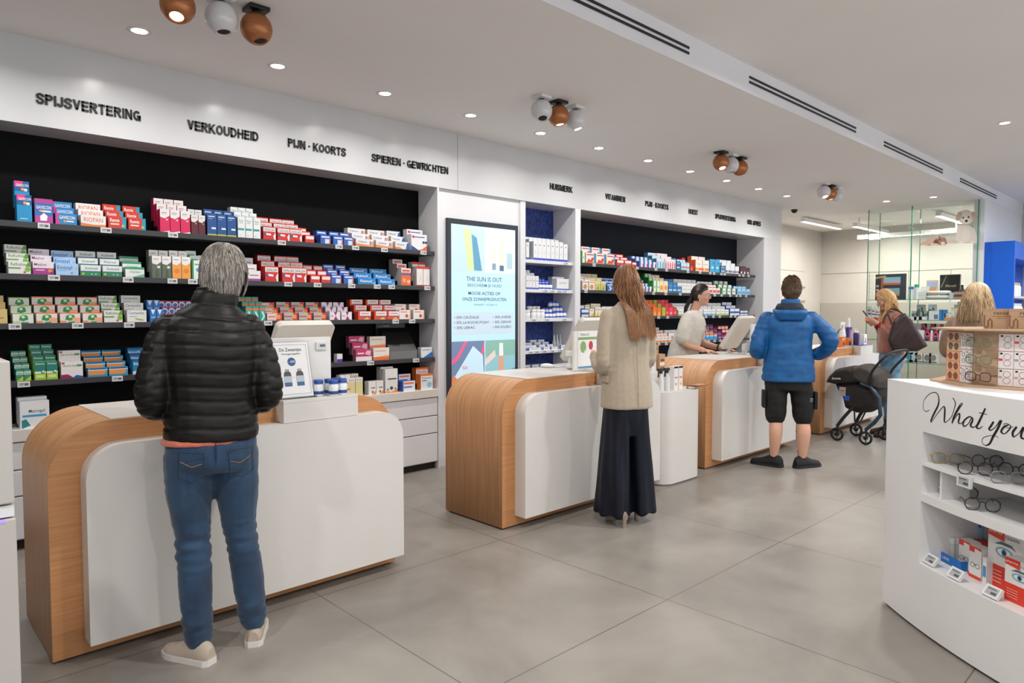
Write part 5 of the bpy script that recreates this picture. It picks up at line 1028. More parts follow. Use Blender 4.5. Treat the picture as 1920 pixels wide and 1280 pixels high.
for k_, (px, w, dd) in enumerate(((1858, .125, .10), (1908, .13, .19))):
    u = RT*((px-1890)/430); p = Vector((cc.x, cc.y, cc.z+.2525))+u-Vector((math.cos(tv), math.sin(tv), 0))*dd
    g = G(); g.box(-w/2, w/2, 0, .06, 0, .088, CARD); ik = M('#4a3424', .6)
    g.text('renée!', (-.2*w, -.0004, .062), (1, 0, 0), (0, 0, 1), .48*w, .017, ik, .012)
    for z, a, b in ((.053, -.25, .28), (.045, -.1, .15)): g.box(a*w, b*w, -.0006, 0, z, z+.0025, M('#8a6a4c'))
    g.tube([(-.47*w, -.001, .06), (-.47*w, -.001, .012), (-.4*w, -.001, .004), (-.36*w, -.001, .012), (-.36*w, -.001, .035), (-.3*w, -.001, .045), (-.25*w, -.001, .035), (-.25*w, -.001, .004)], .0022, M('#7c5a3e'), 5)
    g.obj('kraft_carton', loc=p, rot=tv-math.pi/2, label='brown kraft carton renée on the carousel top, ' + ('left', 'right')[k_], cat='carton', group='kraft cartons on the carousel')

# ================================================================ kraft floor display behind the island, near-left cabinet
g = G(); p = arc(.02, .60); q = arc(.30, .60); r = arc(.30, .85); u = arc(.02, .85)
g.prism([p, q, r, u], 2, 1.1165, 1.124, CARD); g.prism([p, ((p[0]+q[0])/2, (p[1]+q[1])/2), ((u[0]+r[0])/2, (u[1]+r[1])/2)], 2, 1.124, 1.14, CARD)
g.obj('kraft_flap', label='folded piece of brown kraft card lying on the island beside the carousel', cat='card')
t = empty('white_dispenser', (0, 2.3, 0), label='pale grey upright cabinet at the left edge with violet light', cat='cabinet')
PG = noisy('pale grey lacquer', '#b9b4ae', '#bdb8b2', nscale=2, rough=(.4, .5))
G().box(-.6, .286, -.09, .3, 0, .9, PG).obj('lower_body', t, bev=.004); G().box(-.6, .283, -.085, .3, .905, .935, WHITEP).obj('light_strip_housing', t)
G().box(-.6, .284, -.09, .3, .94, 1.318, PG).obj('upper_body', t, bev=.004); G().box(-.6, .262, -.0915, -.0905, .893, .900, M('#6a50ff', .4, 0, 3)).obj('violet_light', t)

# ================================================================ blue shelf unit at the right
t = empty('blue_shelf_unit', (12.05, 2.2, 0), label='tall bright blue shelf unit against the white wall at right', cat='shelf unit')
BB = M('#0b5fd0', .4)
g = G(); g.box(0, .06, 0, .36, 0, 2.45, BB); g.box(.06, 2.6, .33, .36, 0, 2.45, BB); g.box(.06, 2.6, 0, .33, 2.2, 2.45, BB); g.box(2.6, 2.66, 0, .36, 0, 2.45, BB); g.obj('carcass', t)
for z in (1.66, 1.36, 1.05): g = G(); g.box(.06, 2.6, .0, .33, z-.03, z, WHITEP); g.obj('shelf_board', t)
src = None; k_ = 0
for z, n in ((1.66, 8), (1.36, 9)):
    for i in range(n):
        p = (12.05+.13+i*.085, 2.26+.01*(i % 2), z+.0005); lb = f'white {"and gold " if z > 1.5 else ""}bottle on the blue unit, {"upper" if z > 1.5 else "lower"} board, {ORD[i]}'
        t = empty('lotion_bottle', p, label=lb, cat='bottle', group='bottles on the blue shelf unit'); hh = .2 if z > 1.5 else .19
        G().lathe([(.033, 0), (.034, hh*.7), (.02, hh*.82)], JW, 14).obj('body', t); G().lathe([(.018, hh*.82), (.02, hh), (.014, hh*1.02)], M('#c9a03c', .3) if z > 1.5 and i % 2 == 0 else WHITEP, 12).obj('cap', t)

# ================================================================ tall glass cabinet
GX0, GX1, GY0, GY1 = 11.9, 12.42, 2.62, 4.13
t = empty('glass_cabinet', (GX0, GY0, 0), label='tall frameless glass cabinet with green edges, floor to ceiling', cat='cabinet')
dy = GY1-GY0; dx = GX1-GX0
for nm, a in (('front_pane', (0, .01, 0, .87)), ('front_pane', (0, .01, .885, dy)), ('side_pane', (.01, dx, dy-.01, dy)), ('side_pane', (.01, dx, 0, .01)), ('back_pane', (dx, dx+.01, 0, dy))):
    g = G(); x0, x1, y0, y1 = a
    if nm == 'side_pane': g.poly([(x0, y0, .3), (x1, y0, .3), (x1, y0, 3.07), (x0, y0, 3.07)], GLASS)
    else: g.poly([(x0, y0, .3), (x0, y1, .3), (x0, y1, 3.07), (x0, y0, 3.07)], GLASS)
    g.obj(nm, t)
for x, y, w in ((0, .87, .014), (0, dy-.005, .010), (0, -.004, .012), (dx, dy-.005, .010), (dx*.98, .9, .008)): g = G(); g.box(x-.003, x+.01, y, y+w, .3, 3.07, GEDGE); g.obj('glass_edge', t)
g = G(); g.box(0, dx, 0, dy, 0, .3, WHITEP); g.obj('base', t)
ZG = (1.62, 1.30, .98, .63)
for z in ZG: g = G(); g.poly([(.012, .012, z), (dx-.01, .012, z), (dx-.01, dy-.012, z), (.012, dy-.012, z)], GLASS); g.box(.011, .014, .012, dy-.012, z-.008, z, GEDGE); g.obj('glass_shelf', t)
def gitem(px, zi, w, h, col, lb, els=(), x=12.03, d=.1, nm='carton', cat='carton', tm=None):
    p = at(px, 560, 0, x); g = G(); g.box(0, d, -w/2, w/2, 0, h, M(col, .4)); xx = -.0005
    for e in els: xx -= .0003; g.poly([(xx, w/2-a*w, b*h) for a, b in e[0]], M(e[1], .4))
    if tm: g.text(tm[0], (xx-.0005, w/2-tm[1]*w, tm[2]*h), (0, -1, 0), (0, 0, 1), tm[3]*w, tm[4]*h, M(tm[5]), .01)
    return g.obj(nm, loc=(x, p.y, ZG[zi]+.001), label=lb, cat=cat, group='goods in the glass cabinet')
kx = 12.0/ (FPX)*.86
gitem(1669, 0, .46, .42, '#3c4250', 'dark grey poster board with orange panels in the glass cabinet', [(rc(.05, .0, .14, .9), '#2c303c'), ([(.0, .82), (.35, .88), (.35, .95), (.0, .9)], '#c8a06c'), (rc(.25, .58, .82, .88), '#9cc0d0'), (rc(.25, .58, .82, .66), '#d86a3c'), (rc(.25, .15, .8, .45), '#8cb4bc'), (rc(.25, .15, .8, .22), '#d8783c'), ([(.17, 0), (.24, 0), (.28, .85), (.2, .85)], '#b0643a'), (rc(.03, .5, .12, .58), '#e0b090'), (rc(.03, .35, .12, .43), '#e0b090'), (rc(.03, .2, .12, .28), '#e0b090')], x=12.2, d=.02, nm='poster_board', cat='poster')
for px, cap, h, n in ((1708, '#1f56c0', .20, 'blue'), (1718.5, '#2a9a70', .235, 'green')):
    p = at(px, 560, 0, 12.05); t = empty('shampoo_can', (12.05, p.y, ZG[0]+.001), label=f'tall white can with {n} cap in the glass cabinet', cat='bottle', group='goods in the glass cabinet')
    G().lathe([(.036, 0), (.036, h*.8)], JW, 16).obj('body', t); G().lathe([(.035, h*.8), (.035, h), (.03, h*1.01)], M(cap, .3), 16).obj('cap', t)
gitem(1727, 0, .13, .12, '#e4e2e0', 'white box pile front in the glass cabinet', [(rc(0, .48, 1, .52), '#b8b8b8')]); gitem(1734, 0, .12, .2, '#e6e4e2', 'white box standing behind in the glass cabinet', x=12.16)
gitem(1747, 0, .16, .3, '#e0c4b4', 'small picture carton with orange and blue print in the glass cabinet', [(rc(.08, .55, .92, .9), '#a8bce0'), (rc(.15, .3, .85, .65), '#e09a5c')], x=12.2, d=.03)
gitem(1780, 0, .27, .38, '#1b191c', 'black presentation box with gold lettering in the glass cabinet', [([(.05, .5), (.3, .95), (.33, .93), (.1, .48)], '#8a7c5a')], x=12.22, d=.05, tm=('Mèrveil', .3, .5, .5, .1, '#b8a878'))
for k_, (z, sx) in enumerate(((0, 1.), (.07, .92))):
    p = at(1759, 560, 0, 12.06); g = G(); g.ell((0, 0, .034), (.09, .17*sx, .034), M('#e2dcd6', .9), 20, 10, f=lambda q: Vector((q.x, max(min(q.y*1.15, .16), -.16), max(-.033, min(.028, q.z*1.3)))))
    g.obj('folded_towel', loc=(12.1, p.y, ZG[0]+.001+z), label='folded white towel in the glass cabinet, ' + ('lower', 'upper')[k_], cat='towel', group='towels in the glass cabinet')
p = at(1803.5, 560, 0, 12.05); t = empty('serum_bottle', (12.05, p.y, ZG[0]+.001), label='black serum bottle with white label in the glass cabinet', cat='bottle')
G().lathe([(.04, 0), (.04, .13), (.018, .16)], BLACKP, 16).obj('body', t); G().lathe([(.018, .16), (.018, .21)], BLACKP, 12).obj('cap', t); G().lathe([(.0405, .03), (.0405, .1)], WHITEP, 16).obj('label', t)
gitem(1788, 0, .12, .1, '#c4d0d4', 'pale grey gift tin in the glass cabinet', x=12.02); gitem(1797, 0, .12, .11, '#b08a7c', 'rose brown striped pouch in the glass cabinet', [(rc(0, .3, 1, .6), '#5a4440')], x=12.0)
for a, n, w, h, col, key in ((1626, 3, .07, .2, '#e0e4e6', 'red'), ): 
    for i in range(n): gitem(1631+i*8, 1, .07, .21-.02*i, '#dfe3e5', f'red and white dental carton in the glass cabinet, {ORD[i]}', [(rc(0, 0, 1, .18), '#c83c30'), (rc(.1, .4, .9, .5), '#4a6c8c'), (rc(.1, .65, .7, .78), '#c05c50')])
for i, px in enumerate((1716, 1726, 1737, 1747)): gitem(px, 1, .1, .14+.1*(i % 2), '#a8b0b0' if i < 3 else '#c0cad4', f'grey and green bandage carton in the glass cabinet, {ORD[i]}', [(rc(.1, .2, .5, .7), '#5c6664'), (rc(.6, .5, .9, .8), '#3c6c3c')], x=12.1)
for i, px in enumerate((1712, 1722, 1731)): gitem(px, 1, .11, .05, '#e4e6e8', f'low white tub in the glass cabinet, {ORD[i]}', x=12.0)
gitem(1752, 1, .14, .14, '#dce2e8', 'white and blue leg bandage carton in the glass cabinet', [(rc(.5, .1, .9, .6), '#6a7c94')], x=12.0)
for i, px in enumerate((1765, 1771)): gitem(px, 1, .05, .16, '#2a7cc0', f'slim bright blue carton in the glass cabinet, {("left", "right")[i]}', x=12.0)
for i in range(5): gitem(1778+6*i, 1, .09, .1+.045*i, '#e0d8cc', f'orange footed bandage carton in the glass cabinet, {ORD[i]}', [(rc(0, 0, 1, .4), '#dc8c4c'), (rc(.1, .6, .6, .75), '#5c9cc0')], x=12.0+.05*i, d=.045)
AR = [(.55, 0), (.64, .0), (.66, .5), (.76, .8), (.86, .5), (.88, 0), (1, 0), (1, .65), (.85, 1), (.68, .97), (.56, .65)]
for r in range(2):
    for i, px in enumerate((1733, 1749, 1765) if r == 0 else (1726, 1743, 1760)): gitem(px, 2, .2, .16, '#e4e4e8', f'white and pink pressure meter carton, {("front", "back")[r]} row, {ORD[i]}, glass cabinet', [(AR, '#d43c68'), (rc(.68, .1, .84, .5), '#4a4e58'), (rc(.05, .4, .4, .5), '#8c98b4')], x=12.0+.16*r, d=.1) if not (r == 1) else gitem(px, 2, .2, .26, '#d4d0d4', f'white and pink pressure meter carton, back row, {ORD[i]}, glass cabinet', [(AR, '#c83c60'), (rc(.68, .1, .84, .5), '#4a4e58')], x=12.18, d=.1)
for i, (px, col) in enumerate(((1707, '#3a86c8'), (1715, '#b0c8d8'), (1726, '#94887c'), (1741, '#7c7874'), (1753, '#8c8480'))): gitem(px, 3, .12, .15, '#dad8d4', f'white product carton with photo on the lowest glass shelf, {ORD[i]}', [([(.5+.33*math.cos(6.283*k/12), .55+.33*math.sin(6.283*k/12)) for k in range(12)], col), (rc(.1, .04, .9, .15), '#4c5058')])
# photo stickers of a puppy and a sleeping kitten on the glass: flat prints
def decal(px0, py0, sc, shapes, lb):
    g = G(); x = 11.893
    for k_, (pts, col) in enumerate(shapes):
        g.poly([at(px0+a*sc, py0+b*sc, 0, x-.0006*k_) for a, b in pts], M(col, .6))
    g.obj('glass_sticker', label=lb, cat='sticker', group='animal photo stickers on the glass')
def el(cx, cy, rx, ry, n=16, rot=0): return [(cx+rx*math.cos(6.283*k/n)*math.cos(rot)-ry*math.sin(6.283*k/n)*math.sin(rot), cy+rx*math.cos(6.283*k/n)*math.sin(rot)+ry*math.sin(6.283*k/n)*math.cos(rot)) for k in range(n)]
F1, F2, F3 = '#d6cdc3', '#c4b8ac', '#bda692'
decal(1778, 394, 1., [([(17, 28), (38, 28), (50, 36), (54, 50), (54, 62), (16, 62), (12, 58), (15, 42)], F1), (el(8, 59, 9, 4), F2), (el(22, 52, 7, 11), F1), (el(48, 52, 6, 11), F1), (el(34, 47, 9, 13), '#dcd4cb'), (el(33, 13, 15, 14), F1), (el(20, 11, 5, 9, rot=.4), F3), (el(49, 11, 5, 9, rot=-.4), F3), (el(33, 19, 8, 7), '#e0d9d0'), (el(28, 14, 1.8, 1.8, 8), '#1c1614'), (el(38, 13, 1.8, 1.8, 8), '#1c1614'), (el(34, 20, 2.8, 2.4, 10), '#171312'), (el(26, 60, 5, 2.5), '#e2dcd4'), (el(45, 60, 5, 2.5), '#e2dcd4')], 'photo sticker of a sitting white puppy on the glass cabinet')
decal(1722, 440, 1., [([(1, 18), (8, 14), (18, 13), (26, 7), (40, 6), (50, 12), (56, 15), (50, 19), (20, 20), (2, 19)], '#a07a64'), (el(24, 12, 10, 6), '#b8988a'), (el(34, 14, 6, 5), '#5c4438'), (el(45, 12, 8, 7), '#94705a'), ([(38, 7), (39, 0), (43, 6)], '#8a5c48'), ([(46, 6), (50, 5), (50, 11)], '#8a5c48'), (el(46, 16, 4, 3), '#d8c4b8'), (el(40, 9, 3, 1), '#4a362c'), (el(12, 17, 8, 2.5), '#c09c8c'), (el(30, 18, 8, 2), '#d0b0a4')], 'photo sticker of a sleeping tabby kitten on the glass cabinet')

# ================================================================ people
def fuse(g, name, parent, voxel=.01, smooth=6, disp=None, mat=None, matf=None):
    """join closed shapes into one continuous skin"""
    me = g.mesh('tmp'); o = bpy.data.objects.new('tmp', me); C.objects.link(o)
    r = o.modifiers.new('r', 'REMESH'); r.mode = 'VOXEL'; r.voxel_size = voxel; r.use_smooth_shade = True
    if smooth: s = o.modifiers.new('s', 'SMOOTH'); s.factor = .5; s.iterations = smooth
    dg = bpy.context.evaluated_depsgraph_get(); dg.update(); n = bpy.data.meshes.new_from_object(o.evaluated_get(dg))
    bpy.data.objects.remove(o); n.name = name; n.materials.clear()
    mats = mat if isinstance(mat, (list, tuple)) else [mat]
    for m in mats: n.materials.append(m)
    if disp:
        N = [v.normal.copy() for v in n.vertices]
        for v, nn in zip(n.vertices, N): v.co += nn*disp(v.co, nn)
    for p in n.polygons: p.use_smooth = True; p.material_index = matf(p.center) if matf else 0
    n.update(); ob = bpy.data.objects.new(name, n); C.objects.link(ob); ob.parent = parent
    return ob
def spl(vals, u):
    """catmull-rom through tuples, u in 0..len-1"""
    n = len(vals); i = min(int(u), n-2); t = u-i; p = [vals[max(i-1, 0)], vals[i], vals[i+1], vals[min(i+2, n-1)]]
    return [.5*((2*b)+(-a+c)*t+(2*a-5*b+4*c-d)*t*t+(-a+3*b-3*c+d)*t**3) for a, b, c, d in zip(*p)]
def stack(g, specs, m, n=24, k=4, e=2.3):
    """horizontal rings: (z, cx, cy, rx, ry)"""
    rings = []
    for j in range((len(specs)-1)*k+1):
        z, cx, cy, rx, ry = spl(specs, j/k); ring = []
        for i in range(n):
            a = 2*math.pi*i/n; ca, sa = math.cos(a), math.sin(a); q = (abs(ca)**e+abs(sa)**e)**(-1/e)
            ring.append((cx+rx*ca*q, cy+ry*sa*q, z))
        rings.append(ring)
    g.loft(rings, m)
def limb(g, pts, rr, m, k=5, n=16, flat=1.):
    P = []; Q = []
    for j in range((len(pts)-1)*k+1): x, y, z, r = spl([(*p, r) for p, r in zip(pts, rr)], j/k); P.append((x, y, z)); Q.append(max(r, .004))
    g.tube(P, Q, m, n, flat=flat); g.ell(P[0], (Q[0]*.95,)*3, m, 12, 8); g.ell(P[-1], (Q[-1]*.95,)*3, m, 12, 8)
def hand(g, Wp, d, nrm, m, side=1, size=1., curl=.5, spread=.25):
    """palm and five fingers: d = finger direction, nrm = where the palm faces, side = thumb side"""
    Wp, d, nrm = Vector(Wp), Vector(d).normalized(), Vector(nrm); nrm = (nrm-d*nrm.dot(d)).normalized(); s = d.cross(nrm).normalized()*side
    L = .088*size; rings = []
    for t, w, th in ((-.02, .026, .022), (.02, .03, .02), (.5, .041, .017), (.9, .042, .014), (1.04, .036, .010)):
        c = Wp+d*(L*t); rings.append([c+s*math.cos(a)*w*size+nrm*math.sin(a)*th*size for a in [2*math.pi*i/14 for i in range(14)]])
    g.loft(rings, m)
    for i, (o, l) in enumerate(((.031, .070), (.0105, .078), (-.0105, .073), (-.030, .058))):
        p = Wp+d*L*.93+s*o*size; q = d+s*(o*spread*6); q.normalize(); pts = [p]; ang = 0; dd = q.copy(); c = curl*(1+.12*i)
        for seg, f in enumerate((.45, .32, .25)):
            ang = c*(.5+.45*seg); dd = (q*math.cos(ang)+nrm*math.sin(ang)); p = p+dd*l*size*f; pts.append(p)
        g.tube(pts, [.0098*size, .0092*size, .0085*size, .0068*size], m, 8); g.ell(pts[-1], (.0068*size,)*3, m, 8, 6)
    p0 = Wp+d*L*.22+s*.026*size; p1 = p0+(d*.5+s*.75+nrm*.35).normalized()*.036*size; p2 = p1+(d*.85+s*.3+nrm*.45).normalized()*.03*size; p3 = p2+(d*.95+nrm*.4).normalized()*.024*size
    g.tube([p0, p1, p2, p3], [.014*size, .0115*size, .0105*size, .008*size], m, 8); g.ell(p3, (.008*size,)*3, m, 8, 6)
def skinm(h): return noisy('skin', h, h, nscale=20, rough=(.45, .55))
def head(g, T, m, s=1., female=False):
    def f(p):
        t = max(0, -p.z/.118); x, y, z = p
        x *= 1-(.30 if female else .24)*t*t; y = y*(1-.32*t) if y < 0 else y*(1-.06*t)
        if p.z > .02: y = y*(1-.12*((p.z-.02)/.1)) if y > 0 else y
        return Vector((x*s, y*s, z*s))
    g.ell((0, 0, 0), (.074, .097, .118), m, 26, 20, T=T, f=f)
    S = lambda x, y, z: (x*s, y*s, z*s)
    g.tube([T @ Vector(S(0, .088, .018)), T @ Vector(S(0, .1, -.004)), T @ Vector(S(0, .112, -.02))], [.008*s, .011*s, .014*s], m, 8)
    g.ell(S(0, .106, -.024), S(.015, .013, .010), m, 10, 8, T=T)
    for sx in (-1, 1):
        g.ell(S(sx*.031, .078, .028), S(.024, .012, .008), m, 10, 8, T=T)                     # brow
        g.ell(S(sx*.042, .062, -.025), S(.024, .02, .022), m, 10, 8, T=T)                    # cheek
        g.ell(S(sx*.077, -.008, -.006), S(.008, .018, .031), m, 10, 10, T=T)                 # ear
    g.ell(S(0, .087, -.052), S(.024, .010, .006), m, 10, 8, T=T); g.ell(S(0, .086, -.062), S(.02, .010, .006), m, 10, 8, T=T)
    g.ell(S(0, .074, -.092), S(.028, .02, .019), m, 12, 8, T=T)
def eyes(T, parent, s=1., iris='#4a3a2c'):
    for sx in (-1, 1):
        g = G(); g.ell((sx*.031*s, .083*s, .010*s), (.013*s, .009*s, .008*s), M('#e8e4e0', .3), 12, 8, T=T); g.ell((sx*.031*s, .0895*s, .009*s), (.0055*s, .0035*s, .0055*s), M(iris, .3), 10, 8, T=T); g.obj('eye', parent)
def mouth(T, parent, s=1.):
    g = G(); g.ell((0, .0945*s, -.053*s), (.021*s, .0045*s, .0042*s), M('#a4544c', .4), 12, 8, T=T); g.ell((0, .0935*s, -.061*s), (.018*s, .0045*s, .0045*s), M('#a85850', .4), 12, 8, T=T); g.obj('lips', parent)
    g = G()
    for sx in (-1, 1): g.tube([T @ Vector((sx*a*s, b*s, c*s)) for a, b, c in ((.014, .092, .028), (.03, .0905, .034), (.046, .08, .028))], .003*s, M('#5a4030', .7), 5)
    g.obj('eyebrows', parent)
def headT(C_, yaw, pitch): return Matrix.Translation(C_) @ Matrix.Rotation(R(yaw), 4, 'Z') @ Matrix.Rotation(R(pitch), 4, 'X')
def hair_cap(g, T, m, s, thick=1.07, face=.03, low=-.03):
    """scalp shell under the strands, kept behind the face"""
    def f(p):
        x, y, z = p
        if y > 0 and z < face+.03: k = max(0, 1-(face+.03-z)/.06); y *= .55+.4*k; x *= .93+.06*k
        if z < low: q = (low-z)/.1; x *= 1-.5*q; y *= 1-.35*q
        return Vector((x*s, y*s, max(z, -.085)*s))
    g.ell((0, 0, .004), (.076*thick, .099*thick, .118*thick), m, 26, 18, T=T, f=f)
def strands(g, T, mats, n, s, L, th0=(2, 70), az_ex=55, off=(1.05, 1.13), r=.003, end_th=None, fall=0., wave=.008, bottom=None, seed=1, push=None, part=0, ears=False, azr=(0, 360)):
    """tapered locks combed from the crown over the head; with fall they leave the head and hang"""
    rd = random.Random(seed); Ti = T
    for i in range(n):
        az = rd.uniform(*azr); th = R(rd.uniform(*th0))
        d_front = abs(((az-90+180) % 360)-180)                        # 0 = straight ahead
        if d_front < az_ex and th > R(38): continue
        sgn = 1 if ((az-90+180) % 360)-180 > 0 else -1
        a = R(az); pts = []; o0 = rd.uniform(off[0], off[0]+.02); o1 = rd.uniform(off[1]-.04, off[1]+.02); dth = L*rd.uniform(.75, 1.15); da = rd.uniform(-.22, .22)
        if d_front < az_ex+12 and fall: da = sgn*R(az_ex+14-d_front+rd.uniform(0, 14))
        K = 5; ph = rd.uniform(0, 6.28)
        thend = min(th+dth, R(end_th or 118))
        if d_front < az_ex+8 and not fall: thend = min(thend, R(62))
        if ears and abs(((az+90) % 180)-90) < 20: thend = min(thend, R(86))
        if thend <= th: continue
        for k in range(K+1):
            t = k/K; tt = th+(thend-th)*t; o = o0+(o1-o0)*t; aa = a+da*t
            x, y, z = math.sin(tt)*math.cos(aa)*.076*o, math.sin(tt)*math.sin(aa)*.099*o, math.cos(tt)*.118*o
            pts.append(Ti @ (Vector((x, y, z+.004))*s))
        if fall:
            p = pts[-1].copy(); c = Ti @ Vector((0, -.01, 0)); out = Vector((p.x-c.x, p.y-c.y, 0)); out = out.normalized() if out.length > 1e-4 else Vector((0, -1, 0))
            f = fall*rd.uniform(.82, 1.08); m_ = 7; sp = rd.uniform(-.02, .05)
            for k in range(1, m_+1):
                t = k/m_; q = p+Vector((0, 0, -f*t))+out*(sp*t+wave*math.sin(ph+t*5.5))+Vector((-out.y, out.x, 0))*(wave*.8*math.sin(ph*2+t*4))
                if push: q = push(q)
                pts.append(q)
        kk = len(pts); rr = [r*(.6+.4*min(1, j/2))*(1-.75*(j/(kk-1))**3) for j in range(kk)]
        g.tube(pts, rr, rd.choice(mats), 4, caps=False, flat=.5)
def combed(g, T, mats, n, s, off=1.09, r=.003, seed=1):
    "hair combed straight back from the hairline and gathered low at the back"
    rd = random.Random(seed)
    for i in range(n):
        x0 = rd.uniform(-1, 1); x0 = math.copysign(abs(x0)**.8, x0); o = off+rd.uniform(-.02, .03); ph0 = 50+22*abs(x0)**3+rd.uniform(-4, 6); pts = []
        for k in range(8):
            t = k/7; ph = R(ph0+(205-ph0)*t); xx = x0*(1-.62*t**2.2); rho = math.sqrt(max(.02, 1-(xx*.96)**2))
            pts.append(T @ (Vector((.076*o*xx, .099*o*rho*math.cos(ph), .118*o*rho*math.sin(ph)+.004))*s))
        g.tube(pts, [r*.5, r, r, r, r, r, r*.8, r*.4], rd.choice(mats), 4, caps=False, flat=.5)
def shoe(parent, ankle, toe_dir, m, sole, L=.27, w=.046, h=.075, nm='shoe', heel=0.):
    """laced shoe with its own sole; ankle = point on the floor under the ankle"""
    t = math.atan2(toe_dir[1], toe_dir[0])-math.pi/2
    T = Matrix.Translation((ankle[0], ankle[1], ankle[2] if len(ankle) > 2 else 0)) @ Matrix.Rotation(t, 4, 'Z')
    g = G(); rings = []
    for y, ww, hh in ((-.075, .55, .7), (-.06, .8, 1.), (-.02, .85, 1.15), (.02, .86, 1.1), (.06, .9, .82), (.1, 1., .62), (.145, .98, .5), (.175, .75, .4), (.19, .4, .28)):
        rings.append([T @ Vector((w*ww*math.cos(a), y*L/.27, .018+max(0, math.sin(a))*h*hh+min(0, math.sin(a))*.006)) for a in [2*math.pi*i/16 for i in range(16)]])
    g.loft(rings, m); o = g.obj(nm, parent)
    g = G(); pl = [(w*1.06*ww*sx, y*L/.27) for sx in (1,) for y, ww in ((-.08, .5), (-.06, .85), (0, .9), (.06, .95), (.11, 1.05), (.15, 1.), (.185, .7), (.196, .3))]
    pl = pl+[(-x, y) for x, y in reversed(pl)]; g.prism(pl, 2, 0.0, .024, sole, T=T); g.obj('sole', o)
    g = G()
    for k in range(4): y = (.03+.022*k)*L/.27; z = .018+h*(1.0-.13*k); g.tube([T @ Vector((-.02, y, z-.004)), T @ Vector((0, y+.004, z+.003)), T @ Vector((.02, y, z-.004))], .0022, sole, 5)
    g.obj('laces', o); return o
def nz(p, f, o=0): return noise.noise(Vector((p.x*f+o, p.y*f, p.z*f)))
def person(loc, face_deg, label): return empty('person', (loc[0], loc[1], 0), R(face_deg-90), label=label, cat='person')
def wrinkle(p, f=14, a=.004, o=0): return a*noise.noise(Vector((p.x*f*.5+o, p.y*f*.5, p.z*f)))
DENIM = noisy('denim', '#142a44', '#274866', scale=(1, 1, .6), nscale=7, rough=(.75, .85), lo=.3, hi=.72, sheen=.2)
DENIML = noisy('light denim', '#4c7290', '#7a9cb4', nscale=9, rough=(.75, .85))
SK1 = skinm('#c08a6e'); SK2 = skinm('#cf9c82'); SK3 = skinm('#d8a58c')

# ---- customer in the black quilted jacket, seen from behind
t = person((1.05, 2.92), 76, 'grey haired person in black quilted jacket and blue jeans at the nearest counter')
HT = headT((.062, .03, 1.595), -24, -8)
g = G(); head(g, HT, SK1, .98); limb(g, [(.0, -.01, 1.40), (.02, 0, 1.5), (.045, .02, 1.56)], [.062, .056, .055], SK1)
stack(g, [(.80, 0, 0, .12, .10), (.92, 0, 0, .16, .115), (1.1, 0, 0, .145, .10), (1.3, 0, 0, .165, .11), (1.40, 0, 0, .14, .09), (1.45, 0, 0, .08, .06)], SK1)
for sx in (-1, 1):
    limb(g, [(sx*.16, 0, 1.36), (sx*.22, -.04, 1.09), (sx*.14, .27, 1.045)], [.03, .03, .027], SK1); hand(g, (sx*.13, .30, 1.04), (-sx*.45, .85, -.15), (0, 0, -1), SK1, side=-sx if sx > 0 else 1, curl=.5)
limb(g, [(-.085, 0, .86), (-.075, .01, .48), (-.07, -.02, .09)], [.07, .04, .034], SK1); limb(g, [(.085, 0, .86), (.105, .02, .48), (.155, .04, .09)], [.07, .04, .034], SK1)
fuse(g, 'body', t, .009, 4, mat=SK1); eyes(HT, t); mouth(HT, t)
JK = noisy('black nylon', '#0e0c0b', '#171412', nscale=30, rough=(.42, .52))
def quilt(p, n):
    zz = p.z+.010*math.sin(p.x*5+1)+.004*math.sin(p.x*17)
    if abs(p.x) > .215 and p.z < 1.36: zz = p.z+.35*(abs(p.x)-.215)-.25*p.y
    u = (zz/.056) % 1; return -.006*math.exp(-((u-.5)/.10)**2)+.0012*math.sin(math.pi*((u+.5) % 1))+.0035*nz(p, 9)+.0028*noise.noise(Vector((p.x*14, p.y*14, p.z*50)))
g = G()
stack(g, [(.915, 0, 0, .178, .135), (.93, 0, 0, .182, .14), (1.0, 0, 0, .18, .14), (1.1, 0, 0, .172, .135), (1.22, 0, -.005, .185, .14), (1.33, 0, -.005, .185, .14), (1.40, 0, -.005, .165, .12), (1.44, .005, 0, .13, .095), (1.475, .015, .0, .095, .082), (1.53, .03, .01, .082, .08), (1.545, .03, .01, .078, .076)], JK)
for sx in (-1, 1): limb(g, [(sx*.155, -.005, 1.385), (sx*.20, -.025, 1.25), (sx*.222, -.045, 1.10), (sx*.19, .08, 1.055), (sx*.145, .24, 1.05)], [.058, .062, .06, .056, .044], JK)
JK.node_tree.nodes['Principled BSDF'].inputs['Specular IOR Level'].default_value = .3
fuse(g, 'quilted_jacket', t, .0075, 3, quilt, JK)
g = G(); stack(g, [(.908, -.016, 0, .176, .137), (.925, -.012, 0, .178, .137), (.94, 0, 0, .17, .125)], M('#d4735c', .9, 0, 0, .3, 0, .4)); fuse(g, 'coral_sweater_hem', t, .01, 2, lambda p, n: .003*nz(p, 40), M('#d4735c', .9, 0, 0, .3, 0, .4))
g = G(); stack(g, [(.79, 0, 0, .14, .11), (.83, 0, -.005, .172, .128), (.9, 0, -.005, .176, .13), (.935, 0, 0, .172, .12)], DENIM)
limb(g, [(-.088, -.005, .86), (-.09, 0, .7), (-.078, .015, .50), (-.074, -.01, .32), (-.068, -.015, .09)], [.096, .088, .068, .066, .056], DENIM); limb(g, [(.088, -.005, .86), (.095, .005, .7), (.108, .025, .50), (.132, .02, .32), (.155, .03, .105)], [.096, .088, .068, .066, .056], DENIM)
def jw(p, n):
    k = math.exp(-((p.z-.47)/.09)**2)+.8*math.exp(-((p.z-.16)/.08)**2)+.35*math.exp(-((p.z-.78)/.06)**2)
    return .013*k*noise.noise(Vector((p.x*9, p.y*9+3, p.z*38)))+.003*nz(p, 16)
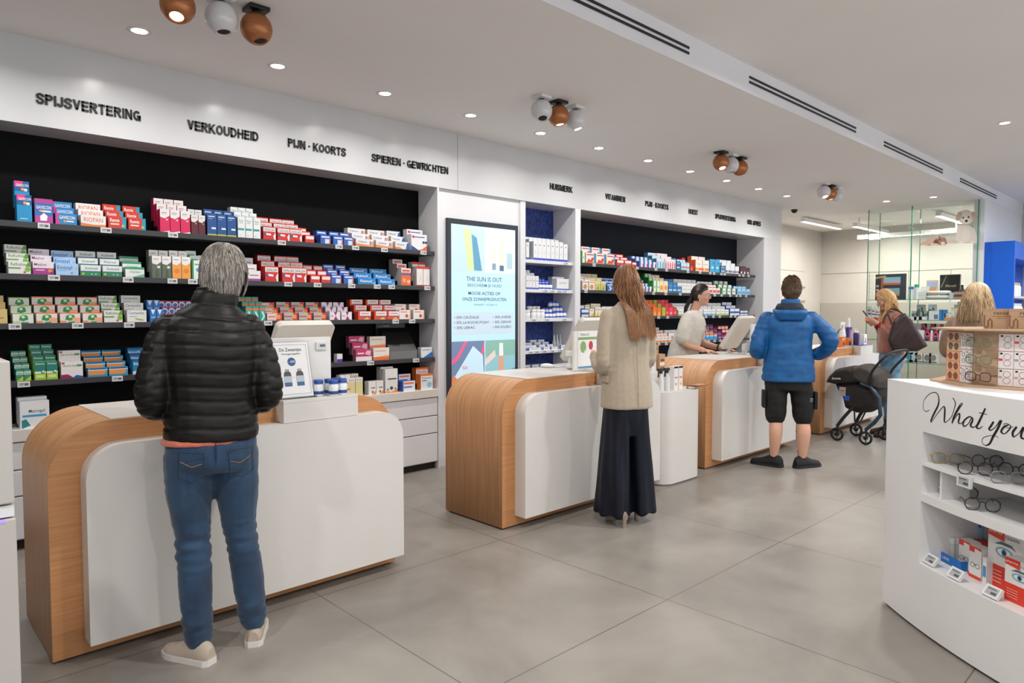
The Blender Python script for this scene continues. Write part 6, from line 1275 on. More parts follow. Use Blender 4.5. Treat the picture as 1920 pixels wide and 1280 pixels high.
jn = fuse(g, 'jeans', t, .0085, 3, jw, DENIM)
ST = M('#8a6a44', .7)
for sx in (-1, 1):
    g = G(); y0 = -.1445
    pk = [(sx*.045, .885), (sx*.135, .895), (sx*.138, .80), (sx*.095, .775), (sx*.05, .795)]
    yy = lambda x: -.148+.42*max(0, abs(x)-.05)**1.6
    ring = [(x, yy(x)-.004, z) for x, z in pk]
    P2 = [Vector(p) for p in ring]; g.tube([p for p in P2]+[P2[0]], .0022, M('#16283c', .8), 5); g.tube([Vector(((sx*.052), yy(.052)-.005, .845)), Vector((sx*.09, yy(.09)-.006, .835)), Vector((sx*.13, yy(.13)-.006, .86))], .0016, ST, 5)
    g.obj('back_pocket', jn)
g = G(); g.tube([(0, -.139, .92), (0, -.141, .87), (0, -.128, .82)], .0022, M('#16283c', .8), 5); g.obj('seam', jn)
SN = M('#b4a696', .8); SO = M('#d8d4cc', .6)
shoe(t, (-.07, -.03), (-.62, .78), SN, SO, .255, .042, .07, 'grey_trainer'); shoe(t, (.165, .05), (.25, .97), SN, SO, .255, .042, .07, 'grey_trainer')
hm = [M('#a39c93', .5), M('#857e76', .5), M('#c8c1b8', .5), M('#655e57', .5)]
g = G(); hair_cap(g, HT, hm[1], .98, 1.14, .045, -.04); strands(g, HT, hm, 3200, .98, .8, (2, 100), 48, (1.12, 1.27), .0028, end_th=130, seed=3, ears=True); strands(g, HT, hm, 900, .98, .45, (85, 112), 80, (1.12, 1.22), .0026, end_th=140, seed=4, ears=True); g.obj('grey_hair', t)

# ---- woman in the beige blazer
t = person((3.79, 2.855), 70, 'woman in beige blazer and wide navy trousers at the second counter')
HT = headT((.02, .03, 1.635), 6, -10); t.scale = (.9, .95, 1)
g = G(); head(g, HT, SK2, 1., True); limb(g, [(0, -.01, 1.42), (.005, 0, 1.52), (.015, .015, 1.58)], [.055, .048, .048], SK2)
stack(g, [(.80, 0, 0, .12, .10), (.95, 0, 0, .16, .115), (1.12, 0, 0, .13, .095), (1.32, 0, 0, .15, .105), (1.42, 0, 0, .12, .08), (1.47, 0, 0, .07, .055)], SK2)
limb(g, [(-.155, 0, 1.4), (-.20, -.02, 1.09), (-.135, .22, 1.12)], [.042, .036, .026], SK2); hand(g, (-.125, .245, 1.125), (.25, .9, .12), (.9, -.2, -.3), SK2, side=1, curl=.75, size=.95)
limb(g, [(.155, 0, 1.4), (.20, 0, 1.10), (.11, .22, 1.10)], [.042, .036, .026], SK2); hand(g, (.10, .245, 1.10), (-.3, .9, .1), (-.9, -.2, -.3), SK2, side=-1, curl=.7, size=.95)
for sx in (-1, 1): limb(g, [(sx*.08, 0, .86), (sx*.085, .01, .5), (sx*.09, -.01, .12)], [.075, .052, .034], SK2)
fuse(g, 'body', t, .009, 4, mat=SK2); eyes(HT, t); mouth(HT, t)
BZ = noisy('beige crepe', '#aea08c', '#b2a490', nscale=40, rough=(.8, .9), sheen=.2)
def bw(p, n): return .005*noise.noise(Vector((p.x*10, p.y*10, p.z*4)))+(.007*math.exp(-((p.z-1.1)/.09)**2)*noise.noise(Vector((p.x*12, p.y*12, p.z*30))) if p.x < -.14 or p.x > .15 else 0)+.0015*nz(p, 30)
g = G()
stack(g, [(.79, .0, -.01, .202, .15), (.81, 0, -.01, .204, .152), (.95, 0, -.005, .198, .145), (1.1, 0, 0, .18, .13), (1.25, 0, 0, .18, .13), (1.36, 0, 0, .186, .125), (1.43, 0, 0, .165, .10), (1.465, 0, 0, .12, .08), (1.49, 0, 0, .075, .065), (1.51, .005, .005, .065, .06)], BZ)
limb(g, [(-.165, 0, 1.415), (-.198, -.015, 1.27), (-.212, -.025, 1.10), (-.19, .06, 1.075), (-.145, .185, 1.11)], [.052, .056, .056, .056, .05], BZ); limb(g, [(.165, 0, 1.415), (.195, -.005, 1.27), (.205, 0, 1.11), (.17, .08, 1.085), (.12, .18, 1.095)], [.052, .056, .056, .054, .048], BZ)
bz = fuse(g, 'beige_blazer', t, .0085, 4, bw, BZ)
g = G(); g.prism([(-.155, .93), (-.07, .945), (-.07, .972), (-.155, .957)], 1, -.168, -.158, BZ); 
g = G(); g.tube([(-.001, -.152, 1.40), (0, -.14, 1.25), (0, -.142, 1.1), (.0, -.158, .95), (0, -.168, .80)], .0022, M('#9c8e7a', .9), 5); g.obj('back_seam', bz)
g = G(); g.box(-.011, .011, -.055, .055, 0, .006, BZ, Matrix.Translation((-.203, .02, .985)) @ Matrix.Rotation(R(90), 4, 'Y') @ Matrix.Rotation(R(90), 4, 'X').inverted()); 
g = G(); T = Matrix.Translation((-.199, -.005, .99)); g.box(-.004, .004, -.06, .06, -.022, .022, BZ, T); g.obj('pocket_flap', bz, bev=.002)
NV = noisy('navy satin', '#060a17', '#0a1022', scale=(1, 1, .2), nscale=10, rough=(.42, .55))
def fold(p, n): a = math.atan2(p.y, p.x-(.1 if p.x > 0 else -.1)); k = max(0, (.85-p.z)); return .016*k*math.sin(a*6+3*p.z)+.006*noise.noise(Vector((p.x*12, p.y*12, p.z*2.5)))
NV.node_tree.nodes['Principled BSDF'].inputs['Specular IOR Level'].default_value = .3
g = G(); stack(g, [(.60, 0, 0, .12, .10), (.70, 0, 0, .15, .12), (.76, 0, 0, .165, .125), (.9, 0, 0, .165, .12), (1.0, 0, 0, .14, .11)], NV)
for sx in (-1, 1): stack(g, [(.065, sx*.115, .0, .112, .15), (.1, sx*.115, 0, .11, .148), (.35, sx*.104, 0, .098, .135), (.6, sx*.09, 0, .086, .125), (.8, sx*.08, 0, .082, .12)], NV, e=2.2)
fuse(g, 'wide_trousers', t, .009, 2, fold, NV)
SB = M('#9a8a7c', .7)
for sx, y in ((-1, -.075), (1, .06)):
    g = G(); rings = []
    for yy, w, z0, h in ((-.06, .022, .05, .05), (-.02, .03, .05, .075), (.04, .033, .03, .06), (.1, .036, .006, .05), (.16, .033, .004, .035), (.19, .012, .006, .015)): rings.append([Vector((sx*.1+w*math.cos(a), y+yy-.02, z0+h/2+h/2*math.sin(a))) for a in [2*math.pi*i/14 for i in range(14)]])
    g.loft(rings, SB); g.lathe([(.015, 0), (.014, .03), (.022, .085)], SB, 12, (sx*.1, y-.065, 0)); g.obj('heeled_boot', t)
hb = [M('#92603a', .36), M('#744a2a', .36), M('#b5834f', .36), M('#603c24', .4)]
def pushw(q):
    t = min(1, max(0, (1.66-q.z)/.24)); t = t*t*(3-2*t)
    q.y = min(q.y, .07*(1-t)-.125*t-.22*max(0, 1.44-q.z)); q.x = .02+(q.x-.02)*(1-.22*min(1, max(0, (1.55-q.z)/.3)))+.03*min(1, max(0, (1.5-q.z)/.3)); return q
g = G(); hair_cap(g, HT, hb[1], 1., 1.07, .05, -.12); stack(g, [(1.40, .02, -.08, .075, .03), (1.48, .02, -.05, .08, .045), (1.56, .02, -.01, .075, .055), (1.60, .02, -.0, .06, .05)], hb[1])
strands(g, HT, hb, 3600, 1., 1.6, (2, 60), 42, (1.05, 1.15), .0031, end_th=98, fall=.34, wave=.016, seed=6, push=pushw); strands(g, HT, hb, 1100, 1., 1.6, (5, 90), 42, (1.06, 1.14), .0031, end_th=98, fall=.31, wave=.012, seed=61, push=pushw, azr=(225, 315)); g.obj('long_auburn_hair', t)
g = G(); w = Vector((-.137, .215, 1.12)); dr = Vector((.2, .9, .1)).normalized(); u = dr.orthogonal().normalized(); v = dr.cross(u); g.tube([w+(u*math.cos(a)+v*math.sin(a))*.03 for a in [2*math.pi*i/14 for i in range(14)]], .006, BLACKP, 6, closed=True); g.obj('wristwatch', t)

# ---- man in the blue jacket
t = person((6.20, 2.82), 33, 'man in bright blue hooded jacket and black shorts at the third counter')
HT = headT((.02, .02, 1.625), -14, -4)
g = G(); head(g, HT, SK3, .98); limb(g, [(0, -.01, 1.38), (.005, 0, 1.5), (.015, .015, 1.57)], [.064, .058, .056], SK3)
stack(g, [(.76, 0, 0, .12, .10), (.92, 0, 0, .16, .115), (1.1, 0, 0, .15, .10), (1.3, 0, 0, .17, .11), (1.40, 0, 0, .13, .08)], SK3)
limb(g, [(-.19, 0, 1.37), (-.27, -.02, 1.1), (-.17, .22, 1.05)], [.05, .042, .03], SK3); hand(g, (-.16, .25, 1.05), (.4, .85, 0), (0, 0, -1), SK3, side=1)
limb(g, [(.19, 0, 1.37), (.345, -.05, 1.17), (.25, .10, 1.05)], [.05, .042, .03], SK3); hand(g, (.235, .10, 1.045), (-.6, .3, -.5), (-.4, -.6, -.2), SK3, side=-1)
limb(g, [(-.09, 0, .82), (-.098, .01, .48), (-.102, -.03, .32), (-.115, .0, .09)], [.08, .058, .060, .036], SK3); limb(g, [(.10, 0, .82), (.13, .01, .48), (.14, -.03, .32), (.132, .0, .09)], [.08, .058, .060, .036], SK3)
fuse(g, 'body', t, .009, 4, mat=SK3); eyes(HT, t); mouth(HT, t)
BJ = noisy('blue shell fabric', '#05508c', '#07609f', nscale=12, rough=(.5, .6)); BN = M('#14202f', .7)
def jwr(p, n): return .005*abs(noise.noise(Vector((p.x*5+9, p.y*5, p.z*13))))+.006*noise.noise(Vector((p.x*6, p.y*6, p.z*9)))+.011*(1 if abs(p.x) > .2 else .35)*noise.noise(Vector((p.x*9+5, p.y*9, p.z*24)))
g = G()
stack(g, [(.80, 0, 0, .225, .155), (.82, 0, 0, .228, .158), (1.0, 0, 0, .215, .15), (1.15, 0, 0, .20, .145), (1.3, 0, 0, .215, .145), (1.39, 0, 0, .195, .12), (1.43, 0, 0, .13, .10), (1.48, .0, .005, .085, .08)], BJ)
limb(g, [(-.185, 0, 1.375), (-.245, -.015, 1.24), (-.275, -.03, 1.10), (-.25, .08, 1.05), (-.19, .2, 1.05)], [.07, .072, .072, .066, .052], BJ); limb(g, [(.185, 0, 1.375), (.27, -.02, 1.30), (.345, -.05, 1.18), (.325, .02, 1.09), (.26, .09, 1.05)], [.07, .072, .072, .066, .055], BJ)
bj = fuse(g, 'blue_jacket', t, .0085, 3, jwr, BJ)
g = G(); stack(g, [(1.36, 0, -.125, .10, .035), (1.40, 0, -.115, .135, .06), (1.43, 0, -.10, .145, .09), (1.455, 0, -.07, .135, .10)], BJ); g.tube([(.13*math.cos(a), -.045+.112*math.sin(a), 1.442+.022*math.sin(a)) for a in [2*math.pi*i/20 for i in range(20)]], .022, BJ, 8, closed=True)
fuse(g, 'hood', bj, .009, 3, lambda p, n: .006*nz(p, 16), BJ)
g = G(); stack(g, [(1.42, 0, -.02, .125, .11), (1.475, 0, -.02, .122, .108), (1.515, .0, -.005, .10, .096)], BN); fuse(g, 'dark_hood_lining', bj, .009, 2, lambda p, n: .005*nz(p, 20), BN)
g = G(); stack(g, [(1.45, .005, .005, .088, .088), (1.50, .01, .01, .086, .086), (1.555, .012, .012, .08, .08)], BJ); fuse(g, 'collar', bj, .009, 2, None, BJ)
g = G(); limb(g, [(.268, .08, 1.055), (.245, .105, 1.045)], [.056, .05], BN); fuse(g, 'dark_cuff', bj, .009, 2, None, BN)
SH = M('#0b0b0c', .75)
g = G(); stack(g, [(.72, 0, 0, .15, .12), (.80, 0, 0, .185, .135), (.92, 0, 0, .18, .13)], SH)
limb(g, [(-.095, 0, .8), (-.105, 0, .65), (-.105, 0, .47)], [.108, .102, .094], SH); limb(g, [(.10, 0, .8), (.125, 0, .65), (.135, 0, .47)], [.108, .102, .094], SH)
sh = fuse(g, 'cargo_shorts', t, .009, 3, lambda p, n: .008*noise.noise(Vector((p.x*8, p.y*8, p.z*16))), SH)
for sx, x in ((-1, -.21), (1, .235)): g = G(); g.box(-.014, .014, -.06, .06, -.08, .08, SH, Matrix.Translation((x, .0, .63))); g.obj('side_pocket', sh, bev=.006)
g = G(); g.poly([(.18, -.088, .62), (.205, -.07, .62), (.205, -.07, .655), (.18, -.088, .655)], M('#8a8a8a')); g.box(.172, .198, -.098, -.092, .62, .65, M('#5a5a5c', .5)); g.obj('patch', sh)
for x, d in ((-.115, (-.85, .5)), (.132, (.8, .6))):
    g = G(); g.lathe([(.036, 0), (.038, .06), (.042, .09)], M('#101012', .9), 16, (x, 0, .07)); g.obj('black_sock', t); shoe(t, (x, -.005), d, M('#111113', .7), M('#1c1c1e', .6), .3, .05, .085, 'black_trainer')
hr = [M('#5c4230', .55), M('#483324', .55), M('#7a5a42', .55)]
g = G(); hair_cap(g, HT, hr[0], 1.02, 1.12, .06, -.02); strands(g, HT, hr, 2000, 1.04, .35, (2, 70), 40, (1.09, 1.16), .0024, end_th=100, seed=9, ears=True); strands(g, HT, hr, 1400, 1.04, .22, (60, 106), 70, (1.07, 1.09), .0018, end_th=114, seed=10, ears=True); strands(g, HT, hr, 500, 1.03, .3, (0, 45), 0, (1.08, 1.26), .0028, end_th=70, seed=12); g.obj('short_brown_hair', t)
g = G(); g.ell((.0, .045*.98, -.075), (.055, .058, .045), hr[1], 16, 12, T=HT); g.obj('beard', t)

# ---- pharmacist in white, profile, behind the third counter
WB = noisy('white cotton', '#cbc5bb', '#d3cdc4', nscale=30, rough=(.8, .9))
t = person((6.60, 4.08), -68, 'woman in white blouse and glasses typing behind the third counter')
HT = headT((0, .085, 1.61), 4, -4)
g = G(); head(g, HT, SK2, .97, True); limb(g, [(0, 0, 1.40), (0, .03, 1.48), (0, .06, 1.55)], [.055, .05, .052], SK2)
stack(g, [(.80, 0, -.12, .13, .11), (.95, 0, -.1, .16, .12), (1.12, 0, -.06, .15, .115), (1.3, 0, -.02, .15, .115), (1.40, 0, 0, .12, .08)], SK2)
limb(g, [(.165, 0, 1.375), (.20, -.07, 1.12), (.20, .15, 1.03)], [.05, .042, .03], SK2); hand(g, (.195, .17, 1.025), (-.1, .95, -.1), (0, 0, -1), SK2, side=-1, curl=.28, size=.95)
limb(g, [(-.165, .0, 1.375), (-.20, .05, 1.12), (-.13, .28, 1.035)], [.05, .042, .03], SK2); hand(g, (-.12, .30, 1.035), (.1, .95, -.05), (0, 0, -1), SK2, side=1, curl=.3, size=.95)
for sx in (-1, 1): limb(g, [(sx*.09, -.12, .85), (sx*.09, -.08, .48), (sx*.09, -.1, .08)], [.09, .06, .04], SK2)
fuse(g, 'body', t, .0085, 4, mat=SK2); eyes(HT, t, .97); mouth(HT, t, .97)
g = G(); stack(g, [(.78, 0, -.12, .19, .17), (.95, 0, -.1, .185, .165), (1.12, 0, -.06, .175, .16), (1.24, 0, -.01, .18, .15), (1.34, 0, 0, .185, .13), (1.40, 0, 0, .165, .10), (1.44, 0, .01, .09, .07), (1.455, 0, .02, .06, .058)], WB)
limb(g, [(.165, 0, 1.385), (.205, -.04, 1.27), (.21, -.07, 1.15)], [.062, .07, .072], WB); limb(g, [(-.165, 0, 1.385), (-.205, .02, 1.27), (-.21, .04, 1.16)], [.062, .07, .07], WB)
fuse(g, 'white_blouse', t, .009, 3, lambda p, n: .008*noise.noise(Vector((p.x*6, p.y*9, p.z*4)))+.003*nz(p, 22), WB)
DK = M('#22252e', .8)
g = G()
for sx in (-1, 1): limb(g, [(sx*.09, -.12, .84), (sx*.09, -.08, .48), (sx*.09, -.1, .09)], [.11, .085, .075], DK)
fuse(g, 'dark_trousers', t, .012, 3, None, DK)
for sx in (-1, 1): shoe(t, (sx*.09, -.1), (0, 1), M('#c8c4c0', .6), SO)
hd = [M('#22140f', .4), M('#2f1d16', .4), M('#170e0b', .4)]
g = G(); hair_cap(g, HT, hd[0], .97, 1.08, .055, -.03); combed(g, HT, hd, 1300, .97, 1.09, .003, 14)
for k in range(120):
    a = rnd.uniform(-1, 1); b = rnd.uniform(-1, 1); p0 = HT @ Vector((a*.05, -.085, -.03+b*.03)); g.tube([p0, p0+Vector((a*.01, -.04, -.05)), p0+Vector((a*.012, -.06-.02*rnd.random(), -.12)), p0+Vector((a*.008, -.075, -.19-.03*rnd.random()))], [.005, .006, .005, .001], rnd.choice(hd), 4, caps=False)
g.obj('dark_tied_hair', t)
g = G(); 
for sx in (-1, 1): g.tube([HT @ Vector((sx*.031+.021*math.cos(a), .104, .006+.015*math.sin(a))) for a in [2*math.pi*i/14 for i in range(14)]], .0014, M('#7a6a58', .3, .6), 5, closed=True); g.tube([HT @ Vector((sx*.052, .104, .01)), HT @ Vector((sx*.075, .07, .012)), HT @ Vector((sx*.078, -.01, .008))], .0014, M('#7a6a58', .3, .6), 5)
g.tube([HT @ Vector((-.01, .104, .008)), HT @ Vector((.01, .104, .008))], .0014, M('#7a6a58', .3, .6), 5); g.obj('glasses', t)
g = G(); 
for sx in (-1, 1): g.ell((sx*.08, .0, -.048), (.006, .006, .012), M('#e4dccc', .2), 10, 8, T=HT)
g.obj('earrings', t)
g = G(); g.tube([(-.06, .03, 1.45), (-.045, .10, 1.36), (-.01, .165, 1.24), (.0, .175, 1.215), (.01, .165, 1.24), (.045, .10, 1.36), (.06, .03, 1.45)], .0028, M('#5a5248', .6), 5); g.ell((0, .18, 1.2), (.012, .006, .014), M('#c8a070', .3), 10, 8); g.obj('necklace', t)
g = G(); g.tube([(-.13+.034*math.cos(a), .265-.01*math.cos(a), 1.038+.034*math.sin(a)) for a in [2*math.pi*i/14 for i in range(14)]], .009, BLACKP, 6, closed=True); g.obj('black_watch', t)

# ---- pharmacist hidden behind the customer at the nearest counter
t = person((1.555, 4.24), -100, 'person in white coat mostly hidden behind the customer in black jacket')
HT = headT((0, .06, 1.58), 0, -12)
g = G(); head(g, HT, SK2, .97, True); limb(g, [(0, 0, 1.38), (0, .02, 1.46), (0, .045, 1.53)], [.055, .05, .052], SK2)
limb(g, [(.165, 0, 1.37), (.21, 0, 1.12), (.12, .22, 1.03)], [.05, .04, .03], SK2); hand(g, (.11, .24, 1.03), (-.1, .95, -.1), (0, 0, -1), SK2, side=-1, curl=.3); limb(g, [(-.165, 0, 1.37), (-.21, .0, 1.12), (-.12, .22, 1.03)], [.05, .04, .03], SK2); hand(g, (-.11, .24, 1.03), (.1, .95, -.1), (0, 0, -1), SK2, side=1, curl=.3)
stack(g, [(.80, 0, 0, .13, .11), (1.0, 0, 0, .15, .11), (1.3, 0, 0, .15, .11), (1.40, 0, 0, .12, .08)], SK2)
for sx in (-1, 1): limb(g, [(sx*.09, 0, .85), (sx*.09, .01, .48), (sx*.09, -.01, .08)], [.09, .06, .04], SK2)
fuse(g, 'body', t, .011, 4, mat=SK2); eyes(HT, t, .97); mouth(HT, t, .97)
g = G(); stack(g, [(.72, 0, 0, .20, .15), (1.0, 0, 0, .185, .14), (1.25, 0, 0, .185, .135), (1.36, 0, 0, .185, .12), (1.42, 0, 0, .12, .08), (1.44, 0, .01, .07, .06)], WB)
for sx in (-1, 1): limb(g, [(sx*.165, 0, 1.38), (sx*.215, -.01, 1.24), (sx*.225, .0, 1.12), (sx*.16, .14, 1.06)], [.062, .062, .058, .045], WB)
fuse(g, 'white_coat', t, .011, 3, lambda p, n: .005*nz(p, 12), WB)
g = G()
for sx in (-1, 1): limb(g, [(sx*.09, 0, .84), (sx*.09, .01, .48), (sx*.09, -.01, .09)], [.10, .08, .07], DK)
fuse(g, 'dark_trousers', t, .013, 3, None, DK)
for sx in (-1, 1): shoe(t, (sx*.09, -.01), (0, 1), M('#c8c4c0', .6), SO)
g = G(); hair_cap(g, HT, hb[1], .97, 1.08, .055, -.03); combed(g, HT, hb, 700, .97, 1.09, .0036, 24); g.obj('brown_hair', t)

# ---- young woman with the phone
t = person((8.58, 2.70), 118, 'young blonde woman in dusty pink sweatshirt looking at her phone')
HT = headT((0, .07, 1.575), 4, -26)
g = G(); head(g, HT, SK3, .95, True); limb(g, [(0, -.02, 1.40), (0, .0, 1.47), (0, .04, 1.53)], [.05, .045, .046], SK3)
stack(g, [(.80, 0, 0, .12, .10), (.95, 0, 0, .155, .115), (1.12, 0, 0, .13, .095), (1.3, 0, 0, .145, .105), (1.40, 0, -.01, .11, .075)], SK3)
limb(g, [(-.155, -.02, 1.37), (-.19, -.04, 1.15), (-.08, .15, 1.30)], [.042, .036, .026], SK3); hand(g, (-.065, .175, 1.315), (.25, .8, .35), (.8, -.1, .5), SK3, side=1, curl=.7, size=.92)
limb(g, [(.155, -.02, 1.37), (.19, .0, 1.13), (.07, .15, 1.28)], [.042, .036, .026], SK3); hand(g, (.055, .175, 1.295), (-.25, .8, .35), (-.8, -.1, .5), SK3, side=-1, curl=.7, size=.92)
for sx in (-1, 1): limb(g, [(sx*.08, 0, .86), (sx*.085, .01, .48), (sx*.09, -.01, .08)], [.075, .052, .034], SK3)
fuse(g, 'body', t, .0085, 4, mat=SK3); mouth(HT, t, .95)
g = G()
for sx in (-1, 1): g.ell((sx*.031*.95, .0835*.95, .010*.95), (.0125, .0085, .0075), SK3, 12, 8, T=HT); g.tube([HT @ Vector((sx*a*.95, b*.95, c*.95)) for a, b, c in ((.02, .088, .004), (.031, .094, .002), (.044, .082, .005))], .0014, M('#3a2a20', .6), 5)
g.obj('lowered_eyelids', t)
PK = noisy('dusty pink fleece', '#9a6154', '#a86d5f', nscale=40, rough=(.9, .95), sheen=.4); RDC = M('#9c1f20', .85)
g = G(); stack(g, [(.955, 0, 0, .155, .125), (1.0, 0, 0, .175, .145), (1.12, 0, 0, .17, .14), (1.28, 0, -.005, .18, .14), (1.36, 0, -.01, .18, .115), (1.41, 0, -.01, .12, .085), (1.44, 0, -.005, .07, .06)], PK)
limb(g, [(-.165, -.015, 1.375), (-.20, -.04, 1.27), (-.205, -.05, 1.16), (-.165, .04, 1.20), (-.11, .10, 1.26)], [.06, .068, .068, .06, .048], PK); limb(g, [(.165, -.015, 1.375), (.20, -.02, 1.26), (.20, .0, 1.14), (.15, .07, 1.18), (.10, .11, 1.24)], [.06, .066, .066, .058, .046], PK)
pk = fuse(g, 'pink_sweatshirt', t, .0085, 3, lambda p, n: .007*noise.noise(Vector((p.x*9, p.y*9, p.z*14))), PK)
g = G(); limb(g, [(-.112, .095, 1.258), (-.085, .135, 1.288)], [.042, .036], RDC); limb(g, [(.1, .11, 1.24), (.075, .14, 1.27)], [.04, .035], RDC); fuse(g, 'red_cuffs', pk, .0085, 1, None, RDC)
g = G(); stack(g, [(.80, 0, 0, .13, .11), (.88, 0, 0, .165, .125), (.98, 0, 0, .15, .115)], DENIML)
for sx in (-1, 1): limb(g, [(sx*.083, 0, .86), (sx*.085, .0, .66), (sx*.086, .01, .48), (sx*.088, 0, .3), (sx*.09, -.01, .14)], [.088, .078, .062, .055, .05], DENIML)
fuse(g, 'light_jeans', t, .009, 3, lambda p, n: .005*noise.noise(Vector((p.x*9, p.y*9, p.z*22))), DENIML)
BT = M('#4a2c1c', .5)
for sx in (-1, 1):
    b = shoe(t, (sx*.095, -.01), (sx*.2, 1), BT, BLACKP, .27, .05, .1, 'brown_boot'); g = G(); g.lathe([(.05, 0), (.056, .1), (.058, .14)], BT, 16, (sx*.095, -.01, .07)); g.obj('shaft', b)
hy = [M('#d0a466', .4), M('#b98c54', .4), M('#e6c592', .4), M('#a5764a', .42)]
def pushp(q):
    t = min(1, max(0, (1.56-q.z)/.2)); t = t*t*(3-2*t)
    if q.y < .0: q.y = min(q.y, .0*(1-t)-.10*t-.2*max(0, 1.40-q.z))
    else: q.y = max(q.y, .0*(1-t)+.11*t+.2*max(0, 1.40-q.z))
    return q
g = G(); hair_cap(g, HT, hy[1], .95, 1.07, .05, -.1)
strands(g, HT, hy, 3200, .95, 1.6, (2, 60), 70, (1.07, 1.16), .0028, end_th=96, fall=.30, wave=.01, seed=16, push=pushp); g.obj('long_blonde_hair', t)
tb = Matrix.Rotation(R(118-90), 4, 'Z'); ph = Vector((8.58, 2.70, 0))+tb @ Vector((0, .262, 1.385)); TPh = Matrix.Rotation(R(118-90), 4, 'Z') @ Matrix.Rotation(R(-35), 4, 'X')
g = G(); g.prism(rrect(-.036, .036, -.075, .075, .01, 4), 1, -.004, .004, BLACKP, False, TPh); o = g.obj('mobile_phone', loc=ph, label='dark mobile phone held by the young blonde woman', cat='phone'); 
g = G(); g.prism(rrect(-.033, .033, -.07, .07, .008, 4), 1, -.0048, -.0042, M('#1c2430', .1), False, TPh); g.obj('display', o)
# brown tote on her shoulder
BG = noisy('dark brown leather', '#2a1b19', '#38262a', nscale=8, rough=(.3, .42))
th = 118-90
def LB(x, y, z): return Vector((8.58, 2.70, 0))+Matrix.Rotation(R(th), 4, 'Z') @ Vector((x, y, z))
t = empty('tote_bag', LB(-.26, -.01, 1.0), R(th), label='large dark brown leather tote on the shoulder of the young blonde woman', cat='bag')
g = G(); prof = [(0.06, .33), (.12, .12), (.07, -.01), (-.17, .0), (-.27, .06), (-.12, .33), (-.05, .42), (.0, .40)]
def bagring(k, w): return [Vector((w, y*k[0]-.02, z*k[1]+k[2])) for y, z in prof]
rings = [bagring((.86, .9, .02), -.052), bagring((1, 1, 0), -.03), bagring((1.02, 1.01, 0), 0), bagring((1, 1, 0), .03), bagring((.86, .9, .02), .052)]
g.loft(rings, BG); fuse(g, 'bag_body', t, .009, 4, lambda p, n: .008*noise.noise(Vector((p.x*5, p.y*12+p.z*8, 0))), BG)
g = G(); g.tube([(.0, .06, .30), (.03, .085, .38), (.07, .09, .445), (.10, .065, .465), (.08, .0, .455), (.03, -.07, .40)], .011, BG, 8, flat=.5); g.obj('strap', t)

# ---- woman with blonde bob and tan coat, right
t = person((7.28, 1.60), -6, 'woman with blonde bob and tan coat behind the cardboard carousel')
HT = headT((.0, .02, 1.565), -10, -12)
g = G(); head(g, HT, SK2, .97, True); limb(g, [(0, -.02, 1.36), (0, 0, 1.45), (0, .01, 1.51)], [.055, .048, .048], SK2)
stack(g, [(.80, 0, 0, .12, .10), (.95, 0, 0, .16, .12), (1.12, 0, 0, .14, .10), (1.28, 0, 0, .15, .105), (1.36, 0, 0, .12, .08)], SK2)
for sx in (-1, 1):
    limb(g, [(sx*.16, 0, 1.34), (sx*.2, .0, 1.07), (sx*.12, .2, 1.02)], [.042, .036, .026], SK2); hand(g, (sx*.11, .22, 1.02), (-sx*.3, .9, 0), (-sx*.7, 0, -.7), SK2, side=-sx, curl=.5, size=.92)
    limb(g, [(sx*.08, 0, .84), (sx*.085, .01, .47), (sx*.09, -.01, .08)], [.078, .055, .036], SK2)
fuse(g, 'body', t, .0095, 4, mat=SK2); eyes(HT, t, .97); mouth(HT, t, .97)
TN = noisy('tan wool', '#7c6450', '#8a715c', nscale=30, rough=(.85, .95), sheen=.3)
g = G(); stack(g, [(.42, 0, -.02, .24, .20), (.6, 0, -.01, .225, .19), (.9, 0, 0, .205, .165), (1.1, 0, 0, .19, .15), (1.25, 0, 0, .195, .145), (1.33, 0, 0, .19, .125), (1.385, 0, 0, .14, .095), (1.42, 0, 0, .09, .075)], TN)
for sx in (-1, 1): limb(g, [(sx*.17, 0, 1.345), (sx*.21, -.01, 1.22), (sx*.225, .0, 1.08), (sx*.18, .09, 1.04), (sx*.13, .18, 1.02)], [.062, .066, .064, .058, .048], TN)
fuse(g, 'tan_coat', t, .0095, 4, lambda p, n: .006*noise.noise(Vector((p.x*7, p.y*7, p.z*5))), TN)
g = G()
for sx in (-1, 1): limb(g, [(sx*.085, 0, .8), (sx*.088, .0, .47), (sx*.09, -.01, .1)], [.09, .07, .055], DK)
fuse(g, 'dark_trousers', t, .012, 2, None, DK)
for sx in (-1, 1): shoe(t, (sx*.09, -.01), (0, 1), M('#2a2420', .6), BLACKP)
hw = [M('#c4a57c', .42), M('#a58661', .42), M('#dcc49e', .42), M('#8c7254', .45)]
g = G(); hair_cap(g, HT, hw[1], .97, 1.14, .05, -.13)
stack(g, [(1.36, 0, -.04, .105, .09), (1.45, 0, -.03, .105, .095), (1.54, 0, -.01, .098, .098)], hw[1])
strands(g, HT, hw, 3600, .97, 1.6, (2, 60), 50, (1.15, 1.34), .003, end_th=94, fall=.235, wave=.011, seed=18); g.obj('blonde_bob', t)

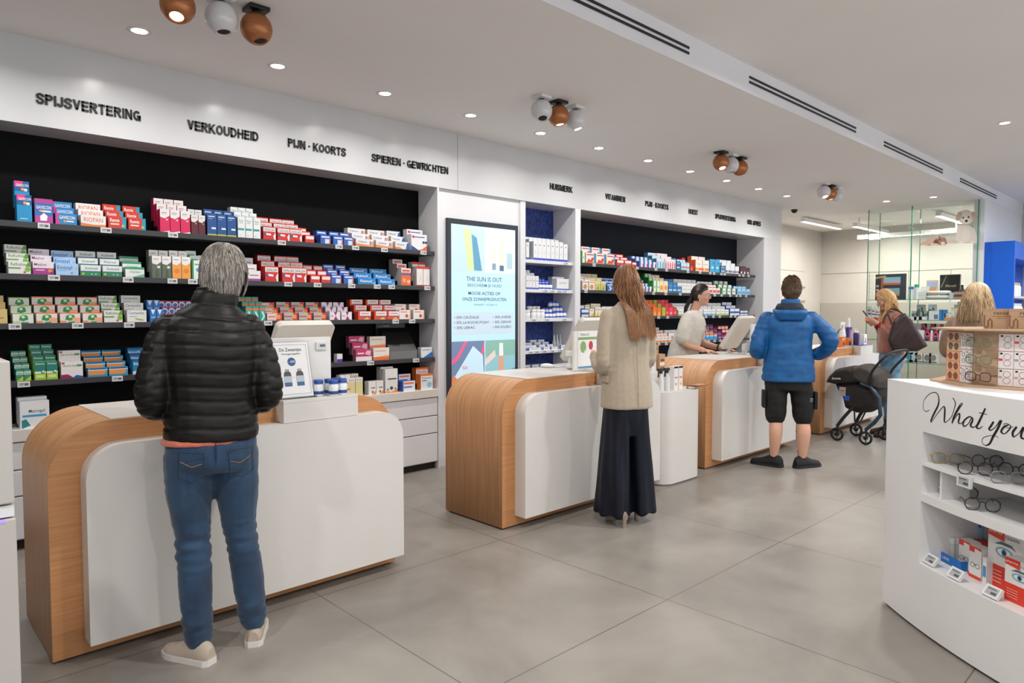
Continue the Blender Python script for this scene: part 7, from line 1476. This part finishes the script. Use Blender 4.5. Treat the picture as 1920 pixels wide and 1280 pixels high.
# ================================================================ stroller
t = empty('stroller', (8.06, 2.83, 0), R(84.9), label='black and slate blue stroller with hooded infant seat beside the farthest counter', cat='stroller')
SBK = noisy('black fabric', '#181413', '#231e1c', nscale=20, rough=(.75, .85)); SGR = noisy('brown grey canopy', '#37312d', '#423b36', nscale=20, rough=(.7, .8)); SLB = M('#2e3d4e', .35, .3); TY = M('#0f0f10', .6)
def puff(name, prof, hw, m, parent, round_=.55, vox=.011, disp=None):
    """a soft body: side profile (x, z) rounded towards both flanks"""
    cx = sum(p[0] for p in prof)/len(prof); cz = sum(p[1] for p in prof)/len(prof); g = G(); rings = []
    for k in range(9):
        u = -1+2*k/8; s = round_+(1-round_)*math.sqrt(max(0, 1-u*u)); rings.append([Vector((cx+(x-cx)*s, u*hw, cz+(z-cz)*s)) for x, z in prof])
    g.loft(rings, m); return fuse(g, name, parent, vox, 4, disp, m)
for x in (.155, -.155):
    for y in (.225, -.225):
        T = Matrix.Translation((x, y, .075)) @ Matrix.Rotation(R(90), 4, 'X') @ Matrix.Translation((0, 0, 0))
        g = G(); rings = []
        g.tube([(x+.062*math.cos(a), y, .075+.062*math.sin(a)) for a in [2*math.pi*i/24 for i in range(24)]], .013, TY, 8, closed=True); g.lathe([(.02, -.016), (.02, .016)], TY, 14, T=T)
        for k in range(3): a = 2*math.pi*k/3+.4; g.tube([(x, y, .075), (x+.06*math.cos(a), y, .075+.06*math.sin(a))], .009, M('#5c5a52', .4), 6)
        w = g.obj('wheel', t)
        g = G(); sy = 1 if y > 0 else -1; g.tube([(x, y-.02*sy, .075), (x, y-.02*sy, .13), (x, y, .17)], .012, BLACKP, 8); g.obj('fork', w)
for sy in (1, -1):
    g = G(); g.tube([(.155, .225*sy, .165), (.10, .2*sy, .26), (.0, .17*sy, .40)], .019, BLACKP, 8); g.obj('front_leg', t)
    g = G(); g.tube([(-.155, .225*sy, .165), (-.24, .22*sy, .25), (-.30, .215*sy, .34), (-.28, .21*sy, .52), (-.19, .21*sy, .63), (-.08, .205*sy, .66)], [.02, .022, .022, .022, .022, .018], SLB, 8, flat=.7); g.obj('rear_leg', t)
g = G(); g.tube([(.0, .16, .36), (.03, .08, .22), (.03, 0, .19), (.03, -.08, .22), (.0, -.16, .36)], .009, BLACKP, 6); g.obj('cross_loop', t)
puff('seat_shell', [(x*.82, z) for x, z in [(.32, .64), (.27, .56), (.20, .48), (.16, .35), (.02, .31), (-.14, .33), (-.27, .40), (-.31, .52), (-.30, .64), (0, .68)]], .19, SBK, t)
puff('sunshade', [(x*.82, z) for x, z in [(.43, .63), (.38, .71), (.27, .80), (.10, .835), (-.06, .80), (-.22, .70), (-.1, .655), (.15, .625), (.3, .615)]], .205, SBK, t, .7)
puff('canopy', [(x*.82, z) for x, z in [(.05, .83), (-.06, .865), (-.19, .84), (-.29, .77), (-.33, .68), (-.31, .60), (-.1, .64), (.05, .70)]], .215, SGR, t, .72)
P = [(-.17, .225, .66), (-.22, .25, .80), (-.33, .27, .94), (-.38, .22, 1.0), (-.41, .10, 1.025), (-.41, -.10, 1.025), (-.38, -.22, 1.0), (-.33, -.27, .94), (-.22, -.25, .80), (-.17, -.225, .66)]
P = [tuple(spl(P, j/4)) for j in range((len(P)-1)*4+1)]
g = G(); g.tube(P, .014, M('#17181b', .45), 10); g.obj('handle', t)
g = G(); g.box(.155, .085, .176, .194, .50, .60, M('#9a9c9c', .4)); g.box(.14, .10, .194, .196, .555, .57, M('#c8584c')); g.obj('label', t)
g = G(); g.box(.04, .10, .176, .194, .455, .51, M('#1f4fa8', .5)); g.obj('blue_tab', t)
g = G(); g.text('doona', (.235, .158, .678), (-1, 0, .08), (.1, 0, 1), .11, .028, M('#e8e8e8', .5), .02)
for i, v in enumerate(g.v): g.v[i] = (v[0], .226-.10*max(0, v[0]-.14)-.3*max(0, v[0]-.20), v[2])
g.obj('logo', t)
